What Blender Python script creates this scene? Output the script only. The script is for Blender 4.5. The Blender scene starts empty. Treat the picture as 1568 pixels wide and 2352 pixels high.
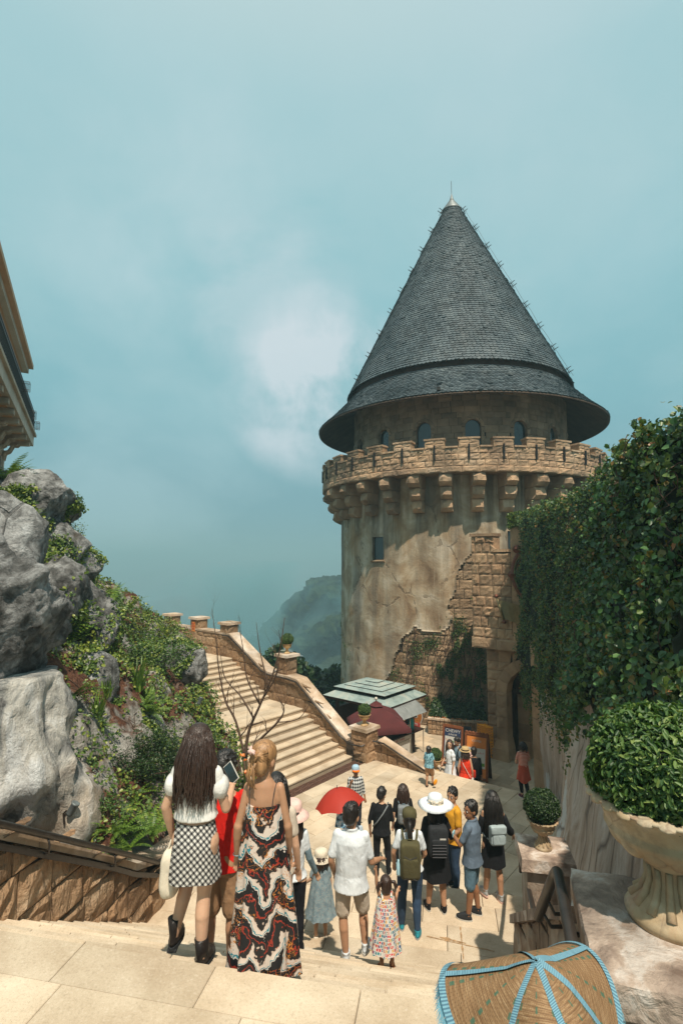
import bpy, bmesh, math, random
import numpy as np
from math import sin, cos, tan, pi, radians, atan2, sqrt, hypot, floor, ceil, exp
from mathutils import Vector, Matrix, noise, Quaternion
random.seed(7)
S = bpy.context.scene
COL = S.collection
# ---------------------------------------------------------------- camera, light, exposure
EYE = 6.5
PITCH = 0.0956; ROLL = 0.003; FPX = 1180.0
camd = bpy.data.cameras.new('camera'); cam = bpy.data.objects.new('camera', camd); COL.objects.link(cam)
camd.sensor_fit = 'VERTICAL'; camd.sensor_height = 36.0; camd.sensor_width = 24.0
camd.lens = FPX/2352*36.0
camd.clip_start = 0.05; camd.clip_end = 6000
cam.location = (0, 0, EYE)
cam.rotation_euler = (Matrix.Rotation(pi/2+PITCH, 3, 'X') @ Matrix.Rotation(ROLL, 3, 'Z')).to_euler()
S.camera = cam
S.render.resolution_x = 682; S.render.resolution_y = 1024
S.view_settings.view_transform = 'Standard'; S.view_settings.look = 'None'
S.view_settings.gamma = 1.0; S.view_settings.exposure = 0.14; S.view_settings.use_curve_mapping = False
SUN_AZ = radians(166); SUN_EL = radians(62)
sd = bpy.data.lights.new('sun', 'SUN'); sd.energy = 4.9; sd.angle = radians(0.8); sd.color = (1.0, .90, .75)
sun = bpy.data.objects.new('sun', sd); COL.objects.link(sun)
svec = Vector((sin(SUN_AZ)*cos(SUN_EL), cos(SUN_AZ)*cos(SUN_EL), sin(SUN_EL)))
sun.rotation_euler = svec.to_track_quat('Z', 'Y').to_euler()
# ---------------------------------------------------------------- node helpers
class NT:
 def __init__(s, nt): s.t = nt
 def n(s, ty, **kw):
  nd = s.t.nodes.new(ty)
  for k, v in kw.items():
   if k in nd.inputs.keys() and not hasattr(type(nd), k): nd.inputs[k].default_value = v
   else: setattr(nd, k, v)
  return nd
 def l(s, a, b): s.t.links.new(a, b)
 def val(s, x, sock):
  if hasattr(x, 'is_linked'): s.l(x, sock)
  else: sock.default_value = x
 def math(s, op, a, b=0.0, c=0.0, clamp=False):
  nd = s.t.nodes.new('ShaderNodeMath'); nd.operation = op; nd.use_clamp = clamp
  for i, x in enumerate((a, b, c)): s.val(x, nd.inputs[i])
  return nd.outputs[0]
 def mix(s, f, a, b, blend='MIX'):
  nd = s.t.nodes.new('ShaderNodeMix'); nd.data_type = 'RGBA'; nd.blend_type = blend; nd.clamp_factor = True
  c4 = lambda x: x if hasattr(x, 'is_linked') else (tuple(x)+(1,))[:4]
  s.val(f, nd.inputs[0]); s.val(c4(a), nd.inputs[6]); s.val(c4(b), nd.inputs[7])
  return nd.outputs[2]
 def noise(s, vec, scale, detail=4, rough=.55, dist=0.0, dim='3D'):
  nd = s.t.nodes.new('ShaderNodeTexNoise'); nd.noise_dimensions = dim
  if vec is not None: s.l(vec, nd.inputs['Vector'])
  nd.inputs['Scale'].default_value = scale; nd.inputs['Detail'].default_value = detail
  nd.inputs['Roughness'].default_value = rough; nd.inputs['Distortion'].default_value = dist
  return nd.outputs[0]
 def vor(s, vec, scale, feat='F1', rnd=1.0, out=0):
  nd = s.t.nodes.new('ShaderNodeTexVoronoi'); nd.feature = feat
  if vec is not None: s.l(vec, nd.inputs['Vector'])
  nd.inputs['Scale'].default_value = scale; nd.inputs['Randomness'].default_value = rnd
  return nd.outputs[out]
 def ramp(s, f, stops):
  nd = s.t.nodes.new('ShaderNodeValToRGB'); el = nd.color_ramp.elements
  while len(el) < len(stops): el.new(.5)
  for e, (p, c) in zip(el, stops):
   e.position = p; e.color = (tuple(c)+(1,))[:4] if not isinstance(c, (int, float)) else (c, c, c, 1)
  s.l(f, nd.inputs[0]); return nd.outputs[0]
 def rng(s, x, a, b, c=0.0, d=1.0):
  nd = s.t.nodes.new('ShaderNodeMapRange'); s.l(x, nd.inputs[0])
  for i, q in enumerate((a, b, c, d)): nd.inputs[i+1].default_value = q
  return nd.outputs[0]
 def pos(s): return s.t.nodes.new('ShaderNodeNewGeometry').outputs['Position']
 def obj(s): return s.t.nodes.new('ShaderNodeTexCoord').outputs['Object']
 def scale(s, v, sc, rot=(0, 0, 0)):
  nd = s.t.nodes.new('ShaderNodeMapping'); s.l(v, nd.inputs[0]); nd.inputs['Scale'].default_value = sc
  nd.inputs['Rotation'].default_value = rot; return nd.outputs[0]
 def rand(s):
  a = s.t.nodes.new('ShaderNodeNewGeometry').outputs['Random Per Island']
  b = s.t.nodes.new('ShaderNodeObjectInfo').outputs['Random']
  return s.math('FRACT', s.math('ADD', a, b))
def newmat(name):
 m = bpy.data.materials.new(name); m.use_nodes = True
 t = m.node_tree; t.nodes.clear(); N = NT(t)
 out = N.n('ShaderNodeOutputMaterial'); bs = N.n('ShaderNodeBsdfPrincipled'); N.l(bs.outputs[0], out.inputs[0])
 return m, N, bs
def finish(N, bs, color, rough=.85, bump=None, bstr=.3, bdist=.02, spec=.3, metal=0.0):
 N.val(color if hasattr(color, 'is_linked') else (tuple(color)+(1,))[:4], bs.inputs['Base Color'])
 N.val(rough, bs.inputs['Roughness']); bs.inputs['Specular IOR Level'].default_value = spec
 bs.inputs['Metallic'].default_value = metal
 if bump is not None:
  b = N.n('ShaderNodeBump'); b.inputs['Strength'].default_value = bstr; b.inputs['Distance'].default_value = bdist
  N.l(bump, b.inputs['Height']); N.l(b.outputs[0], bs.inputs['Normal'])
def M_plain(name, c, rough=.6, var=.12, scale=6, bump=0.0, metal=0.0, spec=.4, isl=0.0, vec='pos', bscale=None):
 m, N, bs = newmat(name); p = N.pos() if vec == 'pos' else N.obj()
 n = N.noise(p, scale, 4)
 k = N.rng(n, .3, .7, 1-var, 1+var)
 if isl: k = N.math('MULTIPLY', k, N.rng(N.rand(), 0, 1, 1-isl, 1+isl))
 cc = N.n('ShaderNodeVectorMath', operation='SCALE'); cc.inputs[0].default_value = c[:3]; N.l(k, cc.inputs['Scale'])
 finish(N, bs, cc.outputs[0], rough, N.noise(p, bscale or scale*5, 3) if bump else None, bump, .01, spec, metal)
 return m
def M_stone(name, stops, scale=1.3, isl=.2, bump=.6, bscale=3.0, bdist=.05, rough=.88, speck=0.0, grime=.0, wave=0.0, gscale=.5, gcol=(.07, .06, .05)):
 """stone: noise ramp, per piece variation, coarse hewn relief"""
 m, N, bs = newmat(name); p = N.pos()
 f = N.noise(p, scale, 6, .6, .4)
 stops = [(a, (c[0]*1.0, c[1]*.94, c[2]*.895)) for a, c in stops]
 col = N.ramp(f, stops)
 r = N.rand()
 col = N.mix(1.0, col, N.ramp(r, [(0, (1-isl,)*3), (.5, (1, 1, 1)), (1, (1+isl*.6, 1+isl*.45, 1+isl*.3))]), 'MULTIPLY')
 if grime:
  g = N.rng(N.noise(N.scale(p, (1, 1, .5)), gscale, 5, .6), .45, .7)
  col = N.mix(N.math('MULTIPLY', g, grime), col, gcol)
 if speck:
  s = N.rng(N.noise(p, 160, 2, .7), .58, .72)
  col = N.mix(N.math('MULTIPLY', s, speck), col, (.12, .10, .08))
  s2 = N.noise(p, 48, 3, .75); col = N.mix(N.math('MULTIPLY', N.rng(s2, .54, .68), speck*.55), col, (.22, .17, .12)); col = N.mix(N.math('MULTIPLY', N.rng(s2, .44, .30), speck*.35), col, (.8, .74, .64))
 h = N.math('ADD', N.noise(p, bscale, 6, .62, .6), N.math('MULTIPLY', N.noise(p, 30, 4), .18))
 if wave:
  h = N.math('ADD', h, N.math('MULTIPLY', N.noise(N.scale(p, (1, 1, .35), (0.5, .2, .3)), bscale*2, 5, .5, 2.2), wave))
 finish(N, bs, col, rough, h, bump, bdist, .25)
 return m
# ---------------------------------------------------------------- mesh helpers
class MB:
 """collects shapes for ONE mesh"""
 def __init__(s): s.v = []; s.f = []; s.mi = []; s.sm = False
 def add(s, vs, fs, mi=0):
  o = len(s.v); s.v += [tuple(q) for q in vs]; s.f += [tuple(i+o for i in f) for f in fs]; s.mi += [mi]*len(fs); return s
 def box(s, c, d, M=None, mi=0):
  x, y, z = (q/2 for q in d)
  vs = [Vector((a*x, b*y, e*z)) for a in (-1, 1) for b in (-1, 1) for e in (-1, 1)]
  if M is not None: vs = [M @ q for q in vs]
  c = Vector(c); vs = [q+c for q in vs]
  return s.add(vs, [(0, 1, 3, 2), (4, 6, 7, 5), (0, 4, 5, 1), (2, 3, 7, 6), (0, 2, 6, 4), (1, 5, 7, 3)], mi)
 def prism(s, base, top, mi=0, caps=True):
  n = len(base); vs = list(base)+list(top)
  fs = [(i, (i+1) % n, n+(i+1) % n, n+i) for i in range(n)]
  if caps: fs += [tuple(range(n-1, -1, -1)), tuple(range(n, 2*n))]
  return s.add(vs, fs, mi)
 def tube(s, pts, r, n=8, caps=True, mi=0):
  pts = [Vector(p) for p in pts]; rs = r if isinstance(r, (list, tuple)) else [r]*len(pts)
  vs = []; prev = None
  for i, p in enumerate(pts):
   t = (pts[min(i+1, len(pts)-1)]-pts[max(i-1, 0)])
   t = t.normalized() if t.length > 1e-9 else Vector((0, 0, 1))
   if prev is None:
    a = t.cross(Vector((0, 0, 1)) if abs(t.z) < .9 else Vector((1, 0, 0))).normalized()
   else:
    a = (prev - t*prev.dot(t)); a = a.normalized() if a.length > 1e-6 else t.orthogonal().normalized()
   prev = a; b = t.cross(a)
   for k in range(n):
    th = 2*pi*k/n; vs.append(p+(a*cos(th)+b*sin(th))*rs[i])
  fs = []
  for i in range(len(pts)-1):
   for k in range(n):
    k2 = (k+1) % n; fs.append((i*n+k, i*n+k2, (i+1)*n+k2, (i+1)*n+k))
  if caps: fs += [tuple(range(n-1, -1, -1)), tuple((len(pts)-1)*n+k for k in range(n))]
  return s.add(vs, fs, mi)
 def lathe(s, prof, c=(0, 0, 0), n=24, a0=0, a1=2*pi, fn=None, mi=0, M=None):
  full = abs(a1-a0-2*pi) < 1e-6; m = n if full else n+1
  vs = []; c = Vector(c)
  for (r, z) in prof:
   for k in range(m):
    th = a0+(a1-a0)*k/n; rr = r*(fn(th, z) if fn else 1)
    q = Vector((rr*cos(th), rr*sin(th), z))
    if M is not None: q = M @ q
    vs.append(c+q)
  fs = []
  for i in range(len(prof)-1):
   for k in range(n):
    k2 = (k+1) % m; fs.append((i*m+k, i*m+k2, (i+1)*m+k2, (i+1)*m+k))
  return s.add(vs, fs, mi)
 def ell(s, c, r, M=None, nu=12, nv=8, mi=0):
  vs = []; c = Vector(c)
  for j in range(1, nv):
   ph = pi*j/nv
   for k in range(nu):
    th = 2*pi*k/nu; q = Vector((r[0]*sin(ph)*cos(th), r[1]*sin(ph)*sin(th), r[2]*cos(ph)))
    vs.append(c+(M @ q if M is not None else q))
  t = Vector((0, 0, r[2])); t = M @ t if M is not None else t
  vs += [c+t, c-t]; T = len(vs)-2; B = T+1
  fs = [(j*nu+k, (j+1)*nu+k, (j+1)*nu+(k+1) % nu, j*nu+(k+1) % nu) for j in range(nv-2) for k in range(nu)]
  fs += [(T, k, (k+1) % nu) for k in range(nu)] + [(B, (nv-2)*nu+(k+1) % nu, (nv-2)*nu+k) for k in range(nu)]
  return s.add(vs, fs, mi)
 def loft(s, rings, caps=True, mi=0):
  n = len(rings[0]); vs = [q for r in rings for q in r]; fs = []
  for i in range(len(rings)-1):
   for k in range(n): fs.append((i*n+k, i*n+(k+1) % n, (i+1)*n+(k+1) % n, (i+1)*n+k))
  if caps: fs += [tuple(range(n-1, -1, -1)), tuple((len(rings)-1)*n+k for k in range(n))]
  return s.add(vs, fs, mi)
 def stone(s, p00, p10, p11, p01, nrm, proud, rng, gap=.012, rough=.35, mi=0, g=3):
  """hewn block face: corners counter-clockwise seen from outside; nrm outward"""
  P = [Vector(q) for q in (p00, p10, p11, p01)]; nrm = Vector(nrm).normalized()
  c = sum(P, Vector())/4
  P = [c+(q-c)*(1-gap/max((q-c).length, .02)) for q in P]
  def bl(u, v): return (P[0]*(1-u)+P[1]*u)*(1-v)+(P[3]*(1-u)+P[2]*u)*v
  vs = []; e = .5/g if g > 1 else .12
  us = [0]+[(i+.5)/(g) for i in range(g)]+[1]
  m = len(us)
  for v in us:
   for u in us:
    edge = (u in (0, 1)) or (v in (0, 1))
    h = proud*(.45 if edge else 1+rng.uniform(-rough, rough))
    ju = 0 if u in (0, 1) else rng.uniform(-.1, .1)/g; jv = 0 if v in (0, 1) else rng.uniform(-.1, .1)/g
    if edge: h *= 1+rng.uniform(-.15, .15)
    vs.append(bl(u+ju, v+jv)+nrm*h)
  fs = [(j*m+i, j*m+i+1, (j+1)*m+i+1, (j+1)*m+i) for j in range(m-1) for i in range(m-1)]
  o = len(vs); ring = [i for i in range(m)]+[j*m+m-1 for j in range(1, m)]+[(m-1)*m+i for i in range(m-2, -1, -1)]+[j*m for j in range(m-2, 0, -1)]
  cs = [P[0], P[1], P[2], P[3]]
  vs += [q-nrm*.03 for q in cs]
  cor = [0, m-1, m*m-1, (m-1)*m]
  for k in range(4):
   a, b = cor[k], cor[(k+1) % 4]
   ia, ib = ring.index(a), ring.index(b)
   seq = ring[ia:ib+1] if ib > ia else ring[ia:]+ring[:ib+1]
   fs.append(tuple([o+k, o+(k+1) % 4]+seq[::-1]))
  return s.add(vs, fs, mi)
 def slab(s, P, th, bev=.006, gap=.004, mi=0, up=Vector((0, 0, 1))):
  """paving slab, P = top corners ccw from above"""
  P = [Vector(q) for q in P]; n = len(P); c = sum(P, Vector())/n
  P = [c+(q-c)*(1-gap/(q-c).length) for q in P]
  T = [c+(q-c)*(1-bev/(q-c).length) for q in P]
  vs = T+[q-up*bev for q in P]+[q-up*th for q in P]
  fs = [tuple(range(n))]+[(i, n+i, n+(i+1) % n, (i+1) % n) for i in range(n)]+[(n+i, 2*n+i, 2*n+(i+1) % n, n+(i+1) % n) for i in range(n)]
  return s.add(vs, fs, mi)
def clip_poly(P, poly):
 """part of polygon P inside the convex polygon poly (both ccw, xy)"""
 out = list(P)
 for i in range(len(poly)):
  A, B = poly[i], poly[(i+1) % len(poly)]; ins = lambda q: (B.x-A.x)*(q.y-A.y)-(B.y-A.y)*(q.x-A.x) >= 0
  src, out = out, []
  for k in range(len(src)):
   a, b = src[k], src[(k+1) % len(src)]; ia, ib = ins(a), ins(b)
   if ia: out.append(a)
   if ia != ib:
    da = (B.x-A.x)*(a.y-A.y)-(B.y-A.y)*(a.x-A.x); db = (B.x-A.x)*(b.y-A.y)-(B.y-A.y)*(b.x-A.x)
    out.append(a.lerp(b, da/(da-db)))
  if len(out) < 3: return []
 res = []
 for q in out:
  if not res or (q-res[-1]).length > .01: res.append(q)
 if len(res) > 2 and (res[0]-res[-1]).length < .01: res.pop()
 return res if len(res) > 2 else []
def ccw(P):
 a = sum(P[i].x*P[(i+1) % len(P)].y-P[(i+1) % len(P)].x*P[i].y for i in range(len(P)))
 return P if a > 0 else P[::-1]
WM = {}
def mesh_of(name, mb, mats, smooth=False):
 me = bpy.data.meshes.new(name); me.from_pydata(mb.v, [], mb.f)
 if not isinstance(mats, (list, tuple)): mats = [mats]
 for m in mats: me.materials.append(m)
 if any(mb.mi): me.polygons.foreach_set('material_index', mb.mi)
 if smooth: me.polygons.foreach_set('use_smooth', [True]*len(me.polygons))
 me.update(); return me
def build(name, mb, mat, parent=None, smooth=False, kind=None, label=None, local=False):
 """link one mesh object; its vertices are in world space unless local"""
 me = mesh_of(name, mb, mat, smooth)
 o = bpy.data.objects.new(name, me); COL.objects.link(o)
 W = Matrix()
 if parent is not None:
  o.parent = parent; W = WM.get(parent, Matrix())
  if not local and W != Matrix(): me.transform(W.inverted())
 WM[o] = W
 if kind: o['kind'] = kind
 if label: o['label'] = label
 return o
def thing(name, label, cat, loc=(0, 0, 0), rotz=0, group=None):
 o = bpy.data.objects.new(name, None); COL.objects.link(o); o.empty_display_size = .2
 o.location = loc; o.rotation_euler = (0, 0, rotz); o['label'] = label; o['category'] = cat
 if group: o['group'] = group
 WM[o] = Matrix.Translation(Vector(loc)) @ Matrix.Rotation(rotz, 4, 'Z')
 return o
def tag(o, label, cat, group=None):
 o['label'] = label; o['category'] = cat
 if group: o['group'] = group
 return o
def put(name, me, parent, W):
 """instance of a shared mesh at world matrix W, as a child"""
 o = bpy.data.objects.new(name, me); COL.objects.link(o); o.parent = parent
 L = WM.get(parent, Matrix()).inverted() @ W
 o.matrix_basis = L; WM[o] = W; return o
def copy_tree(o, loc=None, rotz=None, label=None, scale=None):
 c = o.copy(); COL.objects.link(c)
 if loc is not None: c.location = loc
 if rotz is not None: c.rotation_euler = (0, 0, rotz)
 if scale: c.scale = (scale,)*3
 if label: c['label'] = label
 def kids(a, b):
  for ch in list(a.children):
   d = ch.copy(); COL.objects.link(d); d.parent = b; kids(ch, d)
 kids(o, c); WM[c] = Matrix.Translation(c.location) @ Matrix.Rotation(c.rotation_euler.z, 4, 'Z'); return c
def ray(u, v):
 X = u-784; Y = v-1176
 x = X*cos(ROLL)-Y*sin(ROLL); y = X*sin(ROLL)+Y*cos(ROLL)
 yf = FPX*cos(PITCH)+y*sin(PITCH); zz = -y*cos(PITCH)+FPX*sin(PITCH)
 return Vector((x/yf, 1.0, zz/yf))
def at(u, v, z=None, d=None):
 r = ray(u, v); t = (z-EYE)/r.z if z is not None else d
 return r*t+Vector((0, 0, EYE))
# ---------------------------------------------------------------- sky: thin overcast, teal, one bright cloud left of the tower
W = bpy.data.worlds.new('World'); S.world = W; W.use_nodes = True
t = W.node_tree; t.nodes.clear(); N = NT(t)
out = N.n('ShaderNodeOutputWorld'); bg = N.n('ShaderNodeBackground'); N.l(bg.outputs[0], out.inputs[0])
sky = N.n('ShaderNodeTexSky'); sky.sky_type = 'NISHITA'; sky.sun_disc = False
sky.sun_elevation = SUN_EL; sky.sun_rotation = SUN_AZ; sky.altitude = 1400; sky.air_density = 1.0; sky.dust_density = 2.0
v = N.n('ShaderNodeTexCoord').outputs['Generated']
sp = N.n('ShaderNodeSeparateXYZ'); N.l(v, sp.inputs[0])
el = sp.outputs[2]
base = N.ramp(N.rng(el, -.1, .9), [(0, (1.7, 3.3, 3.7)), (.12, (1.7, 3.35, 3.75)), (.24, (1.9, 3.8, 4.2)), (.38, (2.35, 4.8, 5.2)), (.58, (3.0, 5.6, 6.0)), (.8, (4.0, 6.2, 6.5)), (1, (7.2, 7.9, 7.6))])
wv = N.n('ShaderNodeVectorMath', operation='ADD')
wp = N.scale(v, (1, 1, 1)); N.l(wp, wv.inputs[0])
wn = N.n('ShaderNodeTexNoise'); N.l(v, wn.inputs['Vector']); wn.inputs['Scale'].default_value = 2.2; wn.inputs['Detail'].default_value = 3
ws = N.n('ShaderNodeVectorMath', operation='SCALE'); N.l(wn.outputs['Color'], ws.inputs[0]); ws.inputs['Scale'].default_value = .16
N.l(ws.outputs[0], wv.inputs[1]); wv = wv.outputs[0]
soft = N.rng(N.noise(N.scale(wv, (1, 1, 1.6)), 2.6, 7, .55), .40, .64)
def blob(u, vv, k, p=1.0):
 """soft cloud bank around a direction of the sky"""
 d = ray(u, vv).normalized()
 dp = N.n('ShaderNodeVectorMath', operation='DOT_PRODUCT'); N.l(v, dp.inputs[0]); dp.inputs[1].default_value = d
 return N.rng(dp.outputs['Value'], cos(radians(k)), 1.0)
big = N.noise(N.scale(wv, (1, 1, 1.3)), 6.5, 10, .62, 0)
m1 = N.math('MULTIPLY', blob(725, 890, 11), N.rng(N.noise(N.scale(wv, (1.2, 1.2, 1.1)), 5.5, 10, .58), .36, .68))
m1 = N.math('MULTIPLY', m1, 2.1, clamp=True)
m2 = N.math('MULTIPLY', blob(620, 690, 10), N.rng(big, .38, .66))
m2 = N.math('MULTIPLY', m2, 1.6, clamp=True)
m3 = N.math('MULTIPLY', blob(430, 500, 17), N.rng(N.noise(wv, 4.0, 5, .55), .42, .68))
m4 = N.math('MULTIPLY', blob(1250, 130, 24), N.rng(N.noise(wv, 3.0, 5, .55), .40, .7))
c = N.mix(N.math('MULTIPLY', soft, .46), base, (4.6, 6.5, 6.7))
c = N.mix(N.math('MULTIPLY', m3, .9), c, (4.9, 6.7, 7.0))
c = N.mix(N.math('MULTIPLY', m2, .55), c, (5.4, 6.8, 7.1))
c = N.mix(N.math('MULTIPLY', m4, .75), c, (5.0, 6.7, 7.0))
c = N.mix(N.math('MULTIPLY', m1, .8), c, (7.0, 7.7, 8.0))
c = N.mix(.12, c, sky.outputs[0])
N.l(c, bg.inputs[0]); bg.inputs['Strength'].default_value = 0.1
# ---------------------------------------------------------------- materials
C = {}
C['pave'] = M_stone('paving granite', [(.3, (.46, .385, .28)), (.5, (.56, .485, .37)), (.7, (.64, .57, .45))], 1.6, .17, .3, 14, .006, .8, speck=.6, grime=.34, gscale=1.3, gcol=(.24, .15, .08))
C['pave2'] = M_stone('lane paving', [(.3, (.42, .34, .24)), (.5, (.50, .42, .31)), (.7, (.58, .50, .38))], 1.2, .22, .25, 14, .006, .8, speck=.25, grime=.25)
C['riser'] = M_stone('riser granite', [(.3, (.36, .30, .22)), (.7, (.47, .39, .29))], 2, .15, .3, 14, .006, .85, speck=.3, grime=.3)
C['wall'] = M_stone('hewn sandstone', [(.28, (.20, .125, .07)), (.45, (.32, .21, .125)), (.6, (.40, .285, .18)), (.75, (.50, .39, .27))], .9, .25, .95, 3.2, .09, .88, grime=.35, wave=.9)
C['bigwall'] = M_stone('stair wall sandstone', [(.28, (.20, .12, .07)), (.45, (.33, .21, .12)), (.6, (.42, .29, .18)), (.75, (.55, .45, .33))], 1.5, .2, .95, 2.4, .10, .88, grime=.35, wave=1.2)
C['mortar'] = M_plain('dark joint', (.055, .04, .028), .95, .3, 3)
C['cope'] = M_stone('coping stone', [(.34, (.32, .235, .155)), (.46, (.44, .345, .25)), (.56, (.56, .475, .385)), (.66, (.66, .61, .54))], 1.1, .12, .5, 5, .03, .85, grime=.45, gscale=1.2)
C['block'] = M_stone('weathered block', [(.36, (.17, .125, .10)), (.46, (.30, .24, .20)), (.53, (.44, .36, .30)), (.6, (.60, .56, .52)), (.7, (.36, .28, .22))], 3.2, .1, .9, 12, .03, .9, grime=.5, gscale=2.4)
C['tstone'] = M_stone('tower stone', [(.28, (.19, .13, .08)), (.45, (.33, .235, .15)), (.6, (.43, .31, .20)), (.75, (.52, .39, .26))], 1.0, .28, .9, 3.5, .08, .9, grime=.45, wave=.7)
C['dstone'] = M_stone('drum stone', [(.3, (.24, .175, .125)), (.5, (.35, .255, .18)), (.7, (.45, .34, .25))], 1.2, .3, .7, 4, .05, .9, grime=.4)
C['rstone'] = M_stone('parapet stone', [(.28, (.20, .13, .08)), (.42, (.37, .255, .17)), (.55, (.50, .345, .22)), (.7, (.56, .43, .31)), (.85, (.62, .54, .44))], .55, .22, .9, 3.2, .07, .9, grime=.55, wave=.5, gscale=.7)
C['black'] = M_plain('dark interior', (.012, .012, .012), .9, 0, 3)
C['iron'] = M_plain('dark painted iron', (.035, .027, .022), .38, .25, 12, .1, .3, .5)
C['soil'] = M_stone('red brown soil', [(.3, (.05, .022, .012)), (.5, (.11, .05, .028)), (.7, (.20, .10, .06))], 9, 0, .9, 22, .04, .95)
# ---------------------------------------------------------------- ground frames
AZ = radians(11.0); r3 = Vector((sin(AZ), cos(AZ), 0)); l3 = Vector((cos(AZ), -sin(AZ), 0))
TOPZ = 3.6; MIDZ = 1.2; NR = 15; RISE = (TOPZ-MIDZ)/NR; TREAD = .245; LANE = -1.4
E0 = at(700, 2250, z=TOPZ)
def ST(a, s, z=0.0):
 q = E0 + l3*a + r3*s; q.z = z; return q
def inv_ST(P):
 q = Vector((P[0]-E0.x, P[1]-E0.y, 0)); return q.dot(l3), q.dot(r3)
def stair_z(s):
 if s <= 0: return TOPZ
 k = floor(s/TREAD)+1
 if k >= NR: return MIDZ if s < SMID else max(0.0, MIDZ-.1715*(floor((s-SMID)/.29)+1))
 return TOPZ-RISE*k
SMID = inv_ST(at(1010, 2034, z=MIDZ))[1]
LA = -3.35; RA = 1.72
UP = Vector((0, 0, 1))
rg = random.Random(11)
def slab_row(p0, p1, q1, q0, lens, th, parent, name, mat, gap=.004, stuff=None, phase=0.0):
 """slabs side by side between line p (front) and line q (back)"""
 L = (Vector(p1)-Vector(p0)).length; x = -phase*lens
 while x < L-.02:
  w = lens*rg.uniform(.85, 1.15); a = max(0, x)/L; b = min(L, x+w)/L; x += w
  if (b-a)*L < .05: continue
  P = [Vector(p0).lerp(p1, a), Vector(p0).lerp(p1, b), Vector(q0).lerp(q1, b), Vector(q0).lerp(q1, a)]
  dz = rg.uniform(-.0015, .0015); P = [p+UP*dz for p in P]
  if stuff is not None: stuff.slab(P, th, gap=gap)
  else:
   mb = MB().slab(P, th, gap=gap); build(name, mb, mat, parent)
# ------ terrain sheet far below and hills
def ground_sheet():
 mb = MB(); n = 110; xs = [-1]
 pts = []
 for j in range(n+1):
  for i in range(n+1):
   u = (i/n*2-1); w = j/n*2-1
   x = (abs(u)**2.2)*(1 if u > 0 else -1)*3800; y = (abs(w)**2.2)*(1 if w > 0 else -1)*3800
   d = hypot(x-2, y-16)
   z = -7 - max(0, d-26)*.45; z = max(z, -120)
   z += (noise.noise(Vector((x*.012, y*.012, 3)))*14+noise.noise(Vector((x*.05, y*.05, 1)))*3)*min(1, max(0, d-34)/90)
   z += 172*exp(-((x-60)/120)**2-((y-300)/95)**2)
   z = min(z, -1.8 if d < 30 else -9+4*noise.noise(Vector((x*.02, y*.02, 0)))-.00025*(x-60)**2)
   pts.append((x, y, z))
 mb.v = pts; mb.f = [(j*(n+1)+i, j*(n+1)+i+1, (j+1)*(n+1)+i+1, (j+1)*(n+1)+i) for j in range(n) for i in range(n)]
 mb.mi = [0]*len(mb.f)
 m, N, bs = newmat('valley forest floor'); p = N.pos()
 finish(N, bs, N.ramp(N.noise(p, .08, 6, .6), [(.3, (.012, .022, .012)), (.6, (.03, .05, .022)), (.8, (.05, .07, .03))]), .95, N.noise(p, .3, 6), 1.0, 2.0)
 return build('ground', mb, m, smooth=True, kind='structure')
ground = ground_sheet()
# ------ upper landing, foreground stair, mid landing, lower steps
stair = build('stairs', MB().prism([ST(LA-.05, -3.5, 0), ST(RA+.05, -3.5, 0), ST(RA+.05, -.03, 0), ST(LA-.05, -.03, 0)][::1],
[ST(LA-.05, -3.5, TOPZ-.06), ST(RA+.05, -3.5, TOPZ-.06), ST(RA+.05, -.03, TOPZ-.06), ST(LA-.05, -.03, TOPZ-.06)]), C['mortar'], kind='structure')
def piece(mb, name, par, mat): return build(name, mb, mat, par)
rows = [(0, .62, .55, .3), (-.62, .62, 1.15, .1), (-1.24, .62, 1.15, .55), (-1.86, .62, 1.15, .2), (-2.48, .8, 1.2, .6)]
jn = [(-.0, .36, 1.05), (-.36, .86, 1.25), (-1.22, .62, 1.05), (-1.84, .62, 1.05), (-2.46, .9, 1.05)]
for k, (s1, dep, ln) in enumerate(jn):
 slab_row(ST(LA, s1-dep, TOPZ), ST(RA, s1-dep, TOPZ), ST(RA, s1, TOPZ), ST(LA, s1, TOPZ), ln, .05, stair, 'paving_slab', C['pave'], gap=.0022, phase=rg.random())
for i in range(NR):
 zt = TOPZ-RISE*i
 s = i*TREAD
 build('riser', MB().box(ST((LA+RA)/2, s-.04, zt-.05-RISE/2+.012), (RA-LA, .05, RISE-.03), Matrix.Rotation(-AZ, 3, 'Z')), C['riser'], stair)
 if i: slab_row(ST(LA, s-TREAD, zt), ST(RA, s-TREAD, zt), ST(RA, s, zt), ST(LA, s, zt), .85, .045, stair, 'step_slab', C['pave'], phase=rg.random())
core = MB()
for i in range(1, NR):
 s = i*TREAD; zt = TOPZ-RISE*i
 core.box(ST((LA+RA)/2, s-TREAD/2-.03, (zt-.05)/2-.5), (RA-LA, TREAD-.02, zt-.05+1.0), Matrix.Rotation(-AZ, 3, 'Z'))
build('stair_core', core, C['mortar'], stair)
mid = build('landing', MB().prism([ST(LA, NR*TREAD-.28, -1), ST(RA+1.2, NR*TREAD-.28, -1), ST(RA+1.2, SMID-.03, -1), ST(LA, SMID-.03, -1)],
[ST(LA, NR*TREAD-.28, MIDZ-.052), ST(RA+1.2, NR*TREAD-.28, MIDZ-.052), ST(RA+1.2, SMID-.03, MIDZ-.052), ST(LA, SMID-.03, MIDZ-.052)]), C['mortar'], kind='structure')
s = (NR-1)*TREAD-.0; k = 0
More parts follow.
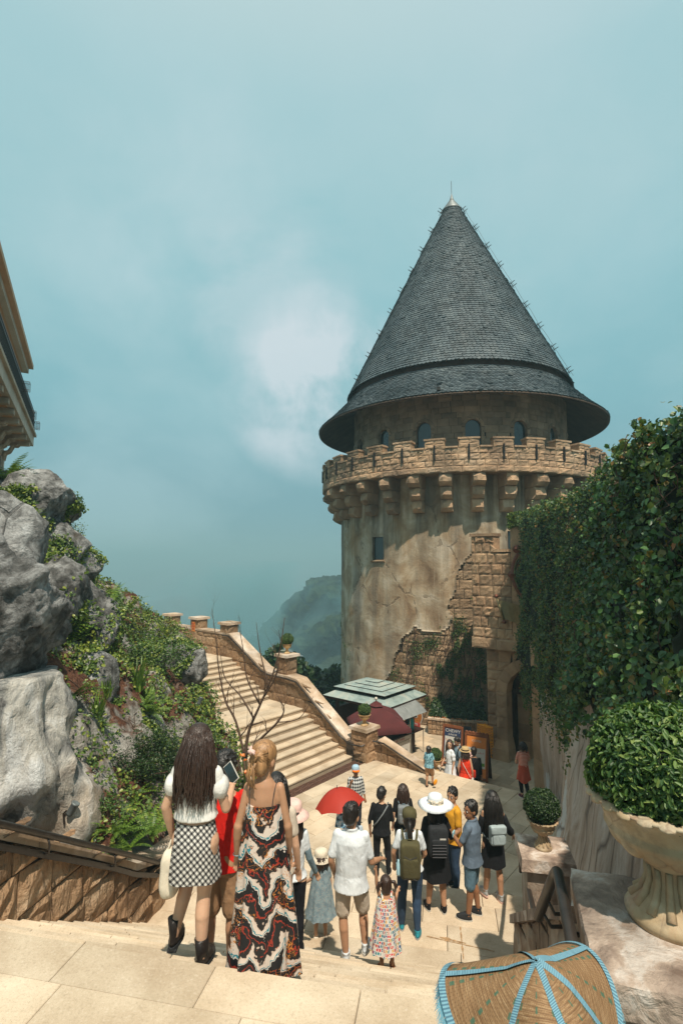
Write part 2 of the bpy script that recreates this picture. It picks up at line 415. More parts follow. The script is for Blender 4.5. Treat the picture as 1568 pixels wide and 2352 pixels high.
while s < SMID-.05:
 e = min(s+.52, SMID)
 slab_row(ST(LA, s, MIDZ), ST(RA+1.2, s, MIDZ), ST(RA+1.2, e, MIDZ), ST(LA, e, MIDZ), .95, .05, mid, 'paving_slab', C['pave'], phase=(k % 2)*.5)
 s = e; k += 1
low = build('lower_steps', MB().box(ST(0, SMID+.9, -.6), (7.5, 1.9, .8), Matrix.Rotation(-AZ, 3, 'Z')), C['mortar'], kind='structure')
for i in range(7):
 zt = MIDZ-.1715*i; s = SMID+i*.29
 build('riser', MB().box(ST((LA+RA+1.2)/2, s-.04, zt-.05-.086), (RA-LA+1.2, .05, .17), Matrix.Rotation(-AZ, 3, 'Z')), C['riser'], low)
 if i: slab_row(ST(LA, s-.29, zt), ST(RA+1.2, s-.29, zt), ST(RA+1.2, s, zt), ST(LA, s, zt), .95, .05, low, 'step_slab', C['pave'], phase=rg.random())
SPL = SMID+6*.29
stn = MB()
for (a, b, w) in ((at(985, 2150, z=MIDZ), at(1140, 2184, z=MIDZ), .035), (at(1062, 2128, z=MIDZ), at(1070, 2202, z=MIDZ), .03), (at(1015, 2152, z=MIDZ), at(1075, 2166, z=MIDZ), .06)):
 d_ = (b-a); n_ = 30; nn_ = Vector((-d_.y, d_.x, 0)).normalized(); L_, R_ = [], []
 for i in range(n_+1):
  q = a+d_*i/n_; q.z = MIDZ+.006; k = w*.55*(.1+1.1*abs(noise.noise(q*9))+.8*abs(noise.noise(q*23))); L_.append(q+nn_*k); R_.append(q-nn_*k*rg.uniform(.6, 1.2))
 for i in range(n_): stn.add([L_[i], L_[i+1], R_[i+1], R_[i]], [(0, 1, 2, 3)])
build('sand_stain', stn, M_plain('damp rusty sand', (.36, .22, .11), .95, .4, 30, .4), mid)
# ------ plaza (level 0): slabs run along the foot of the far stair
B = radians(40.5)
n3 = Vector((-sin(B), -cos(B), 0))
u3 = Vector((-cos(B), sin(B), 0))
FC = at(812, 1747, z=0)
def FS(a, s, z=0.0):
 q = FC + n3*a + u3*s; q.z = z; return q
PE = [at(895, 1740, z=0), at(1016, 1779, z=0), at(1135, 1807, z=0), at(1262, 1838, z=0)]
def in_plaza(P):
 a, s = inv_ST(P)
 if s < SPL-.25: return False
 q = Vector(P)-FC; f = q.dot(u3)
 if f > .0: return False
 for i in range(len(PE)-1):
  A, Bq = PE[i], PE[i+1]
  if i == 0 or P[0] > A.x:
   dd = (Bq-A); nn = Vector((-dd.y, dd.x, 0))
   if (i == len(PE)-2 or P[0] <= Bq.x) and (Vector((P[0], P[1], 0))-A).dot(nn) > .02: return False
 if P[0] > 2.62+.222*P[1]: return False
 return True
def clip_edge(P):
 return P
plaza_b = MB(); PLZ = [ST(LA-3, SPL-.25), ST(RA+3.2, SPL-.25), PE[3]+Vector((.6, -.15, 0)), PE[2], PE[1], PE[0], FS(-.25, -.25), FS(-.25, .3), FS(9.0, .3)]
plaza_b.prism([Vector((p.x, p.y, -1.5)) for p in PLZ], [Vector((p.x, p.y, -.052)) for p in PLZ])
plaza = build('plaza', plaza_b, C['mortar'], kind='structure')
cells = []
TW, TL = .46, .92
DIRA, DIRB = -u3, n3
PC1 = ccw([ST(LA-.3, SPL-.2), ST(RA+3.4, SPL-.2), PE[3]+Vector((.3, -.1, 0)), PE[0], FS(-.2, -.42), FS(6.9, -.42)])
for i in range(-2, 30):
 for j in range(-18, 18):
  off = (i % 2)*.5
  c = FC + DIRA*((i+.5)*TW+.42) + DIRB*((j+.5+off)*TL)
  P = ccw([c-DIRA*TW/2-DIRB*TL/2, c-DIRA*TW/2+DIRB*TL/2, c+DIRA*TW/2+DIRB*TL/2, c+DIRA*TW/2-DIRB*TL/2])
  P = clip_poly(P, PC1)
  if P: cells.append((c.length, P))
cells.sort(key=lambda q: q[0])
far = MB()
for k, (d, P) in enumerate(cells):
 dz = rg.uniform(-.002, .002); P = [Vector((p.x, p.y, dz)) for p in P]
 if k < 300: build('paving_slab', MB().slab(P, .05, gap=.0065, bev=.008), C['pave'], plaza)
 else: far.slab(P, .05)
if far.v: build('paving_slabs', far, C['pave'], plaza, kind='stuff')
for i in range(1, 3):
 A, Bq = PE[i], PE[i+1]; dd = (Bq-A).normalized(); nn = Vector((-dd.y, dd.x, 0))
 L = (Bq-A).length; x = 0
 while x < L-.05:
  w = min(1.0, L-x)
  for k in range(1, 8):
   zt = 0.0-k*.175; o = nn*(.3*k)
   P = [A+dd*x+o, A+dd*(x+w)+o, A+dd*(x+w)+nn*.32+o, A+dd*x+nn*.32+o]
   build('step_slab', MB().slab([Vector((p.x, p.y, zt)) for p in P], .17), C['pave'], plaza)
  x += w
g = thing('drain_grate', 'long rusty brown drain grating at the foot of the far stair', 'drain grate', FS(4, -.2))
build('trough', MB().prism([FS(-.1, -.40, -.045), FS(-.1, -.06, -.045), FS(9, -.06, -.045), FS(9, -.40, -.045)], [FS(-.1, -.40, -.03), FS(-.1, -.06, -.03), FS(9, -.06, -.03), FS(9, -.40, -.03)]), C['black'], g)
C['rust'] = M_plain('rusty iron', (.12, .06, .04), .8, .35, 9, .3)
fr = MB()
for s0 in (-.41, -.24, -.07):
 fr.prism([FS(-.1, s0, -.03), FS(-.1, s0+.02, -.03), FS(9, s0+.02, -.03), FS(9, s0, -.03)], [FS(-.1, s0, .006), FS(-.1, s0+.02, .006), FS(9, s0+.02, .006), FS(9, s0, .006)])
build('grate_frame', fr, C['rust'], g)
br = MB(); x = 0
while x < 8.9:
 for s0, s1 in ((-.39, -.24), (-.22, -.07)):
  br.prism([FS(x, s0, -.03), FS(x+.03, s0, -.03), FS(x+.03, s1, -.03), FS(x, s1, -.03)], [FS(x, s0, .005), FS(x+.03, s0, .005), FS(x+.03, s1, .005), FS(x, s1, .005)])
 x += .066
build('grate_bars', br, C['rust'], g, kind='stuff')
# ------ far stair: two flights and terrace
FR = .14; FT = .282; FW = 9.0
fstair = build('far_stairs', MB().prism([FS(-.02, .05, -.5), FS(FW, .05, -.5), FS(FW, 12, -.5), FS(-.02, 12, -.5)][::-1], [FS(-.02, .05, -.3), FS(FW, .05, -.3), FS(FW, 12, -.3), FS(-.02, 12, -.3)][::-1]), C['mortar'], kind='structure')
def fflight(s0, z0, n):
 for i in range(n):
  s = s0+i*FT; zt = z0+FR*(i+1)
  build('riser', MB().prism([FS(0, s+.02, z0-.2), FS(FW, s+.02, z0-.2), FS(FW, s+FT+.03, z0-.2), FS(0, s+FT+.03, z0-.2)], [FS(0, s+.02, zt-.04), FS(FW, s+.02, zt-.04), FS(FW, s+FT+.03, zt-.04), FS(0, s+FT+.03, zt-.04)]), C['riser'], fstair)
  e = s+FT+(.02 if i < n-1 else .3)
  slab_row(FS(0, e, zt), FS(FW, e, zt), FS(FW, s, zt), FS(0, s, zt), 1.05, .042, fstair, 'step_slab', C['pave'], phase=rg.random())
 return s0+(n-1)*FT+.3, z0+FR*n
s1, z1 = fflight(0, 0, 9)
LS2 = (at(624.7, 1606, z=z1)-FC).dot(u3)
def fland(sa, sb, z, par):
 build('base', MB().prism([FS(0, sa-.1, z-.5), FS(FW, sa-.1, z-.5), FS(FW, sb, z-.5), FS(0, sb, z-.5)], [FS(0, sa-.1, z-.045), FS(FW, sa-.1, z-.045), FS(FW, sb, z-.045), FS(0, sb, z-.045)]), C['mortar'], par)
 s = sa; k = 0
 while s < sb-.1:
  e = min(s+.5, sb)
  slab_row(FS(0, e, z), FS(FW, e, z), FS(FW, s, z), FS(0, s, z), .95, .042, par, 'paving_slab', C['pave'], phase=(k % 2)*.5); s = e; k += 1
fland(s1, LS2, z1, fstair)
s2, z2 = fflight(LS2, z1, 9)
TS = 12.6
fland(s2, TS, z2, fstair)
# ------ lane (level LANE) beyond the plaza
lane_b = MB(); o = at(1070, 1760, z=LANE)
LN = [Vector((-1.0, 17.9, 0)), Vector((4.4, 15.2, 0)), Vector((9.5, 13.6, 0)), Vector((13, 22, 0)), Vector((9, 30, 0)), Vector((0, 29, 0)), Vector((-2.2, 21, 0))]
lane_b.prism([Vector((p.x, p.y, LANE-.6)) for p in LN], [Vector((p.x, p.y, LANE-.052)) for p in LN])
lane = build('lane', lane_b, C['mortar'], kind='structure')
G2 = Vector((sin(radians(130.5)), cos(radians(130.5)), 0))
G1 = Vector((G2.y*-1, G2.x, 0));
if G1.y < 0: G1 = -G1
tiles = []; base0 = Vector((4, 20, 0)); LNc = ccw([q.copy() for q in LN])
for i in range(-20, 22):
 for j in range(-16, 18):
  c = base0+G2*((i+.5)*.6)+G1*((j+.5)*.62)+G2*(.3*(j % 2))
  P = clip_poly(ccw([c-G2*.3-G1*.31, c+G2*.3-G1*.31, c+G2*.3+G1*.31, c-G2*.3+G1*.31]), LNc)
  if P: tiles.append((abs(c.y-18)+abs(c.x-5.5), P))
tiles.sort(key=lambda q: q[0]); fm = MB()
for k, (d, P) in enumerate(tiles):
 dz = LANE+rg.uniform(-.002, .002); P = [Vector((p.x, p.y, dz)) for p in P]
 if k < 260: build('paving_slab', MB().slab(P, .05), C['pave2'], lane)
 else: fm.slab(P, .05)
if fm.v: build('paving_slabs', fm, C['pave2'], lane, kind='stuff')
# ---------------------------------------------------------------- walls of hewn blocks
def course_wall(name_obj, parent, A, Bp, zlow, zhigh, ch, mat, nrm, proud=.04, lens=(.35, .8), cap=300, piece_name='stone', rough=.35, joints=None):
 """blocks on the vertical face from A to Bp; zlow/zhigh are functions of distance x along it"""
 A = Vector(A); d = Vector(Bp)-A; d.z = 0; L = d.length; d.normalize(); A.z = 0
 zmin = min(zlow(x*L/20) for x in range(21)); zmax = max(zhigh(x*L/20) for x in range(21))
 z = zmin; cnt = 0; row = 0
 while z < zmax:
  h = ch*rg.uniform(.9, 1.1); x = -rg.uniform(0, lens[1]*.6)
  while x < L:
   w = rg.uniform(*lens); xa = max(0, x); xb = min(L, x+w); x += w
   if xb-xa < .06: continue
   if L-xb < .12: xb = L; x = L
   za0 = max(z, zlow(xa)); za1 = max(z, zlow(xb)); zb0 = min(z+h, zhigh(xa)); zb1 = min(z+h, zhigh(xb))
   if zb0-za0 < .03 and zb1-za1 < .03: continue
   zb0 = max(zb0, za0+.012); zb1 = max(zb1, za1+.012)
   P = [A+d*xa+UP*za0, A+d*xb+UP*za1, A+d*xb+UP*zb1, A+d*xa+UP*zb0]
   if (P[1]-P[0]).cross(P[3]-P[0]).dot(nrm) < 0: P = [P[1], P[0], P[3], P[2]]
   build(piece_name, MB().stone(*P, nrm, proud*rg.uniform(.7, 1.3), rg, rough=rough), mat, parent); cnt += 1
  z += h; row += 1
 return cnt
# ------ left wall of the foreground stair
lw = thing('stair_wall', 'sloping sandstone wall of big slanted blocks beside the foreground stair', 'wall', ST(LA-.15, 1.5, 2.5))
def lwtop(s): return 3.6-.655*min(s, 3.55)+.72-.16*max(0, min(s, 5.2)-3.0)
lwA = ST(LA, -3.0); lwB = ST(LA, SMID-.2)
SL = (lwB-lwA).length
zt = lambda x: max(lwtop(x-3.0) if x > 3.0 else 3.6+.72+(3.0-x)*.0, 1.25)
zb = lambda x: stair_z(x-3.0)-.05
bd = MB()
for k in range(30):
 x0 = SL*k/30; x1 = SL*(k+1)/30
 bd.prism([lwA+r3*x0-l3*.3+UP*-.5, lwA+r3*x0-l3*.0+UP*-.5, lwA+r3*x1-l3*.0+UP*-.5, lwA+r3*x1-l3*.3+UP*-.5],
[lwA+r3*x0-l3*.3+UP*zt(x0), lwA+r3*x0+UP*zt(x0), lwA+r3*x1+UP*zt(x1), lwA+r3*x1-l3*.3+UP*zt(x1)])
build('wall_core', bd, C['mortar'], lw)
course_wall('', lw, lwA, lwB, zb, zt, .44, C['bigwall'], l3, .055, (.28, .6), rough=.6)
x = 1.5
while x < SL:
 e = min(x+.95, SL)
 q = lambda xx, o, h: lwA+r3*xx+l3*o+UP*(zt(xx)+h)
 mb = MB(); mb.prism([q(x+.006, -.34, 0), q(x+.006, .07, 0), q(e, .07, 0), q(e, -.34, 0)], [q(x+.006, -.34, .1), q(x+.006, .07, .1), q(e, .07, .1), q(e, -.34, .1)])
 build('coping_stone', mb, C['cope'], lw); x = e
hr = thing('handrail', 'dark iron handrail with a flat lower bar along the left stair wall', 'handrail', ST(LA+.1, 1.5, 3.4))
pth = [lwA+r3*x+l3*.13+UP*(zt(x)+.14) for x in (1.2, 2.4, 3.0, 4.0, 5.0, 6.0, 6.7, 7.2, SL-.3)]
build('rail', MB().tube(pth, .034, 10), C['iron'], hr, smooth=True)
lb = MB()
for i in range(12):
 xa = 1.2+(SL-1.5)*i/12; xb = 1.2+(SL-1.5)*(i+1)/12
 q = lambda xx, o, h: lwA+r3*xx+l3*o+UP*(zt(xx)+h)
 lb.prism([q(xa, .05, -.10), q(xa, .10, -.10), q(xb, .10, -.10), q(xb, .05, -.10)], [q(xa, .05, -.03), q(xa, .10, -.03), q(xb, .10, -.03), q(xb, .05, -.03)])
build('lower_bar', lb, C['iron'], hr)
for x in (2.2, 3.15, 4.4, 5.6, 6.8):
 p = lwA+r3*x
 build('bracket', MB().tube([p+l3*.10+UP*(zt(x)-.05), p+l3*.15+UP*(zt(x)-.04), p+l3*.16+UP*(zt(x)+.04), p+l3*.13+UP*(zt(x)+.12)], .011, 6), C['iron'], hr, smooth=True)
# ------ balustrade wall on the far side of the far stair
fw = thing('balustrade_wall', 'sandstone balustrade wall climbing along the far stair to the upper terrace', 'wall', FS(-.2, 4, 0))
def ftop(s):
 pts = [(-.6, .52), (.15, .55), (.5, .75), (2.55, 2.15), (3.0, 2.2), (4.1, 2.2), (4.5, 2.3), (6.55, 3.42), (7.0, 3.42), (13, 3.42)]
 for (a, za), (b, zb_) in zip(pts, pts[1:]):
  if s <= b: return za+(zb_-za)*max(0, (s-a))/(b-a)
 return pts[-1][1]
def fbase(s):
 if s < 0: return -.05
 if s < s1: return FR*floor(s/FT)
 if s < LS2: return z1-.05
 if s < s2: return z1+FR*floor((s-LS2)/FT)
 return z2-.05
A = FS(0, 0);
course_wall('', fw, FS(0, .25), FS(0, TS), lambda x: fbase(x+.25)-.02, lambda x: ftop(x+.25), .42, C['wall'], n3, .04, (.3, .75), rough=.4)
core = MB()
ks = [-.0+TS*k/60 for k in range(61)]
for a, b in zip(ks, ks[1:]):
 core.prism([FS(-.005, a, -2), FS(-.42, a, -2), FS(-.42, b, -2), FS(-.005, b, -2)], [FS(-.005, a, ftop(a)), FS(-.42, a, ftop(a)), FS(-.42, b, ftop(b)), FS(-.005, b, ftop(b))])
build('wall_core', core, C['mortar'], fw)
s = .2
brk = [.2, .5, 1.5, 2.55, 3.05, 4.1, 4.5, 5.5, 6.55, 7.05, 8.1, 9.2, 10.3, 11.4, TS]
for a, b in zip(brk, brk[1:]):
 mb = MB(); q = lambda ss, o, h: FS(o, ss, ftop(ss)+h)
 mb.prism([q(a+.004, .06, 0), q(a+.004, -.47, 0), q(b, -.47, 0), q(b, .06, 0)], [q(a+.004, .06, .075), q(a+.004, -.47, .075), q(b, -.47, .075), q(b, .06, .075)])
 build('coping_stone', mb, C['cope'], fw)
fh = thing('handrail', 'thin dark handrail under the coping of the far stair wall', 'handrail', FS(.1, 3, 1))
build('rail', MB().tube([FS(.09, s, ftop(s)-.02) for s in (.05, .5, 1.5, 2.55, 3.0, 4.1, 4.5, 5.5, 6.6, 7.0)], .026, 8), C['iron'], fh, smooth=True)
def pillar(name, label, c, zb_, zt_, w, rotz, capo=.08, group=None, mat='wall', cap='cope', courses=3, faces=(0, 1, 2, 3)):
 t = thing(name, label, 'pillar', (c[0], c[1], zb_), rotz, group)
 R = Matrix.Rotation(rotz, 3, 'Z'); c = Vector((c[0], c[1], 0)); h = w/2
 build('core', MB().box(c+UP*((zb_+zt_)/2-.03), (w-.02, w-.02, zt_-zb_-.06), R), C['mortar'], t)
 hh = (zt_-zb_-.1)/courses
 for k in range(courses):
  z0 = zb_+k*hh; z1_ = z0+hh
  for f in faces:
   Rf = R @ Matrix.Rotation(f*pi/2, 3, 'Z'); nn = Rf @ Vector((0, -1, 0)); tt = Rf @ Vector((1, 0, 0))
   a = c+nn*h-tt*h; b = c+nn*h+tt*h
   build('stone', MB().stone(a+UP*z0, b+UP*z0, b+UP*z1_, a+UP*z1_, nn, .035, rg, gap=.008, rough=.5), C[mat], t)
 cw = w+capo*2
 mb = MB(); mb.prism([c+R @ Vector((sx*cw/2, sy*cw/2, 0))+UP*(zt_-.1) for sx, sy in ((-1, -1), (1, -1), (1, 1), (-1, 1))],
[c+R @ Vector((sx*(cw/2-.01), sy*(cw/2-.01), 0))+UP*zt_ for sx, sy in ((-1, -1), (1, -1), (1, 1), (-1, 1))])
 build('capstone', mb, C[cap], t)
 return t
PB = radians(-40.5)
pc1 = at(838, 1753, z=0); P1c = Vector((pc1.x, pc1.y, 0))+Vector((.05, .42, 0))
pillar('stone_pillar', 'rough sandstone pillar at the foot of the far stair carrying a round topiary urn', P1c, -.02, 1.06, .62, PB, .07, 'balustrade pillars')
P2c = FS(-.3, 3.45); pillar('stone_pillar', 'sandstone pillar at the middle landing of the far stair carrying a small urn', P2c, 1.0, 3.0, .52, PB, .09, 'balustrade pillars', courses=4)
P3c = FS(-.24, 6.95); pillar('stone_pillar', 'plain sandstone pillar at the top of the far stair, no urn', P3c, 2.0, 3.92, .52, PB, .09, 'balustrade pillars', courses=4)
P4c = FS(-.24, 9.15); p4 = pillar('stone_pillar', 'terrace pillar with a small orange notice plate on its side', P4c, 2.0, 3.98, .52, PB, .09, 'balustrade pillars', courses=4)
P5c = FS(-.24, 11.35); pillar('stone_pillar', 'farthest terrace pillar next to the ferns of the rock garden', P5c, 2.0, 3.98, .52, PB, .09, 'balustrade pillars', courses=4)
# ------ wall falling from the first pillar to the lane, along the plaza edge
q0 = P1c+Vector((.25, -.05, 0)); q1 = at(1012, 1783, z=0)
lw2 = thing('balustrade_wall', 'low sandstone wall sloping down beside the food kiosk at the plaza edge', 'wall', (q0+q1)/2)
d2 = (q1-q0); L2 = d2.length; d2n = d2.normalized(); nn2 = Vector((d2n.y, -d2n.x, 0))
tp = lambda x: .60-.78*max(0, x-.3)/(L2-.3)
bt = lambda x: -.05
course_wall('', lw2, q0, q1, bt, tp, .3, C['wall'], nn2, .035, (.2, .42), rough=.5)
mb = MB()
for k in range(12):
 x0 = L2*k/12; x1 = L2*(k+1)/12
 mb.prism([q0+d2n*x0-UP*1.5, q0+d2n*x1-UP*1.5, q0+d2n*x1-nn2*.35-UP*1.5, q0+d2n*x0-nn2*.35-UP*1.5], [q0+d2n*x0+UP*tp(x0), q0+d2n*x1+UP*tp(x1), q0+d2n*x1-nn2*.35+UP*tp(x1), q0+d2n*x0-nn2*.35+UP*tp(x0)])
build('wall_core', mb, C['mortar'], lw2)
for k in range(4):
 x0 = .25+(L2-.25)*k/4+.004; x1 = .25+(L2-.25)*(k+1)/4
 mb = MB(); q = lambda x, o, h: q0+d2n*x+nn2*o+UP*(tp(x)+h)
 mb.prism([q(x0, .05, 0), q(x1, .05, 0), q(x1, -.4, 0), q(x0, -.4, 0)], [q(x0, .05, .07), q(x1, .05, .07), q(x1, -.4, .07), q(x0, -.4, .07)])
 build('coping_stone', mb, C['cope'], lw2)
h2 = thing('handrail', 'thin dark handrail running from the urn pillar down past the kiosk', 'handrail', (q0+q1)/2)
build('rail', MB().tube([FS(.09, .05, ftop(.05)-.02), P1c+Vector((-.1, -.52, .56)), q0+nn2*.1+UP*.62, q0+d2n*.5+nn2*.1+UP*.62, q0+d2n*(L2-.2)+nn2*.08+UP*(tp(L2-.2)+.12)], .026, 8), C['iron'], h2, smooth=True)
# ================================================================ the round tower
TD = 33.0; TAZ = 0.2226
TC = Vector((TD*sin(TAZ), TD*cos(TAZ), 0))
TR = 7.28
TH0 = atan2(-TC.y, -TC.x)
tw = thing('castle_tower', 'tall round castle tower with a grey slate cone roof and battlements', 'tower', (TC.x, TC.y, LANE))
def cyl(th, r, z): return Vector((TC.x+r*cos(th), TC.y+r*sin(th), z))
def cyl_hit(u, v, R=TR):
 d = ray(u, v); a = d.x**2+d.y**2; b = -2*(d.x*TC.x+d.y*TC.y); c = TC.x**2+TC.y**2-R*R
 D = b*b-4*a*c
 t = (-b-sqrt(max(D, 0)))/(2*a); P = d*t
 return atan2(P.y-TC.y, P.x-TC.x), EYE+d.z*t
def wrap(a): return (a+pi) % (2*pi)-pi
# --- plaster with soot streaks under the corbels
m, N, bs = newmat('tower plaster'); C['plaster'] = m; p = N.pos()
sub = N.n('ShaderNodeVectorMath', operation='SUBTRACT'); N.l(p, sub.inputs[0]); sub.inputs[1].default_value = TC
sx = N.n('ShaderNodeSeparateXYZ'); N.l(sub.outputs[0], sx.inputs[0])
th = N.math('ARCTAN2', sx.outputs[1], sx.outputs[0]); zz = sx.outputs[2]
cv = N.n('ShaderNodeCombineXYZ'); N.l(N.math('MULTIPLY', th, 7.0), cv.inputs[0]); N.l(zz, cv.inputs[1])
streak = N.noise(N.scale(cv.outputs[0], (1.3, .10, 1)), 1.0, 6, .6, .3)
fine = N.noise(N.scale(cv.outputs[0], (3.5, .35, 1)), 1.0, 6, .65, .5)
mott = N.noise(p, .8, 7, .62, .5)
col = N.ramp(mott, [(.28, (.22, .14, .085)), (.40, (.38, .26, .16)), (.52, (.52, .40, .27)), (.64, (.66, .55, .42))])
hi = N.rng(zz, 2.0, 10.6)
dark = N.math('MULTIPLY', N.rng(streak, .42, .6), N.math('ADD', .35, N.math('MULTIPLY', hi, .55)))
per = N.math('COSINE', N.math('MULTIPLY', N.math('SUBTRACT', th, cyl_hit(1021, 1090, 8.3)[0]), 33.0))
run = N.math('MULTIPLY', N.rng(per, -.3, .8), N.math('MULTIPLY', N.rng(zz, 4.0, 8.6), .95))
dark = N.math('MAXIMUM', dark, N.math('MULTIPLY', run, N.rng(fine, .3, .6)))
col = N.mix(N.math('MULTIPLY', dark, .86), col, (.09, .062, .04))
col = N.mix(N.math('MULTIPLY', N.rng(fine, .56, .72), .5), col, (.50, .43, .32))
orange = N.math('MULTIPLY', N.rng(N.noise(N.scale(cv.outputs[0], (.55, .22, 1)), 1, 4), .55, .68), .6)
col = N.mix(orange, col, (.34, .19, .085))
left = N.rng(N.noise(N.scale(cv.outputs[0], (.5, .12, 4)), 1, 5, .6), .5, .62)
col = N.mix(N.math('MULTIPLY', left, .55), col, (.15, .135, .115))
crk = N.vor(N.scale(cv.outputs[0], (1, .8, 1)), .55, 'DISTANCE_TO_EDGE')
wob = N.noise(p, 2.5, 5, .6)
cr = N.rng(N.math('ADD', crk, N.math('MULTIPLY', N.math('SUBTRACT', wob, .5), .25)), .0, .012, 1, 0)
cr = N.math('MULTIPLY', cr, N.rng(N.noise(p, .35, 2), .5, .56))
cr = N.math('MULTIPLY', cr, .6)
col = N.mix(N.math('MULTIPLY', cr, .7), col, (.07, .045, .03))
h = N.math('SUBTRACT', N.math('ADD', N.math('MULTIPLY', mott, .7), N.math('MULTIPLY', N.noise(p, 9, 6, .65), .35)), N.math('MULTIPLY', cr, .5))
finish(N, bs, col, .93, h, .8, .06, .2)
# --- broken edge of the plaster, as polygon in (angle*R, z)
brk = [(985, 1575), (903, 1536), (912, 1500), (921, 1477), (925, 1462), (942, 1452), (948, 1440), (949, 1438), (965, 1442), (995, 1452), (1012, 1450), (1032, 1440), (1041, 1412), (1029, 1402), (1034, 1376), (1046, 1360), (1049, 1330), (1052, 1312), (1063, 1292), (1078, 1275), (1086, 1268), (1108, 1276)]
poly = []
for (u, v_) in brk[1:]:
 th_, z_ = cyl_hit(u, v_); poly.append((wrap(th_-TH0)*TR, z_))
poly = [(poly[0][0]-1.2, poly[0][1]-1.6), (poly[0][0]-2.2, LANE-.2)][::-1]+poly+[(7.5, poly[-1][1]), (7.5, LANE-.2)]
def inpoly(x, y, pl):
 c = False; n = len(pl); j = n-1
 for i in range(n):
  xi, yi = pl[i]; xj, yj = pl[j]
  if (yi > y) != (yj > y) and x < (xj-xi)*(y-yi)/(yj-yi)+xi: c = not c
  j = i
 return c
mb = MB(); na = 420; nz = 120; Z0 = LANE-.1; Z1 = 10.75
key = {}
def pv(i, j):
 i %= na
 if (i, j) in key: return key[(i, j)]
 th_ = TH0+2*pi*i/na; z = Z0+(Z1-Z0)*j/nz
 n_ = noise.noise(Vector((cos(th_)*5, sin(th_)*5, z*.7)))*.025+noise.noise(Vector((cos(th_)*22, sin(th_)*22, z*3)))*.008
 r = TR+n_; mb.v.append(tuple(cyl(th_, r, z))); key[(i, j)] = len(mb.v)-1; return len(mb.v)-1
WIN = []
def win_rect(u0, v0, u1, v1):
 a0, za = cyl_hit(u0, v1); a1, zb_ = cyl_hit(u1, v0); return wrap(a0-TH0)*TR, wrap(a1-TH0)*TR, za, zb_
w1 = win_rect(855, 1231, 881, 1286); w2 = win_rect(1168, 1217, 1188, 1266)
hole = {}
for i in range(na):
 x = wrap(2*pi*(i+.5)/na)*TR
 for j in range(nz):
  z = Z0+(Z1-Z0)*(j+.5)/nz
  jj = noise.noise(Vector((x*2, z*2, 0)))*.12
  if inpoly(x+jj, z+jj*.8, poly): hole[(i, j)] = 1; continue
  if any(a < x < b and c < z < d for a, b, c, d in (w1, w2)): hole[(i, j)] = 1; continue
  mb.f.append((pv(i, j), pv(i+1, j), pv(i+1, j+1), pv(i, j+1))); mb.mi.append(0)
def iv(k):
 q = Vector(mb.v[k]); c = Vector((TC.x, TC.y, q.z)); q = c+(q-c)*(1-.16/TR); mb.v.append(tuple(q)); return len(mb.v)-1
for (i, j) in list(hole):
 for (di, dj, e) in ((-1, 0, ((0, 0), (0, 1))), (1, 0, ((1, 0), (1, 1))), (0, -1, ((0, 0), (1, 0))), (0, 1, ((0, 1), (1, 1)))):
  if ((i+di) % na, j+dj) not in hole and 0 <= j+dj < nz:
   a = pv(i+e[0][0], j+e[0][1]); b = pv(i+e[1][0], j+e[1][1]); mb.f.append((a, b, iv(b), iv(a))); mb.mi.append(0)
build('plaster', mb, C['plaster'], tw, smooth=False)
for p_ in bpy.data.objects['plaster'].data.polygons: p_.use_smooth = True
core = MB(); core.lathe([(TR-.13, LANE-.2), (TR-.13, 10.7)], TC, 96); build('core', core, C['mortar'], tw, smooth=True)
# --- exposed masonry inside the broken area
trg = random.Random(5)
z = LANE-.1; rows = 0
cnt = 0; rest = MB()
xm = [q[0] for q in poly]
while z < max(q[1] for q in poly):
 h_ = trg.choice([.34, .4, .46, .52]); x = min(xm)-.3-trg.random()*.3
 while x < 6.2:
  w = trg.uniform(.4, .95)
  def ok(a, b): return inpoly(a, b, poly)
  c4 = [ok(x+w*.5, z+h_*.5), ok(x+.1, z+.1), ok(x+w-.1, z+h_-.1)]
  if any(c4):
   k = 2 if (w > .7 and trg.random() < .3) else 1
   for q_ in range(k):
    za = z+h_*q_/k; zb_ = z+h_*(q_+1)/k
    ta, tb = TH0+x/TR, TH0+(x+w)/TR; r = TR-.10; tm = (ta+tb)/2
    P = [cyl(ta, r, za), cyl(tb, r, za), cyl(tb, r, zb_), cyl(ta, r, zb_)]
    nrm = Vector((cos(tm), sin(tm), 0))
    mbk = MB().stone(*P, nrm, .045*trg.uniform(.6, 1.3), trg, gap=.014, rough=.5)
    build('stone', mbk, C['tstone'], tw); cnt += 1
  x += w
 z += h_
# --- square windows
C['glass'] = M_plain('dark glass', (.018, .03, .032), .12, .2, 1, spec=.8)
C['wood'] = M_plain('dark brown wood', (.06, .03, .018), .6, .3, 8, .3)
for (a, b, c_, d_) in (w1, w2):
 ta, tb = TH0+a/TR, TH0+b/TR; r = TR-.12
 P = [cyl(ta, r, c_), cyl(tb, r, c_), cyl(tb, r, d_), cyl(ta, r, d_)]
 wn_ = MB().add(P, [(0, 1, 2, 3)]); wo = build('window', wn_, C['glass'], tw)
 f = MB()
 for (A_, B_) in ((P[0], P[1]), (P[1], P[2]), (P[2], P[3]), (P[3], P[0])): f.tube([A_, B_], .045, 4)
 build('frame', f, C['wood'], wo)
 f = MB(); f.tube([cyl(ta-.01, TR+.02, c_-.06), cyl(tb+.01, TR+.02, c_-.06)], .07, 4); build('sill', f, C['tstone'], wo)
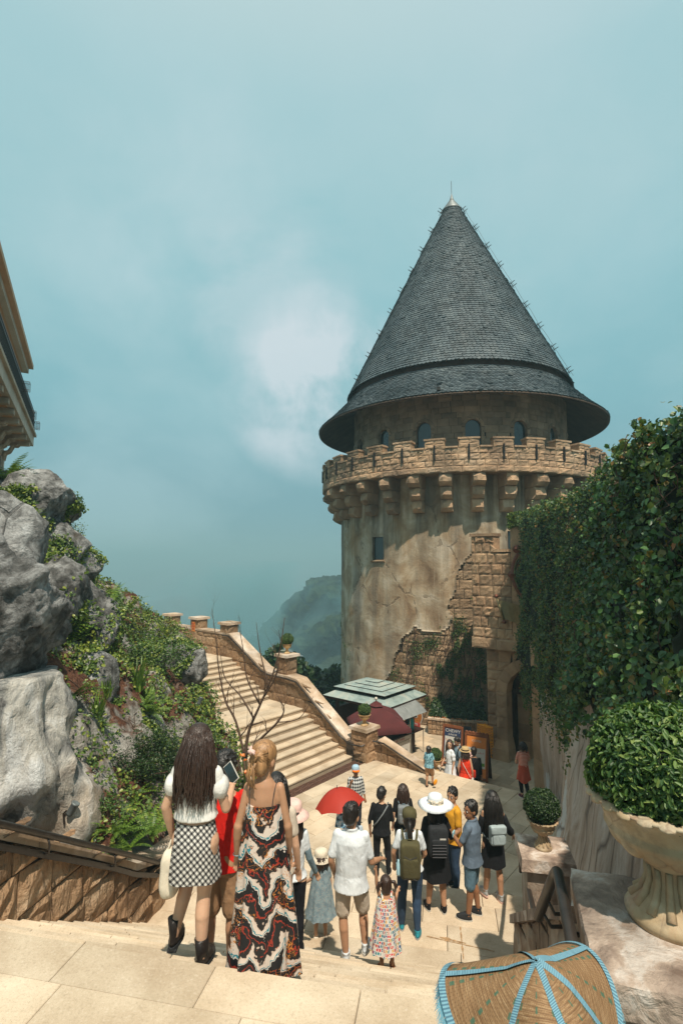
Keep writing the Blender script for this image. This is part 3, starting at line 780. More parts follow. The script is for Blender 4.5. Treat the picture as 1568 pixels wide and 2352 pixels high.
# --- corbels: three stepped blocks each
NC = 33; R2 = 8.43; zb0 = 10.74
unit = [None]*5
for q_ in range(5):
 b = MB(); rr = random.Random(q_)
 P = lambda x, y, z: Vector((x*(1+rr.uniform(-.06, .06)), y+rr.uniform(-.05, .05), z))
 g = 3
 pts = {}
 for i in range(g+1):
  for j in range(g+1):
   for k in range(g+1):
    if i in (0, g) or j in (0, g) or k in (0, g):
     x = i/g-.5; y = j/g; zq = -k/g
     if k == g and j == g: y -= .16; zq += .07
     if k == 0 and j == g: y -= .05
     if i in (0, g) and j == g: x *= .93
     if i not in (0, g) and k not in (0, g) and j == g: y += rr.uniform(-.02, .12)
     pts[(i, j, k)] = len(b.v); b.v.append(tuple(P(x, y, zq)))
 for a_ in range(g):
  for c_ in range(g):
   for e in (0, g):
    for F in (((e, a_, c_), (e, a_+1, c_), (e, a_+1, c_+1), (e, a_, c_+1)), ((a_, e, c_), (a_+1, e, c_), (a_+1, e, c_+1), (a_, e, c_+1)), ((a_, c_, e), (a_+1, c_, e), (a_+1, c_+1, e), (a_, c_+1, e))):
     b.f.append(tuple(pts[t_] for t_ in F)); b.mi.append(0)
 unit[q_] = mesh_of('corbel_stone', b, C['rstone'])
def corbel(th_, par):
 for k, (dep, h_, w) in enumerate(((8.36, .62, .62), (8.06, .58, .58), (7.78, .56, .56))):
  zt_ = zb0-.02-sum((.64, .60, .56)[:k]); r0 = TR-.1
  W_ = Matrix.Translation(cyl(th_, r0, zt_)) @ Matrix.Rotation(th_-pi/2, 4, 'Z') @ Matrix.Diagonal((w*trg.uniform(.95, 1.08), (dep-r0)*trg.uniform(.95, 1.03), h_, 1))
  put('stone', unit[trg.randrange(5)], par, W_)
th_off = cyl_hit(1021, 1090, 8.3)[0]
for k in range(NC):
 th_ = th_off+2*pi*k/NC
 e = bpy.data.objects.new('corbel', None); COL.objects.link(e); e.parent = tw; WM[e] = WM[tw]
 e.location = (0, 0, 0)
 corbel(th_, e)
# --- ring floor, parapet, merlons
mb = MB().lathe([(TR-.2, zb0), (R2-.03, zb0), (R2-.03, zb0+1.15), (R2-.45, zb0+1.15), (R2-.45, zb0+.25), (6.0, zb0+.25)], TC, 132)
build('gallery', mb, C['tstone'], tw, smooth=False)
for q_ in range(66):
 ta = th_off+2*pi*q_/66; tb = ta+2*pi/66; r = R2-.01; tm = (ta+tb)/2
 P = [cyl(ta, r, zb0-.03), cyl(tb, r, zb0-.03), cyl(tb, r, zb0+.25), cyl(ta, r, zb0+.25)]
 build('band_stone', MB().stone(*P, (cos(tm), sin(tm), 0), .07, trg, gap=.006, rough=.25), C['rstone'], tw)
cm = MB(); n_ = 0
mer = 2*pi/NC
slits = MB()
def vis(t_): return cos(t_-TH0) > .02
for row in range(3):
 z0 = zb0+.25+row*.30; z1_ = z0+.30
 x = 0.0; tot = 2*pi*R2
 while x < tot-.2:
  w = trg.uniform(.3, .7)
  if tot-x-w < .3: w = tot-x
  ta = th_off+x/R2; tb = ta+w/R2; x += w; tm = (ta+tb)/2; r = R2-.03
  P = [cyl(ta, r, z0), cyl(tb, r, z0), cyl(tb, r, z1_), cyl(ta, r, z1_)]
  if vis(tm): build('stone', MB().stone(*P, (cos(tm), sin(tm), 0), .05, trg, gap=.012, rough=.5), C['rstone'], tw)
  else: cm.stone(*P, (cos(tm), sin(tm), 0), .05, trg, gap=.012, rough=.5)
if cm.v: build('parapet_stones', cm, C['rstone'], tw, kind='stuff')
mo = (cyl_hit(1075, 1010, R2)[0]-th_off)
for k in range(NC):
 tm = th_off+mo+k*mer; hw = .47/R2; e = bpy.data.objects.new('merlon', None); COL.objects.link(e); e.parent = tw; WM[e] = WM[tw]
 z0 = zb0+1.15; z1_ = z0+.48
 b = MB(); ro, ri = R2+.03, R2-.45
 A_ = [cyl(tm-hw, ro, z0), cyl(tm+hw, ro, z0), cyl(tm+hw, ri, z0), cyl(tm-hw, ri, z0)]
 b.prism([q-UP*.02 for q in A_], [q+UP*.40 for q in A_])
 build('core', b, C['tstone'], e)
 for (fa, fb) in ((tm-hw, tm), (tm, tm+hw)):
  for zz0 in (z0, z0+.2):
   P = [cyl(fa, ro-.02, zz0), cyl(fb, ro-.02, zz0), cyl(fb, ro-.02, zz0+.2), cyl(fa, ro-.02, zz0+.2)]
   if vis(tm): build('stone', MB().stone(*P, (cos(tm), sin(tm), 0), .04, trg, gap=.01, rough=.4, g=2), C['rstone'], e)
 hw2 = hw+.04/R2
 A_ = [cyl(tm-hw2, ro+.05, z0+.40), cyl(tm+hw2, ro+.05, z0+.40), cyl(tm+hw2, ri-.03, z0+.40), cyl(tm-hw2, ri-.03, z0+.40)]
 build('capstone', MB().prism(A_, [q+UP*.085 for q in A_]), C['rstone'], e)
 t2 = tm+mer/2; hg = mer/2-hw-.004
 A_ = [cyl(t2-hg, ro+.05, z0-.005), cyl(t2+hg, ro+.05, z0-.005), cyl(t2+hg, ri-.03, z0-.005), cyl(t2-hg, ri-.03, z0-.005)]
 build('capstone', MB().prism(A_, [q+UP*.075 for q in A_]), C['rstone'], tw)
 d = Vector((cos(tm), sin(tm), 0)); tt = Vector((-sin(tm), cos(tm), 0)); c_ = cyl(tm, R2+.035, z0-.22)
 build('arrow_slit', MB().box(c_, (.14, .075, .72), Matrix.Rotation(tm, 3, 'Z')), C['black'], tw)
# --- drum with arched windows
RD = 6.47; zd0, zd1 = zb0+.2, 15.9
wa0 = cyl_hit(1085, 985, RD)[0]; wa1 = cyl_hit(1190, 985, RD)[0]; wa2 = cyl_hit(970, 990, RD)[0]; stepw = (wa1-wa2)/2
nwin = round(2*pi/stepw); stepw = 2*pi/nwin
zs, zt_w = cyl_hit(1085, 1010, RD)[1]-.25, cyl_hit(1085, 960, RD)[1]; ww = .40
wins = [wa0+k*stepw for k in range(nwin)]
build('drum', MB().lathe([(RD-.3, zd0), (RD-.3, zd1)], TC, 96), C['mortar'], tw, smooth=True)
def hit_win(ta, tb, za, zb_):
 for w_ in wins:
  d = wrap((ta+tb)/2-w_)*RD; hwid = (tb-ta)*RD/2
  if abs(d)-hwid < ww+.17 and zb_ > zs-.02 and za < zt_w+.2: return w_
 return None
z = zd0; dm = MB(); nd = 0
while z < zd1:
 h_ = trg.choice([.30, .34, .4]); x = 0.0; tot = 2*pi*RD
 while x < tot-.15:
  w = trg.uniform(.35, .8)
  if tot-x-w < .3: w = tot-x
  ta = x/RD; tb = (x+w)/RD; x += w
  w_ = hit_win(ta, tb, z, z+h_)
  segs = [(ta, tb)]
  if w_ is not None:
   d0 = w_-(ww+.16)/RD; d1 = w_+(ww+.16)/RD; segs = []
   a_ = ta;
   ra, rb = wrap(ta-w_)+w_, wrap(tb-w_)+w_
   if ra < d0-.012: segs.append((ra, min(rb, d0)))
   if rb > d1+.012: segs.append((max(ra, d1), rb))
  for (a_, b_) in segs:
   tm = (a_+b_)/2; r = RD
   P = [cyl(a_, r, z), cyl(b_, r, z), cyl(b_, r, z+h_), cyl(a_, r, z+h_)]
   if cos(tm-TH0) > .15 and nd < 260: build('stone', MB().stone(*P, (cos(tm), sin(tm), 0), .03, trg, gap=.014, rough=.4, g=2), C['dstone'], tw); nd += 1
   else: dm.stone(*P, (cos(tm), sin(tm), 0), .03, trg, gap=.014, rough=.4, g=1)
 z += h_
build('drum_stones', dm, C['dstone'], tw, kind='stuff')
for w_ in wins:
 if cos(w_-TH0) < -.2: continue
 def q(xo, zo, r): return cyl(w_+xo/RD, r, zo)
 zc = zt_w-ww
 g_ = MB(); arc = [(ww*cos(pi*i/10), zc+ww*sin(pi*i/10)) for i in range(11)]
 outl = [(-ww, zs), (ww, zs)]+arc
 g_.add([q(x_, z_, RD-.16) for x_, z_ in outl], [tuple(range(len(outl)))])
 wo = build('window', g_, C['glass'], tw)
 rv = MB()
 for (a_, b_) in zip(outl, outl[1:]+outl[:1]):
  rv.add([q(a_[0], a_[1], RD-.17), q(b_[0], b_[1], RD-.17), q(b_[0], b_[1], RD+.03), q(a_[0], a_[1], RD+.03)], [(0, 1, 2, 3)])
 build('reveal', rv, C['dstone'], wo)
 for i in range(7):
  a0, a1 = pi*i/7, pi*(i+1)/7; o_ = ww+.19
  P = [q(ww*cos(a0), zc+ww*sin(a0), RD), q(o_*cos(a0), zc+o_*sin(a0), RD), q(o_*cos(a1), zc+o_*sin(a1), RD), q(ww*cos(a1), zc+ww*sin(a1), RD)]
  build('stone', MB().stone(*P, (cos(w_), sin(w_), 0), .06, trg, gap=.008, rough=.3, g=1), C['dstone'], wo)
 o_ = ww+.19; sp_ = MB()
 for sg in (-1, 1):
  pts = [q(sg*o_*cos(pi*i/12), zc+o_*sin(pi*i/12), RD+.0) for i in range(7)]; top_ = [q(sg*(ww+.2)*(1-i/6), zt_w+.42, RD+.0) for i in range(7)]
  for i in range(6): sp_.add([pts[i], pts[i+1], top_[i+1], top_[i]], [(0, 1, 2, 3)])
 build('spandrel', sp_, C['dstone'], wo)
 zz_ = zs; k = 0
 while zz_ < zc-.05:
  hb = min(.24, zc-zz_); wd = .16+.05*(k % 2)
  for sg in (-1, 1):
   xa, xb = sorted((sg*ww, sg*(ww+wd)))
   build('stone', MB().stone(q(xa, zz_, RD), q(xb, zz_, RD), q(xb, zz_+hb, RD), q(xa, zz_+hb, RD), (cos(w_), sin(w_), 0), .055, trg, gap=.006, rough=.3, g=1), C['dstone'], wo)
  zz_ += hb; k += 1
 build('sill', MB().prism([q(-ww-.2, zs-.13, RD-.1), q(ww+.2, zs-.13, RD-.1), q(ww+.2, zs-.13, RD+.1), q(-ww-.2, zs-.13, RD+.1)], [q(-ww-.2, zs, RD-.1), q(ww+.2, zs, RD-.1), q(ww+.2, zs, RD+.1), q(-ww-.2, zs, RD+.1)]), C['dstone'], wo)
# --- roof
C['slate'] = M_stone('slate', [(.3, (.045, .068, .082)), (.5, (.072, .10, .118)), (.7, (.11, .145, .165))], .5, .38, .5, 9, .02, .55, grime=.25, gscale=1.5)
C['soffit'] = M_plain('brown boarded soffit', (.075, .048, .033), .85, .35, 1.5, .3)
ZA = 30.9; ZC0 = 16.78; RC0 = 6.92
ztip = 30.0; RR = lambda z: RC0*(ZA-z)/(ZA-ZC0)
build('roof_cone', MB().lathe([(RC0-.06, ZC0), (.02, ZA-.1)], TC, 96), C['soffit'], tw, smooth=True)
sk = [(8.72, 14.52), (8.30, 14.88), (7.75, 15.42), (7.2, 16.0), (6.72, 16.55)]
build('eaves', MB().lathe([(r-.05, z-.03) for r, z in sk]+[(6.5, 16.6), (6.5, 16.5), (7.0, 15.9), (7.6, 15.2), (8.3, 14.6), (8.62, 14.42), (8.72, 14.44), (8.70, 14.5)], TC, 120), C['soffit'], tw, smooth=False)
build('soffit', MB().lathe([(6.3, 15.75), (7.3, 15.3), (8.45, 14.48)], TC, 96), C['soffit'], tw, smooth=True)
build('roof_band', MB().lathe([(6.62, 16.45), (6.62, 16.95)], TC, 96), M_plain('red brown band', (.09, .045, .035), .8, .3, 3), tw, smooth=True)
small = MB(); big_ = []
def shingle(b, r0, z0, r1, z1_, th_, w, rr):
 """r0,z0 lower edge, r1,z1 upper; scalloped lower end, slightly lifted"""
 s_ = Vector((r1-r0, 0, z1_-z0)); L = s_.length; nx, nz_ = s_.z/L, -s_.x/L
 lift = .028+rr.uniform(0, .022); tilt = rr.uniform(-.006, .006)
 if rr.random() < .03: lift += .03
 def pt(x, t_, h_): r = r0+(r1-r0)*t_+nx*h_; z_ = z0+(z1_-z0)*t_+nz_*h_; return cyl(th_+x/max(r0, .3), r, z_)
 dz = rr.uniform(-.06, .06)
 P = [pt(-w/2, .30+dz, lift*.8), pt(-w*.3, .06+dz, lift+tilt), pt(0, -.04+dz, lift), pt(w*.3, .06+dz, lift-tilt), pt(w/2, .30+dz, lift*.8), pt(w/2, 1.15, .004), pt(-w/2, 1.15, .004)]
 Q = [pt(-w/2, .30+dz, -.01), pt(-w*.3, .06+dz, -.01), pt(0, -.04+dz, -.01), pt(w*.3, .06+dz, -.01), pt(w/2, .30+dz, -.01)]
 b.add(P+Q, [(0, 1, 2, 3, 4, 5, 6), (0, 7, 8, 1), (1, 8, 9, 2), (2, 9, 10, 3), (3, 10, 11, 4)])
srg = random.Random(3)
ex = .178; slant = hypot(ZA-ZC0, RC0); n_rows = int((slant-1.05)/ex); cand = 0
for k in range(n_rows):
 t0 = k*ex/slant; t1 = (k+1)*ex/slant
 z0 = ZC0+(ZA-ZC0)*t0; z1_ = ZC0+(ZA-ZC0)*t1; r0, r1 = RR(z0), RR(z1_)
 m_ = max(8, int(2*pi*r0/.215));
 for i in range(m_):
  th_ = 2*pi*(i+.5*(k % 2))/m_+srg.uniform(-.0015, .0015)
  if cos(th_-TH0) > .35 and cand < 150:
   b = MB(); shingle(b, r0, z0, r1, z1_, th_, 2*pi*r0/m_*.97, srg); build('shingle', b, C['slate'], tw); cand += 1
  else: shingle(small, r0, z0, r1, z1_, th_, 2*pi*r0/m_*.97, srg)
cand = 0
for (ra, za), (rb, zb_) in zip(sk, sk[1:]):
 L = hypot(rb-ra, zb_-za); n_ = max(1, round(L/.165))
 for k in range(n_):
  r0 = ra+(rb-ra)*k/n_; z0 = za+(zb_-za)*k/n_; r1 = ra+(rb-ra)*(k+1)/n_; z1_ = za+(zb_-za)*(k+1)/n_
  m_ = int(2*pi*r0/.215)
  for i in range(m_):
   th_ = 2*pi*(i+.5*(k % 2))/m_
   if cos(th_-TH0) > .3 and cand < 150:
    b = MB(); shingle(b, r0, z0, r1, z1_, th_, 2*pi*r0/m_*.97, srg); build('shingle', b, C['slate'], tw); cand += 1
   else: shingle(small, r0, z0, r1, z1_, th_, 2*pi*r0/m_*.97, srg)
build('shingles', small, C['slate'], tw, kind='stuff')
C['lead'] = M_plain('grey lead', (.16, .18, .18), .5, .2, 3, metal=.4)
build('roof_tip', MB().lathe([(RR(29.75)+.1, 29.7), (RR(29.8)+.1, 29.8), (.16, 30.5), (.02, 31.0)], TC, 24), C['lead'], tw, smooth=True)
build('lightning_rod', MB().tube([TC+UP*30.8, TC+UP*31.9], .018, 5), C['iron'], tw)
def roof_hook(th_, z, par):
 r = RR(z); d = Vector((cos(th_), sin(th_), 0)); tt = Vector((-sin(th_), cos(th_), 0)); sl = Vector((d.x*-RC0, d.y*-RC0, ZA-ZC0)).normalized(); nn = (d*(ZA-ZC0)+UP*RC0).normalized()
 c_ = cyl(th_, r, z); b = MB()
 for sg in (-1, 1):
  b.tube([c_+sl*.13*sg-nn*.02, c_+sl*.13*sg+nn*.36], .022, 5)
  b.tube([c_+sl*.13*sg+nn*.1+tt*.24, c_+sl*.13*sg+nn*.1-tt*.24], .016, 5)
 b.tube([c_-sl*.13+nn*.12, c_+sl*.13+nn*.12], .016, 5)
 build('roof_hook', b, C['iron'], par)
thr = TH0+math.acos(RC0/TD)-.17; thl = TH0-.98
for k in range(9):
 z = 17.3+k*1.52; roof_hook(thr, z, tw); roof_hook(thl, z, tw)
build('wire', MB().tube([cyl(thr, RR(z)+.2+.03*sin(z*3), z) for z in [17+i*.9 for i in range(15)]], .008, 4), C['iron'], tw)
for u_, v_, in ((1042, 765), (1048, 518), (1070, 762), (1062, 556)):
 pass
c_ = cyl(TH0-.09, 8.6, 14.75); build('lamp', MB().box(c_, (.2, .16, .16), Matrix.Rotation(TH0, 3, 'Z')).tube([c_, c_-UP*.25], .03, 6), C['iron'], tw)
# ================================================================ foliage helpers
def M_leaf(name, stops, rough=.42, spec=.5, trans=.25):
 m, N, bs = newmat(name)
 r = N.rand(); big = N.noise(N.pos(), 1.6, 3)
 f = N.math('ADD', N.math('MULTIPLY', r, .75), N.math('MULTIPLY', big, .35))
 col = N.ramp(f, stops); finish(N, bs, col, rough, None, spec=spec)
 if trans:
  tr = N.n('ShaderNodeBsdfTranslucent'); N.l(N.mix(1, col, (1.3, 1.35, .6), 'MULTIPLY'), tr.inputs[0])
  mx = N.n('ShaderNodeMixShader'); mx.inputs[0].default_value = trans; N.l(bs.outputs[0], mx.inputs[1]); N.l(tr.outputs[0], mx.inputs[2])
  out = [n for n in N.t.nodes if n.type == 'OUTPUT_MATERIAL'][0]; N.l(mx.outputs[0], out.inputs[0])
 return m
C['ivy'] = M_leaf('ivy leaves', [(.05, (.018, .042, .016)), (.35, (.036, .078, .024)), (.62, (.07, .13, .035)), (.83, (.13, .19, .04)), (.95, (.30, .13, .04))])
C['vine'] = M_leaf('rock creeper leaves', [(.05, (.022, .05, .012)), (.35, (.055, .105, .02)), (.65, (.13, .20, .03)), (.95, (.32, .34, .06))])
C['box'] = M_leaf('box leaves', [(.05, (.02, .05, .014)), (.45, (.045, .105, .022)), (.75, (.10, .18, .035)), (1, (.26, .32, .09))], rough=.5)
C['boxd'] = M_leaf('dark box leaves', [(.05, (.010, .028, .010)), (.5, (.022, .055, .014)), (.85, (.05, .09, .02)), (1, (.09, .12, .03))])
C['fern'] = M_leaf('fern fronds', [(.05, (.04, .08, .012)), (.4, (.08, .16, .02)), (.8, (.16, .25, .035)), (1, (.25, .30, .05))])
C['dry'] = M_leaf('dry leaves', [(.1, (.16, .09, .05)), (.6, (.32, .20, .12)), (1, (.45, .33, .22))])
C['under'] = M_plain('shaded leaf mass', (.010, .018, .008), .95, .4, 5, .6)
C['twig'] = M_plain('twigs', (.085, .05, .032), .85, .3, 20, .3)
nrg = np.random.default_rng(4)
def leaf_cloud(name, Cn, Nn, size, mat, parent=None, kind='stuff', fold=.25, width=.55, up=.3, jit=.7, mi=None):
 """thousands of folded six-corner leaves, numpy"""
 n = len(Cn); Cn = np.asarray(Cn, float); Nn = np.asarray(Nn, float); size = np.broadcast_to(np.asarray(size, float), (n,))
 Nn = Nn+nrg.normal(0, jit, (n, 3)); Nn /= np.linalg.norm(Nn, axis=1)[:, None]+1e-9
 D = nrg.normal(0, 1, (n, 3)); D[:, 2] -= up*2
 D -= (D*Nn).sum(1)[:, None]*Nn; D /= np.linalg.norm(D, axis=1)[:, None]+1e-9
 B = np.cross(Nn, D); s = size[:, None]
 base = Cn-D*s*.5; tip = Cn+D*s*.55-Nn*s*.12; w = width*s*.5
 l1 = Cn-D*s*.22+B*w+Nn*s*fold*.5; l2 = Cn+D*s*.2+B*w*.85+Nn*s*fold*.4
 r1 = Cn-D*s*.22-B*w+Nn*s*fold*.5; r2 = Cn+D*s*.2-B*w*.85+Nn*s*fold*.4
 V = np.stack([base, l1, l2, tip, r2, r1], 1).reshape(-1, 3)
 o = np.arange(n)*6
 F = np.stack([np.stack([o, o+1, o+2, o+3], 1), np.stack([o, o+3, o+4, o+5], 1)], 1).reshape(-1)
 me = bpy.data.meshes.new(name); me.vertices.add(n*6); me.vertices.foreach_set('co', V.ravel())
 me.loops.add(n*8); me.loops.foreach_set('vertex_index', F.astype(np.int32))
 me.polygons.add(n*2); me.polygons.foreach_set('loop_start', np.arange(0, n*8, 4, dtype=np.int32)); me.polygons.foreach_set('loop_total', np.full(n*2, 4, np.int32))
 me.materials.append(mat); me.update(calc_edges=True)
 if parent is not None and WM.get(parent, Matrix()) != Matrix(): me.transform(WM[parent].inverted())
 o_ = bpy.data.objects.new(name, me); COL.objects.link(o_)
 if parent is not None: o_.parent = parent
 if kind: o_['kind'] = kind
 WM[o_] = WM.get(parent, Matrix())
 return o_
def fbm(x, y, z=0.0, o=4, s=1.0):
 return noise.fractal(Vector((x*s, y*s, z*s)), .6, 2.0, o)
# ================================================================ gatehouse
GA = at(1126, 1734, z=LANE); GN = -G1
gate = thing('gatehouse', 'sandstone gatehouse with pointed-shadow archway, boxed out upper storey and crenel', 'gatehouse', (GA.x, GA.y, LANE))
gate['label'] = 'brown stone gatehouse with an archway under a boxed out upper storey'
def GP(t, z, o=0.0): q = Vector((GA.x, GA.y, 0))+G2*t+GN*o; q.z = z; return q
tc, Ri, Ro, zsp, zbx = 1.85, 1.02, 1.46, 1.25, 2.98
def arc_x(z, R):
 if z <= zsp: return tc-R
 if z >= zsp+R: return tc
 return tc-sqrt(R*R-(z-zsp)**2)
C['gstone'] = M_stone('gate stone', [(.28, (.24, .155, .095)), (.45, (.38, .255, .16)), (.6, (.47, .33, .21)), (.75, (.56, .42, .28))], .9, .22, .8, 3.5, .06, .9, grime=.3, wave=.6)
z = LANE-.05; grg = random.Random(9)
while z < zbx:
 h_ = grg.uniform(.36, .5); h_ = min(h_, zbx-z); x = 0.0
 xa0 = arc_x(z, Ro) if z < zsp+Ro else 3.2; xa1 = arc_x(z+h_, Ro) if z+h_ < zsp+Ro else 3.2
 lim = max(xa0, xa1) if z+h_ < zsp+Ro else 3.2
 while x < lim-.03:
  w = grg.uniform(.3, .62)
  xe = x+w
  if lim-xe < .16: xe = lim
  e0, e1 = min(xe, xa0), min(xe, xa1)
  if z >= zsp+Ro or z+h_ >= zsp+Ro: e0 = min(xe, max(xa0, x+.05)); e1 = xe
  if max(e0, e1)-x > .05:
   P = [GP(x, z), GP(max(e0, x+.02), z), GP(max(e1, x+.02), z+h_), GP(x, z+h_)]
   build('stone', MB().stone(*P, GN, .05, grg, gap=.01, rough=.45), C['gstone'], gate)
  x = xe
 z += h_
build('side_wall', MB().prism([GP(tc+Ri, LANE, 0), GP(tc+Ri+1.2, LANE, 0), GP(tc+Ri+1.2, LANE, -.9), GP(tc+Ri, LANE, -.9)], [GP(tc+Ri, zbx, 0), GP(tc+Ri+1.2, zbx, 0), GP(tc+Ri+1.2, zbx, -.9), GP(tc+Ri, zbx, -.9)]), C['gstone'], gate)
build('core', MB().prism([GP(-.02, LANE-.1, -.02), GP(tc-Ri-.05, LANE-.1, -.02), GP(tc-Ri-.05, LANE-.1, -3), GP(-.02, LANE-.1, -3)], [GP(-.02, zbx, -.02), GP(tc-Ri-.05, zbx, -.02), GP(tc-Ri-.05, zbx, -3), GP(-.02, zbx, -3)]), C['mortar'], gate)
lint = MB(); lint.prism([GP(-.02, zsp+Ri+.02, -.03), GP(4, zsp+Ri+.02, -.03), GP(4, zsp+Ri+.02, -3), GP(-.02, zsp+Ri+.02, -3)], [GP(-.02, zbx, -.03), GP(4, zbx, -.03), GP(4, zbx, -3), GP(-.02, zbx, -3)])
build('lintel_core', lint, C['mortar'], gate)
for i in range(9):
 a0, a1 = pi-pi*i/9, pi-pi*(i+1)/9
 f = lambda R, a, o: GP(tc+R*cos(a), zsp+R*sin(a), o)
 b = MB().stone(f(Ro, a0, .06), f(Ri, a0, .06), f(Ri, a1, .06), f(Ro, a1, .06), GN, .025, grg, gap=.007, rough=.2, g=2)
 b.add([f(Ri, a0, .06), f(Ri, a0, -.5), f(Ri, a1, -.5), f(Ri, a1, .06)], [(0, 1, 2, 3)])
 b.add([f(Ro, a0, -.1), f(Ro, a0, .06), f(Ro, a1, .06), f(Ro, a1, -.1)], [(0, 1, 2, 3)])
 build('voussoir', b, C['gstone'], gate)
z = LANE+.78
while z < zsp-.02:
 h_ = min(grg.uniform(.36, .46), zsp-z)
 b = MB().stone(GP(tc-Ro, z, .06), GP(tc-Ri, z, .06), GP(tc-Ri, z+h_, .06), GP(tc-Ro, z+h_, .06), GN, .03, grg, gap=.006, rough=.3, g=2)
 b.stone(GP(tc-Ri, z, .06), GP(tc-Ri, z, -.45), GP(tc-Ri, z+h_, -.45), GP(tc-Ri, z+h_, .06), G2, .02, grg, gap=.006, rough=.3, g=2)
 build('jamb_stone', b, C['gstone'], gate); z += h_
b = MB(); zz0, zz1, zz2 = LANE-.05, LANE+.42, LANE+.8
pr = lambda e, z: [GP(tc-Ro-e, z, .06+e), GP(tc-Ri+e*.6, z, .06+e), GP(tc-Ri+e*.6, z, -.5), GP(tc-Ro-e, z, -.5)]
b.prism(pr(.15, zz0), pr(.14, zz1)); build('plinth', b, C['gstone'], gate)
b = MB(); b.prism(pr(.13, zz1+.01), pr(.0, zz2)); build('plinth', b, C['gstone'], gate)
z = LANE
while z < zsp+.6:
 b = MB().stone(GP(tc-Ri+.12, z, -.75), GP(tc-Ri+.62, z, -.75), GP(tc-Ri+.62, z+.66, -.75), GP(tc-Ri+.12, z+.66, -.75), GN, .03, grg, gap=.007, rough=.2, g=2)
 b.stone(GP(tc-Ri+.62, z, -.75), GP(tc-Ri+.62, z, -1.4), GP(tc-Ri+.62, z+.66, -1.4), GP(tc-Ri+.62, z+.66, -.75), G2, .02, grg, gap=.007, rough=.2, g=2)
 build('inner_stone', b, C['gstone'], gate); z += .66
build('inner_core', MB().prism([GP(tc-Ri-.1, LANE, -.77), GP(tc-Ri+.6, LANE, -.77), GP(tc-Ri+.6, LANE, -1.5), GP(tc-Ri-.1, LANE, -1.5)], [GP(tc-Ri-.1, 2.5, -.77), GP(tc-Ri+.6, 2.5, -.77), GP(tc-Ri+.6, 2.5, -1.5), GP(tc-Ri-.1, 2.5, -1.5)]), C['mortar'], gate)
build('back_wall', MB().prism([GP(-.02, LANE, -2.6), GP(4.2, LANE, -2.6), GP(4.2, LANE, -3), GP(-.02, LANE, -3)], [GP(-.02, 3, -2.6), GP(4.2, 3, -2.6), GP(4.2, 3, -3), GP(-.02, 3, -3)]), C['mortar'], gate)
build('beam', MB().prism([GP(tc-Ri+.02, zsp-.12, -.55), GP(tc+Ri, zsp-.12, -.55), GP(tc+Ri, zsp-.12, -.7), GP(tc-Ri+.02, zsp-.12, -.7)], [GP(tc-Ri+.02, zsp+.06, -.55), GP(tc+Ri, zsp+.06, -.55), GP(tc+Ri, zsp+.06, -.7), GP(tc-Ri+.02, zsp+.06, -.7)]), C['wood'], gate)
for k in range(6):
 x = tc-Ri+.12+k*.34
 build('plank', MB().prism([GP(x, zsp+.06, -.6), GP(x+.3, zsp+.06, -.6), GP(x+.3, zsp+.06, -.66), GP(x, zsp+.06, -.66)], [GP(x, zsp+Ri, -.6), GP(x+.3, zsp+Ri, -.6), GP(x+.3, zsp+Ri, -.66), GP(x, zsp+Ri, -.66)]), C['wood'], gate)
OB = .36; tl = -.42
zlo, zcr, zme = zbx, 6.95, 7.62
bx = MB(); bx.prism([GP(tl+.02, zlo, OB-.03), GP(3.6, zlo, OB-.03), GP(3.6, zlo, -2.9), GP(tl+.02, zlo, -2.9)], [GP(tl+.02, zcr, OB-.03), GP(3.6, zcr, OB-.03), GP(3.6, zcr, -2.9), GP(tl+.02, zcr, -2.9)])
build('upper_core', bx, C['mortar'], gate)
A_, B_ = GP(tl, 0, OB-.02), GP(1.28, 0, OB-.02)
build('band', MB().stone(GP(tl-.05, zlo-.02, OB), GP(.6, zlo-.02, OB), GP(.6, zlo+.42, OB), GP(tl-.05, zlo+.42, OB), GN, .06, grg, gap=.006, rough=.2), C['gstone'], gate)
build('band', MB().stone(GP(.6, zlo-.02, OB), GP(1.7, zlo-.02, OB), GP(1.7, zlo+.42, OB), GP(.6, zlo+.42, OB), GN, .06, grg, gap=.006, rough=.2), C['gstone'], gate)
course_wall('', gate, A_, B_, lambda x: zlo+.42, lambda x: zme-.08 if x < .98 else zcr-.06, .42, C['gstone'], GN, .05, (.32, .62), rough=.45)
for z0 in (zlo+.42,):
 z = z0
 while z < zcr:
  build('stone', MB().stone(GP(tl, z, -.4), GP(tl, z, OB-.02), GP(tl, z+.42, OB-.02), GP(tl, z+.42, -.4), -G2, .04, grg, g=2), C['gstone'], gate); z += .42
bm = MB(); bm.prism([GP(tl+.02, zcr-.1, OB-.04), GP(tl+.97, zcr-.1, OB-.04), GP(tl+.97, zcr-.1, -.3), GP(tl+.02, zcr-.1, -.3)], [GP(tl+.02, zme-.05, OB-.04), GP(tl+.97, zme-.05, OB-.04), GP(tl+.97, zme-.05, -.3), GP(tl+.02, zme-.05, -.3)])
build('merlon_core', bm, C['gstone'], gate)
for (a, b_, z_) in ((tl-.06, tl+1.0, zme-.06), (tl+1.005, tl+1.75, zcr-.05)):
 build('capstone', MB().prism([GP(a, z_, OB+.06), GP(b_, z_, OB+.06), GP(b_, z_, -.4), GP(a, z_, -.4)], [GP(a, z_+.12, OB+.05), GP(b_, z_+.12, OB+.05), GP(b_, z_+.14, -.4), GP(a, z_+.14, -.4)]), C['gstone'], gate)
pn = MB(); pn.prism([GP(1.31, zlo+.4, OB+.05), GP(3.5, zlo+.4, OB+.05), GP(3.5, zlo+.4, -.5), GP(1.31, zlo+.4, -.5)], [GP(1.31, 8.35, OB+.05), GP(3.5, 8.35, OB+.05), GP(3.5, 8.35, -.5), GP(1.31, 8.35, -.5)])
build('panel', pn, C['gstone'], gate)
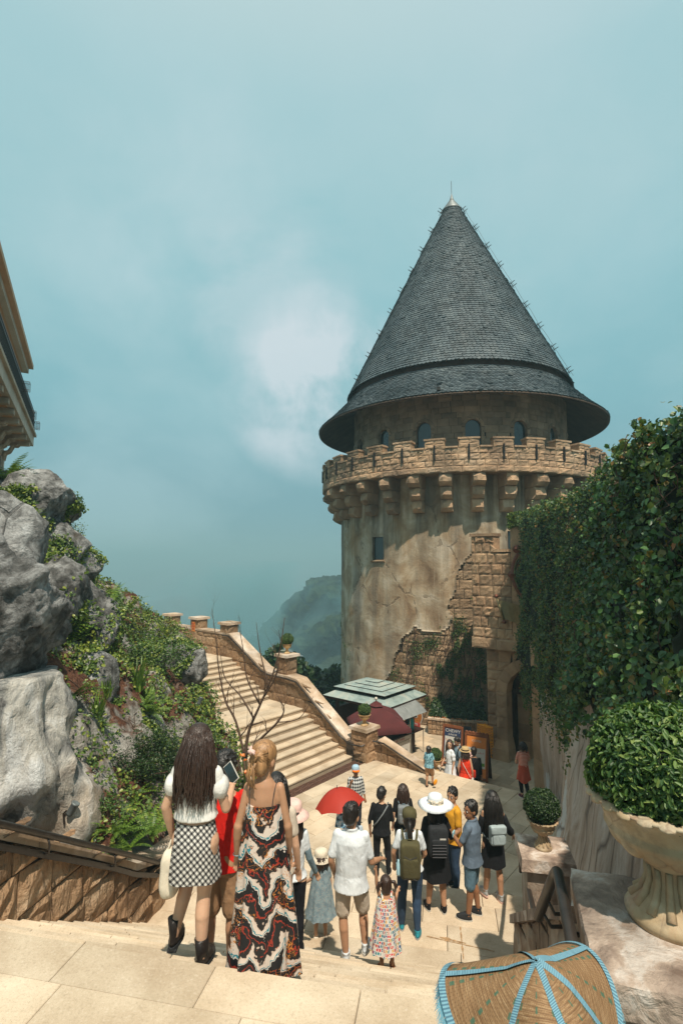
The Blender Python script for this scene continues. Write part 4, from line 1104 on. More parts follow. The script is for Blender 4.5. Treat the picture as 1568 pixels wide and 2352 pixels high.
C['copper'] = M_plain('reddish brown painted metal', (.17, .055, .03), .45, .15, 6, .1, .2)
C['brass'] = M_plain('old brass', (.22, .17, .085), .4, .2, 5, .1, .6)
C['skyblue'] = M_plain('pale blue picture', (.35, .55, .62), .5, .3, 3)
em = thing('round_emblem', 'round brown framed emblem half hidden by ivy above the gate arch', 'emblem', GP(2.35, 6.1, OB+.1))
def ring(R, r, o, n=40, cx=2.5, cz=6.05):
 return [GP(cx+R*cos(2*pi*k/n), cz+R*sin(2*pi*k/n)*1.06, o) for k in range(n+1)]
build('frame', MB().tube(ring(1.08, 0, OB+.14), .10, 8, caps=False).tube(ring(.93, 0, OB+.10), .05, 6, caps=False), C['copper'], em, smooth=True)
build('inner_ring', MB().tube(ring(1.0, 0, OB+.2), .03, 6, caps=False), C['brass'], em, smooth=True)
n = 40; b = MB(); b.add([GP(2.5, 6.05, OB+.09)]+ring(.9, 0, OB+.09)[:-1], [(0, k+1, (k+1) % n+1) for k in range(n)]); build('picture', b, C['skyblue'], em)
for (x_, z_, r_) in ((1.39, 6.0, .16), (1.62, 7.0, .17)):
 b = MB(); W_ = Matrix([[G2.x, 0, GN.x], [G2.y, 0, GN.y], [0, 1, 0]])
 b.lathe([(.0, .16), (r_*.35, .16), (r_*.4, .08), (r_*.8, .10), (r_, .0)], GP(x_, z_, OB+.18), 16, M=W_); build('boss', b, C['copper'], em, smooth=True)
b = MB(); b.box(GP(1.95, 6.72, OB+.2), (.34, .05, .3), Matrix.Rotation(atan2(G2.y, G2.x), 3, 'Z') @ Matrix.Rotation(.6, 3, 'Y')); build('shield', b, C['brass'], em)
sc = thing('scroll_banner', 'brass scroll banner with red knobs below the round emblem', 'banner', GP(1.2, 4.6, OB+.2))
b = MB(); pts = [(.86+k*.16, OB+.30-.1*sin(k*.5)) for k in range(12)]
for (x0, o0), (x1, o1) in zip(pts, pts[1:]):
 dz0 = -.30*sin((x0-.86)*1.3); dz1 = -.30*sin((x1-.86)*1.3)
 b.add([GP(x0+.16, 4.28+dz0, o0), GP(x1+.16, 4.28+dz1, o1), GP(x1, 4.98+dz1*.6, o1), GP(x0, 4.98+dz0*.6, o0)], [(0, 1, 2, 3)])
build('scroll', b, C['brass'], sc)
build('rod', MB().tube([GP(.80, 5.05, OB+.3), GP(1.05, 4.2, OB+.3)], .055, 10), C['brass'], sc, smooth=True)
for (x_, z_) in ((.77, 5.12), (1.07, 4.13)): build('knob', MB().ell(GP(x_, z_, OB+.3), (.085,)*3, nu=10, nv=8), C['copper'], sc, smooth=True)
for v_ in (1,):
 pass
# ================================================================ ivy wall on the right
def wx(Y, z):
 k = min(1, max(0, (Y-8.2)/4.5)); k = k*k*(3-2*k)
 return 2.9+.212*Y-.20*(1-k)*(8.3-z)
WT = 8.1
m, N, bs = newmat('weathered streaked render'); C['marble'] = m; p = N.pos()
st = N.scale(p, (1.2, 1.2, .18), (radians(6), radians(-10), 0))
f = N.noise(st, 1.7, 8, .66, 1.2); g_ = N.noise(N.scale(p, (3, 3, .25), (radians(8), radians(-14), 0)), 2.4, 7, .7, .6)
col = N.ramp(N.math('ADD', N.math('MULTIPLY', f, .6), N.math('MULTIPLY', g_, .4)), [(.30, (.16, .105, .075)), (.42, (.34, .25, .19)), (.52, (.48, .38, .31)), (.62, (.58, .50, .44)), (.75, (.68, .64, .60))])
peel = N.rng(N.noise(N.scale(p, (1.1, 1.1, .35), (radians(5), radians(-18), 0)), .9, 6, .6, .4), .575, .585)
col = N.mix(peel, col, (.56, .57, .56))
vein = N.rng(N.vor(N.scale(p, (1.6, 1.6, .25), (radians(5), radians(-20), 0)), .9, 'DISTANCE_TO_EDGE'), 0, .02, 1, 0)
col = N.mix(N.math('MULTIPLY', vein, .75), col, (.06, .04, .03))
finish(N, bs, col, .88, N.math('ADD', f, N.math('MULTIPLY', g_, .7)), .7, .06, .3)
iw = thing('ivy_wall', 'tall weathered wall on the right thickly covered in dark green ivy', 'wall', (5.5, 12, 0))
mb = MB(); ny, nz_ = 110, 60; Y0, Y1, ZB = 2.2, 18.0, -1.5
for j in range(nz_+1):
 for i in range(ny+1):
  Y = Y0+(Y1-Y0)*i/ny; z = ZB+(WT-ZB)*j/nz_
  mb.v.append((wx(Y, z)+fbm(Y*.8, z*.35, 2)*.10+fbm(Y*3, z*.8, 5)*.02, Y, z))
mb.f = [(j*(ny+1)+i, j*(ny+1)+i+1, (j+1)*(ny+1)+i+1, (j+1)*(ny+1)+i) for j in range(nz_) for i in range(ny)]; mb.mi = [0]*len(mb.f)
build('wall_face', mb, C['marble'], iw, smooth=True)
build('wall_core', MB().prism([(wx(2.2, 8)+.3, 2.2, ZB), (wx(18, 8)+.3, 18, ZB), (wx(18, 8)+2.2, 18, ZB), (wx(2.2, 8)+2.2, 2.2, ZB)], [(wx(2.2, 8)+.2, 2.2, WT-.1), (wx(18, 8)+.2, 18, WT-.1), (wx(18, 8)+2.2, 18, WT-.1), (wx(2.2, 8)+2.2, 2.2, WT-.1)]), C['marble'], iw)
build('bridge', MB().prism([(wx(17.9, 8)+.1, 17.9, 2.6), (wx(21.4, 8)+.1, 21.4, 2.6), (wx(21.4, 8)+2, 21.4, 2.6), (wx(17.9, 8)+2, 17.9, 2.6)], [(wx(17.9, 8)+.1, 17.9, WT-.1), (wx(21.4, 8)+.1, 21.4, WT-.1), (wx(21.4, 8)+2, 21.4, WT-.1), (wx(17.9, 8)+2, 17.9, WT-.1)]), C['gstone'], iw)
pr_ = thing('stone_pier', 'smooth brown block pier where the ivy wall ends beside the gate passage', 'pier', (6.7, 18, LANE))
ca = at(1227, 1700, d=18.3); cb = at(1262, 1700, d=17.3); z = LANE
ca.z = cb.z = 0; dd = (cb-ca); dd.normalize(); nn = Vector((dd.y, -dd.x, 0)); nn = -nn if nn.y > 0 else nn
for k in range(5):
 h_ = (1.28, 1.3, 1.35, 1.3, 1.2)[k]
 b = MB().stone(ca+UP*z, cb+UP*z, cb+UP*(z+h_), ca+UP*(z+h_), nn, .03, grg, gap=.012, rough=.2)
 b.stone(ca-nn*1.0+UP*z, ca+UP*z, ca+UP*(z+h_), ca-nn*1.0+UP*(z+h_), -dd, .03, grg, gap=.012, rough=.2)
 build('stone', b, C['gstone'], pr_); z += h_
build('core', MB().prism([ca-nn*.01+UP*LANE, cb-nn*.01+UP*LANE, cb-nn*1.0+dd*.2+UP*LANE, ca-nn*1.0+UP*LANE], [ca-nn*.01+UP*z, cb-nn*.01+UP*z, cb-nn*1.0+dd*.2+UP*z, ca-nn*1.0+UP*z]), C['mortar'], pr_)
def zlow(Y):
 for (a, za), (b, zb_) in zip([(2, 4.3), (7, 4.3), (9.5, 3.7), (12, 2.3), (13.2, 2.0), (14.3, 2.3), (16.5, 2.3), (18, 1.7), (19.2, 1.4), (20.2, 1.6), (22, 1.7)], [(7, 4.3), (9.5, 3.7), (12, 2.3), (13.2, 2.0), (14.3, 2.3), (16.5, 2.3), (18, 1.7), (19.2, 1.4), (20.2, 1.6), (22, 1.7), (23, 1.7)]):
  if Y <= b: return za+(zb_-za)*(Y-a)/(b-a)
 return 1.5
def bulge(Y, z):
 return .26+.22*fbm(Y*.5, z*.5, 7)+.14*fbm(Y*1.6, z*1.6, 3)+.05*fbm(Y*4, z*4, 9)
def top_of(Y): return WT+.10-.28*exp(-((Y-11.5)/3.5)**2)+.22*fbm(Y*.6, 1, 5)+.10*fbm(Y*2.3, 4, 5)
mb = MB(); ny = 150; nz_ = 70; Yb = 21.3
for j in range(nz_+1):
 for i in range(ny+1):
  Y = Y0+(Yb-Y0)*i/ny; zl = zlow(Y)+.25+.3*fbm(Y*1.5, 2, 8); z = zl+(top_of(Y)-.18-zl)*min(1, j/(nz_-8))
  o = max(.03, bulge(Y, z)-.10)*min(1, (j+.5)/8); x = wx(Y, z)-o
  if j > nz_-8: x += (j-nz_+8)*.2; z -= .05
  mb.v.append((x, Y, z))
mb.f = [(j*(ny+1)+i, j*(ny+1)+i+1, (j+1)*(ny+1)+i+1, (j+1)*(ny+1)+i) for j in range(nz_) for i in range(ny)]; mb.mi = [0]*len(mb.f)
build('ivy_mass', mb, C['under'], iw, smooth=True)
Cn, Nn, Sz = [], [], []
lr = random.Random(21)
def ivy_pt(Y, z, extra=0.0):
 o = bulge(Y, z)+lr.uniform(-.16, .07)+extra
 Cn.append((wx(Y, z)-o, Y, z)); Nn.append((-1, -.35, .35))
for _ in range(74000):
 t_ = lr.random()**1.35; Y = 3.4+(Yb-3.4)*t_; zl = zlow(Y); e = 0
 z = lr.uniform(zl-.25, top_of(Y)+.05)
 if z < zl+.5 and fbm(Y*2.2, z*1.1, 4) < (zl+.2-z)*1.1: continue
 if fbm(Y*.9, z*.9, 31) < -.30: continue
 ivy_pt(Y, z);
 Sz.append(lr.choice((.035, .05, .065, .09))*lr.uniform(.8, 1.2)*(1.1 if Y < 9 else .95))
for _ in range(9000):
 Y = 3.4+(Yb-3.4)*lr.random()**1.2; o = lr.uniform(-.5, .35)
 Cn.append((wx(Y, 8.2)-o+.1, Y, top_of(Y)+lr.uniform(-.22, .10)+(.25 if lr.random() < .03 else 0))); Nn.append((-.3, -.3, 1)); Sz.append(lr.uniform(.05, .09))
for _ in range(34):
 Y = lr.uniform(8.5, 21); z = zlow(Y)+.1; L = lr.uniform(.3, 1.3); n = int(L*26)
 for k in range(n):
  Yk = Y+.08*sin(k*.3); zk = z-L*k/n; Cn.append((wx(Yk, zk)-.06-lr.uniform(0, .1), Yk+lr.uniform(-.05, .05), zk)); Nn.append((-1, -.4, .2)); Sz.append(lr.uniform(.05, .08))
leaf_cloud('ivy_leaves', Cn, Nn, Sz, C['ivy'], iw, width=.75, up=.5)
Cn, Nn, Sz = [], [], []
for _ in range(3600):
 Y = 3.6+5.2*lr.random()**1.1; z = lr.uniform(zlow(Y)-.1, WT+.1)
 if fbm(Y*1.3, z*1.3, 12) < -.05: continue
 ivy_pt(Y, z, .08); Sz.append(lr.uniform(.055, .10))
C['ivyb'] = M_leaf('broad climbing fig leaves', [(.05, (.02, .06, .025)), (.5, (.045, .115, .035)), (.85, (.09, .19, .05)), (1, (.20, .28, .06))], rough=.38)
leaf_cloud('fig_leaves', Cn, Nn, Sz, C['ivyb'], iw, width=.8, up=.2, jit=.6)
tw_ = MB()
for _ in range(90):
 Y = lr.uniform(4.5, 14); z = lr.uniform(4.8, 8.2); pts = []
 for k in range(7):
  pts.append(Vector((wx(Y, z)-bulge(Y, z)-.03-.03*sin(k), Y, z))); Y += lr.uniform(-.12, .12); z -= lr.uniform(.0, .16)
 tw_.tube(pts, [.009, .008, .008, .007, .006, .005, .003], 4)
build('ivy_stems', tw_, C['twig'], iw, kind='stuff')
Cn, Nn, Sz = [], [], []
for _ in range(1500):
 t_ = lr.uniform(1.25, 2.4); z = lr.uniform(7.9, 8.5)-.5*max(0, 1.6-t_)*lr.random(); Cn.append(tuple(GP(t_, z, OB+.08+lr.uniform(0, .15)))); Nn.append(tuple(GN)); Sz.append(lr.uniform(.05, .08))
leaf_cloud('gate_ivy', Cn, Nn, Sz, C['vine'], gate, width=.75)
Cn, Nn, Sz = [], [], []
def tleaf(u, v_, spread):
 th_, z_ = cyl_hit(u+lr.gauss(0, spread), v_+lr.gauss(0, spread))
 if fbm(th_*TR*1.1, z_*.55, 17) < .0: return
 Cn.append(tuple(cyl(th_, TR-.03+lr.uniform(0, .07), z_))); Nn.append((cos(th_), sin(th_), .2)); Sz.append(lr.uniform(.05, .09))
strokes = [((1098, 1325), (1095, 1400), 3.5, 500), ((1095, 1400), (1092, 1480), 7, 1300), ((1060, 1420), (1050, 1500), 14, 2200), ((1045, 1440), (985, 1480), 8, 1300), ((1090, 1480), (1095, 1600), 13, 2600), ((1020, 1500), (1020, 1590), 18, 3600), ((965, 1480), (960, 1600), 12, 1700), ((930, 1500), (930, 1590), 8, 900), ((900, 1540), (905, 1600), 7, 600), ((1060, 1560), (1060, 1660), 22, 5200), ((1000, 1590), (1000, 1665), 18, 3200), ((1110, 1480), (1110, 1640), 6, 1500),
((788, 1400), (795, 1580), 2.2, 700), ((800, 1480), (806, 1580), 5, 500)]
for a, b, s_, n_ in strokes:
 for _ in range(int(n_*.8)):
  t_ = lr.random(); wob = 7*sin(t_*9+a[0])
  if fbm((a[0]+(b[0]-a[0])*t_)*.03, (a[1]+(b[1]-a[1])*t_)*.03+lr.random()*.4, a[0]) < -.08+lr.random()*.12: continue
  tleaf(a[0]+(b[0]-a[0])*t_+wob, a[1]+(b[1]-a[1])*t_, s_)
leaf_cloud('creeper', Cn, Nn, Sz, C['ivy'], tw, width=.6, jit=.9)
tv = MB()
for _ in range(70):
 u_ = lr.uniform(930, 1100); v_ = lr.uniform(1480, 1660); pts = []
 for k in range(8):
  th_, z_ = cyl_hit(u_, v_); pts.append(cyl(th_, TR-.01, z_)); u_ += lr.uniform(-5, 7); v_ -= lr.uniform(4, 14)
 tv.tube(pts, .012, 3)
build('creeper_stems', tv, C['twig'], tw, kind='stuff')
# ================================================================ stair parapet, weathered block, topiary urns on the right
def urn_profile(R, H):
 return [(.0, 0), (R*.60, 0), (R*.62, H*.05), (R*.58, H*.09), (R*.50, H*.13), (R*.34, H*.22), (R*.27, H*.34), (R*.29, H*.44), (R*.36, H*.47), (R*.36, H*.51), (R*.44, H*.54), (R*.66, H*.60), (R*.80, H*.68), (R*.86, H*.74), (R*.83, H*.77), (R*.86, H*.80), (R*.92, H*.90), (R*1.02, H*.965), (R*1.08, H*.98), (R*1.06, H*1.0), (R*.95, H*1.0), (R*.86, H*.94), (0, H*.93)]
def M_urn(name, a, b, c, stain):
 m, N, bs = newmat(name); p = N.obj()
 col = N.ramp(N.noise(p, 3.2, 6, .6, .6), [(.3, a), (.5, b), (.7, c)])
 col = N.mix(N.math('MULTIPLY', N.rng(N.noise(N.scale(p, (2, 2, .8)), 2.2, 4, .5, 1), .54, .66), .6), col, stain)
 vein = N.rng(N.vor(p, 3.5, 'DISTANCE_TO_EDGE'), 0, .012, 1, 0)
 col = N.mix(N.math('MULTIPLY', N.math('MULTIPLY', vein, N.rng(N.noise(p, 3, 2), .45, .6)), .5), col, (.16, .08, .05))
 col = N.mix(N.math('MULTIPLY', N.rng(N.noise(p, 6, 7, .72), .50, .66), .6), col, (.13, .10, .07))
 finish(N, bs, col, .62, N.noise(p, 26, 5, .6), .35, .008, .35); return m
C['urn'] = M_urn('yellow marble', (.27, .18, .10), (.40, .29, .17), (.50, .41, .29), (.40, .19, .12))
C['urn2'] = M_urn('gilded stone', (.42, .24, .09), (.58, .38, .17), (.70, .52, .30), (.40, .20, .10))
def leaf_ball(name, c, R, n, size, mat, parent, squash=.92, under='under', lump=.06):
 b = MB(); c = Vector(c)
 b.ell(c, (R*.90, R*.90, R*.90*squash), nu=28, nv=18)
 b.v = [tuple(c+(Vector(q)-c)*(1+lump*noise.noise((Vector(q)-c)*4/R*.5))) for q in b.v]
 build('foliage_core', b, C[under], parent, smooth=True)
 P = nrg.normal(0, 1, (n, 3)); P /= np.linalg.norm(P, axis=1)[:, None]
 P = P[P[:, 2] > -.75]; rr = R*(.90+.13*nrg.random(len(P))**1.5)
 lum = np.array([noise.noise(Vector(q)*2.2)*lump*1.6+noise.noise(Vector(q)*6)*lump*.7 for q in P]); rr = rr*(1+lum)
 Cn = P*rr[:, None]; Cn[:, 2] *= squash; Cn += np.array(c)
 N2 = P+np.array([0, 0, .3])
 return leaf_cloud(name, Cn, N2, size*nrg.uniform(.75, 1.25, len(P)), mat, parent, width=.42, up=-.7, jit=.75)
def topiary(c, R, H, ballR, n, lsize, label, mat='box', umat='urn2', seg=28, group='round topiary urns', gad=0, lift=.0):
 t = thing('topiary_urn', label, 'urn', c, 0, group); c = Vector(c)
 b = MB(); s_ = R*.62
 b.lathe(urn_profile(R, H), c, seg, fn=None); build('urn', b, C[umat], t, smooth=True)
 if gad:
  for k in range(gad):
   a = 2*pi*(k+.5)/gad; q = c+Vector((cos(a)*R*.63, sin(a)*R*.63, H*.665)); M_ = Matrix.Rotation(a, 3, 'Z') @ Matrix.Rotation(.62, 3, 'Y')
   build('gadroon', MB().ell(q, (R*.15, R*.19, R*.24), M_, 14, 10), C[umat], t, smooth=True)
  fb = MB()
  for k in range(gad):
   a = 2*pi*k/gad; fb.tube([c+Vector((cos(a)*R*r_, sin(a)*R*r_, H*z_)) for r_, z_ in ((.52, .12), (.37, .2), (.285, .32), (.29, .44))], [R*.07, R*.06, R*.05, R*.05], 6)
  build('flutes', fb, C[umat], t, smooth=True)
  for k in range(gad*2):
   a = 2*pi*k/(gad*2); q = c+Vector((cos(a)*R*1.03, sin(a)*R*1.03, H*.985))
   build('lip_leaf', MB().ell(q, (R*.10, R*.13, R*.045), Matrix.Rotation(a, 3, 'Z') @ Matrix.Rotation(.5, 3, 'Y'), 8, 6), C[umat], t, smooth=True)
 else:
  for zf, rf in ((.80, .9), (.70, .84)):
   b = MB(); b.tube([c+Vector((cos(2*pi*k/20)*R*rf, sin(2*pi*k/20)*R*rf, H*zf)) for k in range(21)], R*.045, 5, caps=False); build('moulding', b, C[umat], t, smooth=True)
 leaf_ball('foliage', c+UP*(H+ballR*.70+lift), ballR, n, lsize, C[mat], t)
 return t
# ---- right parapet of the foreground stair
rp = thing('stair_parapet', 'sloping stone parapet on the right of the foreground stair', 'wall', ST(RA+.3, 1.5, 2.6))
C['side'] = M_stone('dirty pale side stone', [(.3, (.14, .095, .065)), (.5, (.26, .19, .14)), (.6, (.38, .32, .26)), (.8, (.55, .54, .52))], 1.6, .12, .8, 6, .04, .9, grime=.5)
rtop = lambda s: TOPZ+.62-.655*max(-.2, min(s, 3.5))
bd = MB(); NS = 20; sA, sB = -.25, 2.75
for k in range(NS):
 a = sA+(sB-sA)*k/NS; b = sA+(sB-sA)*(k+1)/NS
 bd.prism([ST(RA+.04, a, -.5), ST(RA+.46, a, -.5), ST(RA+.46, b, -.5), ST(RA+.04, b, -.5)], [ST(RA+.04, a, rtop(a)), ST(RA+.46, a, rtop(a)), ST(RA+.46, b, rtop(b)), ST(RA+.04, b, rtop(b))])
build('wall_core', bd, C['side'], rp)
course_wall('', rp, ST(RA+.03, sA, 0), ST(RA+.03, sB, 0), lambda x: stair_z(x+sA)-.03, lambda x: rtop(x+sA), .42, C['side'], -l3, .03, (.35, .7), rough=.4)
x = sA
for k in range(4):
 a = sA+(sB-sA)*k/4+.004; b = sA+(sB-sA)*(k+1)/4; q = lambda s_, o, h: ST(RA+o, s_, rtop(s_)+h)
 build('coping_stone', MB().prism([q(a, -.03, 0), q(a, .52, 0), q(b, .52, 0), q(b, -.03, 0)], [q(a, -.03, .09), q(a, .52, .09), q(b, .52, .09), q(b, -.03, .09)]), C['block'], rp)
# ---- pedestal block in the foreground
bk = thing('stone_pedestal', 'big weathered stone pedestal block in the lower right corner', 'pedestal', (1.9, 2.9, TOPZ))
bz = 4.7
c1, c2 = at(1311, 1985.6, z=bz), at(1370, 2242, z=bz)
e1 = (c2-c1).normalized(); e2 = Vector((-e1.y, e1.x, 0)); e2 = e2 if e2.x > 0 else -e2
L1 = (c2-c1).length
def bslab(o, za, zb_, sub, mat, name, W_=1.5):
 mb = MB(); n1, n2, n3_ = 16, 16, 5
 def P(i, j, k):
  x = -o+(L1+2*o)*i/n1; y = -o+(W_+2*o)*j/n2; z = za+(zb_-za)*k/n3_
  q = c1+e1*x+e2*y; q.z = z
  ed = (i in (0, n1))+(j in (0, n2))+(k in (0, n3_))
  n_ = noise.noise(q*9)*.006+noise.noise(q*30)*.003
  q = q+Vector((n_, n_, n_))
  if ed >= 2: q = q+(c1+e1*L1/2+e2*W_/2-q)*.012*(1+noise.noise(q*12));
  if ed >= 2 and k in (0, n3_): q.z += (za+zb_)/2*.0+(.008 if k == 0 else -.010)*(1+noise.noise(q*10))
  return q
 idx = {}
 for i in range(n1+1):
  for j in range(n2+1):
   for k in range(n3_+1):
    if i in (0, n1) or j in (0, n2) or k in (0, n3_): idx[(i, j, k)] = len(mb.v); mb.v.append(tuple(P(i, j, k)))
 for i in range(n1):
  for j in range(n2):
   for k in (0, n3_): mb.f.append((idx[i, j, k], idx[i+1, j, k], idx[i+1, j+1, k], idx[i, j+1, k]))
 for i in range(n1):
  for k in range(n3_):
   for j in (0, n2): mb.f.append((idx[i, j, k], idx[i+1, j, k], idx[i+1, j, k+1], idx[i, j, k+1]))
 for j in range(n2):
  for k in range(n3_):
   for i in (0, n1): mb.f.append((idx[i, j, k], idx[i, j+1, k], idx[i, j+1, k+1], idx[i, j, k+1]))
 mb.mi = [0]*len(mb.f); return build(name, mb, mat, bk)
bslab(0, bz-.16, bz, 1, C['block'], 'capstone');
bslab(-.10, TOPZ-2.2, bz-.163, 1, C['side'], 'shaft')
UC = at(1545, 2105, z=bz)
topiary(UC, .335, .59, .35, 14000, .037, 'large yellow marble urn with a clipped box bush on the foreground pedestal', umat='urn', seg=48, gad=12, lift=-.11)
# ---- pillar with the small urn
pc = at(1253, 1945, d=6.45);
pl = thing('stone_pillar', 'grey brown pillar beside the stair handrail carrying a small marble urn', 'pillar', (pc.x, pc.y, 1.2))
Rm = Matrix.Rotation(-AZ, 3, 'Z'); pt_ = 3.12
build('shaft', MB().box((pc.x, pc.y, (pt_+.5)/2-.05), (.46, .46, pt_-.5-.1), Rm), C['side'], pl)
mb = MB(); mb.prism([Vector((pc.x, pc.y, pt_-.13))+Rm @ Vector((a*.30, b*.30, 0)) for a, b in ((-1, -1), (1, -1), (1, 1), (-1, 1))], [Vector((pc.x, pc.y, pt_))+Rm @ Vector((a*.29, b*.29, 0)) for a, b in ((-1, -1), (1, -1), (1, 1), (-1, 1))])
build('capstone', mb, C['block'], pl)
topiary((pc.x-.01, pc.y, pt_), .165, .33, .205, 4500, .026, 'small marble urn with a dark round bush on the pillar by the stair handrail', mat='boxd', umat='urn', seg=32, gad=10)
# ---- other topiaries
topiary((P1c.x, P1c.y, 1.06), .20, .36, .21, 2600, .035, 'gilded urn with a round bush on the pillar at the foot of the far stair', group='round topiary urns')
topiary((P2c.x, P2c.y, 3.0), .18, .36, .24, 2200, .04, 'gilded urn with a round bush on the pillar halfway up the far stair')
q5 = at(1003, 1752, d=17.2); P5 = Vector((q5.x, q5.y, 0))
e5 = thing('stone_pillar', 'low end pillar beside the boy, carrying an urn near the food cart', 'pillar', (P5.x, P5.y, LANE), 0, 'balustrade pillars')
build('shaft', MB().box((P5.x, P5.y, -.85), (.55, .55, 1.1), Matrix.Rotation(radians(-49), 3, 'Z')), C['wall'], e5)
build('capstone', MB().box((P5.x, P5.y, -.25), (.75, .75, .11), Matrix.Rotation(radians(-49), 3, 'Z')), C['cope'], e5)
topiary((P5.x, P5.y, -.19), .20, .37, .21, 2200, .035, 'gilded urn with a round bush on the low end pillar behind the boy')
# ---- handrails on the right
r1 = thing('handrail', 'thick dark pipe handrail ending beside the foreground pedestal', 'handrail', ST(1.4, .5, 4.3))
A_, B_ = at(1283, 1990, d=3.35), at(1345, 2290, d=2.3)
Dv = (B_-A_)
A2 = at(1240, 2105, d=3.55)
def arc_pts(pts, n=6):
 out = []
 for i, p in enumerate(pts):
  p = Vector(p)
  if i in (0, len(pts)-1): out.append(p); continue
  a = Vector(pts[i-1]); b = Vector(pts[i+1]); r = min(.09, (a-p).length*.45, (b-p).length*.45)
  s0 = p+(a-p).normalized()*r; s1_ = p+(b-p).normalized()*r
  for k in range(n+1):
   t_ = k/n; out.append(s0*(1-t_)**2+p*2*t_*(1-t_)+s1_*t_**2)
 return out
build('rail', MB().tube(arc_pts([B_+Dv*.3, A_, A2]), .031, 14), C['iron'], r1, smooth=True)
for t_ in (.30, .62):
 p0 = A_+(A2-A_)*(.3+t_*.8); w_ = ST(RA+.05, inv_ST(p0)[1], p0.z-.05)
 build('bracket', MB().tube([p0-UP*.02, p0-UP*.09+(w_-p0)*.3, w_-UP*.04], .012, 6), C['iron'], r1, smooth=True)
p0 = A_+Dv*.45; build('bracket', MB().tube([p0-UP*.02, p0-UP*.10, p0-UP*.08+l3*.16], .013, 6), C['iron'], r1, smooth=True)
r2 = thing('handrail', 'dark pipe handrail beside the urn pillar, held by the woman in the black dress', 'handrail', ST(1.7, 3.5, 2.2))
F0, F1, F2 = at(1198, 1946, d=8.5), at(1206, 1985, d=7.6), at(1234, 2105, d=5.3)
build('rail', MB().tube(arc_pts([F0-UP*.35, F0, F1, F2, F2-UP*.22+l3*.12]), .027, 12), C['iron'], r2, smooth=True)
for t_ in (.2, .75):
 p0 = F1+(F2-F1)*t_; build('bracket', MB().tube([p0, p0-UP*.1, p0-UP*.08+l3*.22], .012, 6), C['iron'], r2, smooth=True)
build('planting_strip', MB().prism([(1.2, 2, .5), (2.35, 2, .5), (4.2, 8.8, .5), (2.9, 8.8, .5)], [(2.4, 2, 2.2), (3.6, 2, 2.2), (4.2, 8.8, 1.25), (2.95, 8.8, 1.25)]), C['soil'], kind='structure')
# ================================================================ rock garden on the left
m, N, bs = newmat('limestone'); C['rock'] = m; p = N.pos()
geo = N.n('ShaderNodeNewGeometry'); sn = N.n('ShaderNodeSeparateXYZ'); N.l(geo.outputs['Normal'], sn.inputs[0])
f = N.noise(p, .9, 8, .62, .8); g_ = N.noise(p, 4.5, 7, .66, .6)
col = N.ramp(N.math('ADD', N.math('MULTIPLY', f, .55), N.math('MULTIPLY', g_, .45)), [(.38, (.035, .033, .03)), (.45, (.12, .117, .11)), (.51, (.26, .255, .245)), (.57, (.44, .435, .42)), (.65, (.68, .675, .66))])
st = N.noise(N.scale(p, (2.2, 2.2, .35)), 1.4, 6, .65, .5)
col = N.mix(N.math('MULTIPLY', N.rng(st, .52, .66), .65), col, (.085, .078, .07))
col = N.mix(N.math('MULTIPLY', N.rng(N.noise(p, .55, 4), .60, .70), .3), col, (.34, .24, .16))
pit = N.rng(N.noise(p, 28, 4, .7), .60, .72); col = N.mix(N.math('MULTIPLY', pit, .5), col, (.06, .05, .045))
crk = N.rng(N.math('ADD', N.vor(N.scale(p, (1, 1, .6)), 1.1, 'DISTANCE_TO_EDGE'), N.math('MULTIPLY', N.math('SUBTRACT', N.noise(p, 3, 4), .5), .16)), 0, .014, 1, 0)
crk = N.math('MULTIPLY', crk, N.rng(N.noise(p, .9, 3), .52, .6))
col = N.mix(N.math('MULTIPLY', crk, .5), col, (.04, .035, .03))
h = N.math('SUBTRACT', N.math('ADD', N.math('MULTIPLY', f, 1.2), N.math('ADD', N.math('MULTIPLY', g_, .7), N.math('MULTIPLY', N.noise(p, 13, 7, .75), .6))), N.math('MULTIPLY', crk, .5))
finish(N, bs, col, .9, h, 1.0, .16, .25)
m, N, bs = newmat('washed pale rock'); C['rock2'] = m; p = N.pos()
f = N.noise(N.scale(p, (1.2, 1.2, .4)), 1.2, 7, .6, 1.0); g_ = N.noise(N.scale(p, (1, 1, .5)), 5, 7, .66, .8)
col = N.ramp(f, [(.36, (.09, .088, .085)), (.44, (.26, .255, .24)), (.52, (.48, .45, .40)), (.6, (.60, .59, .57)), (.7, (.72, .73, .72))])
col = N.mix(N.math('MULTIPLY', N.rng(N.noise(p, .8, 4), .48, .6), .55), col, (.52, .38, .25))
col = N.mix(N.math('MULTIPLY', N.rng(g_, .54, .68), .6), col, (.09, .08, .075))
h = N.math('ADD', N.math('MULTIPLY', f, 1.1), N.math('ADD', N.math('MULTIPLY', g_, .6), N.math('MULTIPLY', N.noise(p, 22, 5, .7), .2)))
finish(N, bs, col, .88, h, 1.0, .09, .25)
rrg = random.Random(12)
def ico(sub):
 bm_ = bmesh.new(); bmesh.ops.create_icosphere(bm_, subdivisions=sub, radius=1)
 v = [q.co.copy() for q in bm_.verts]; f_ = [tuple(x.index for x in q.verts) for q in bm_.faces]; bm_.free(); return v, f_
ICO = {k: ico(k) for k in (2, 3, 4, 5, 6)}
BD = []
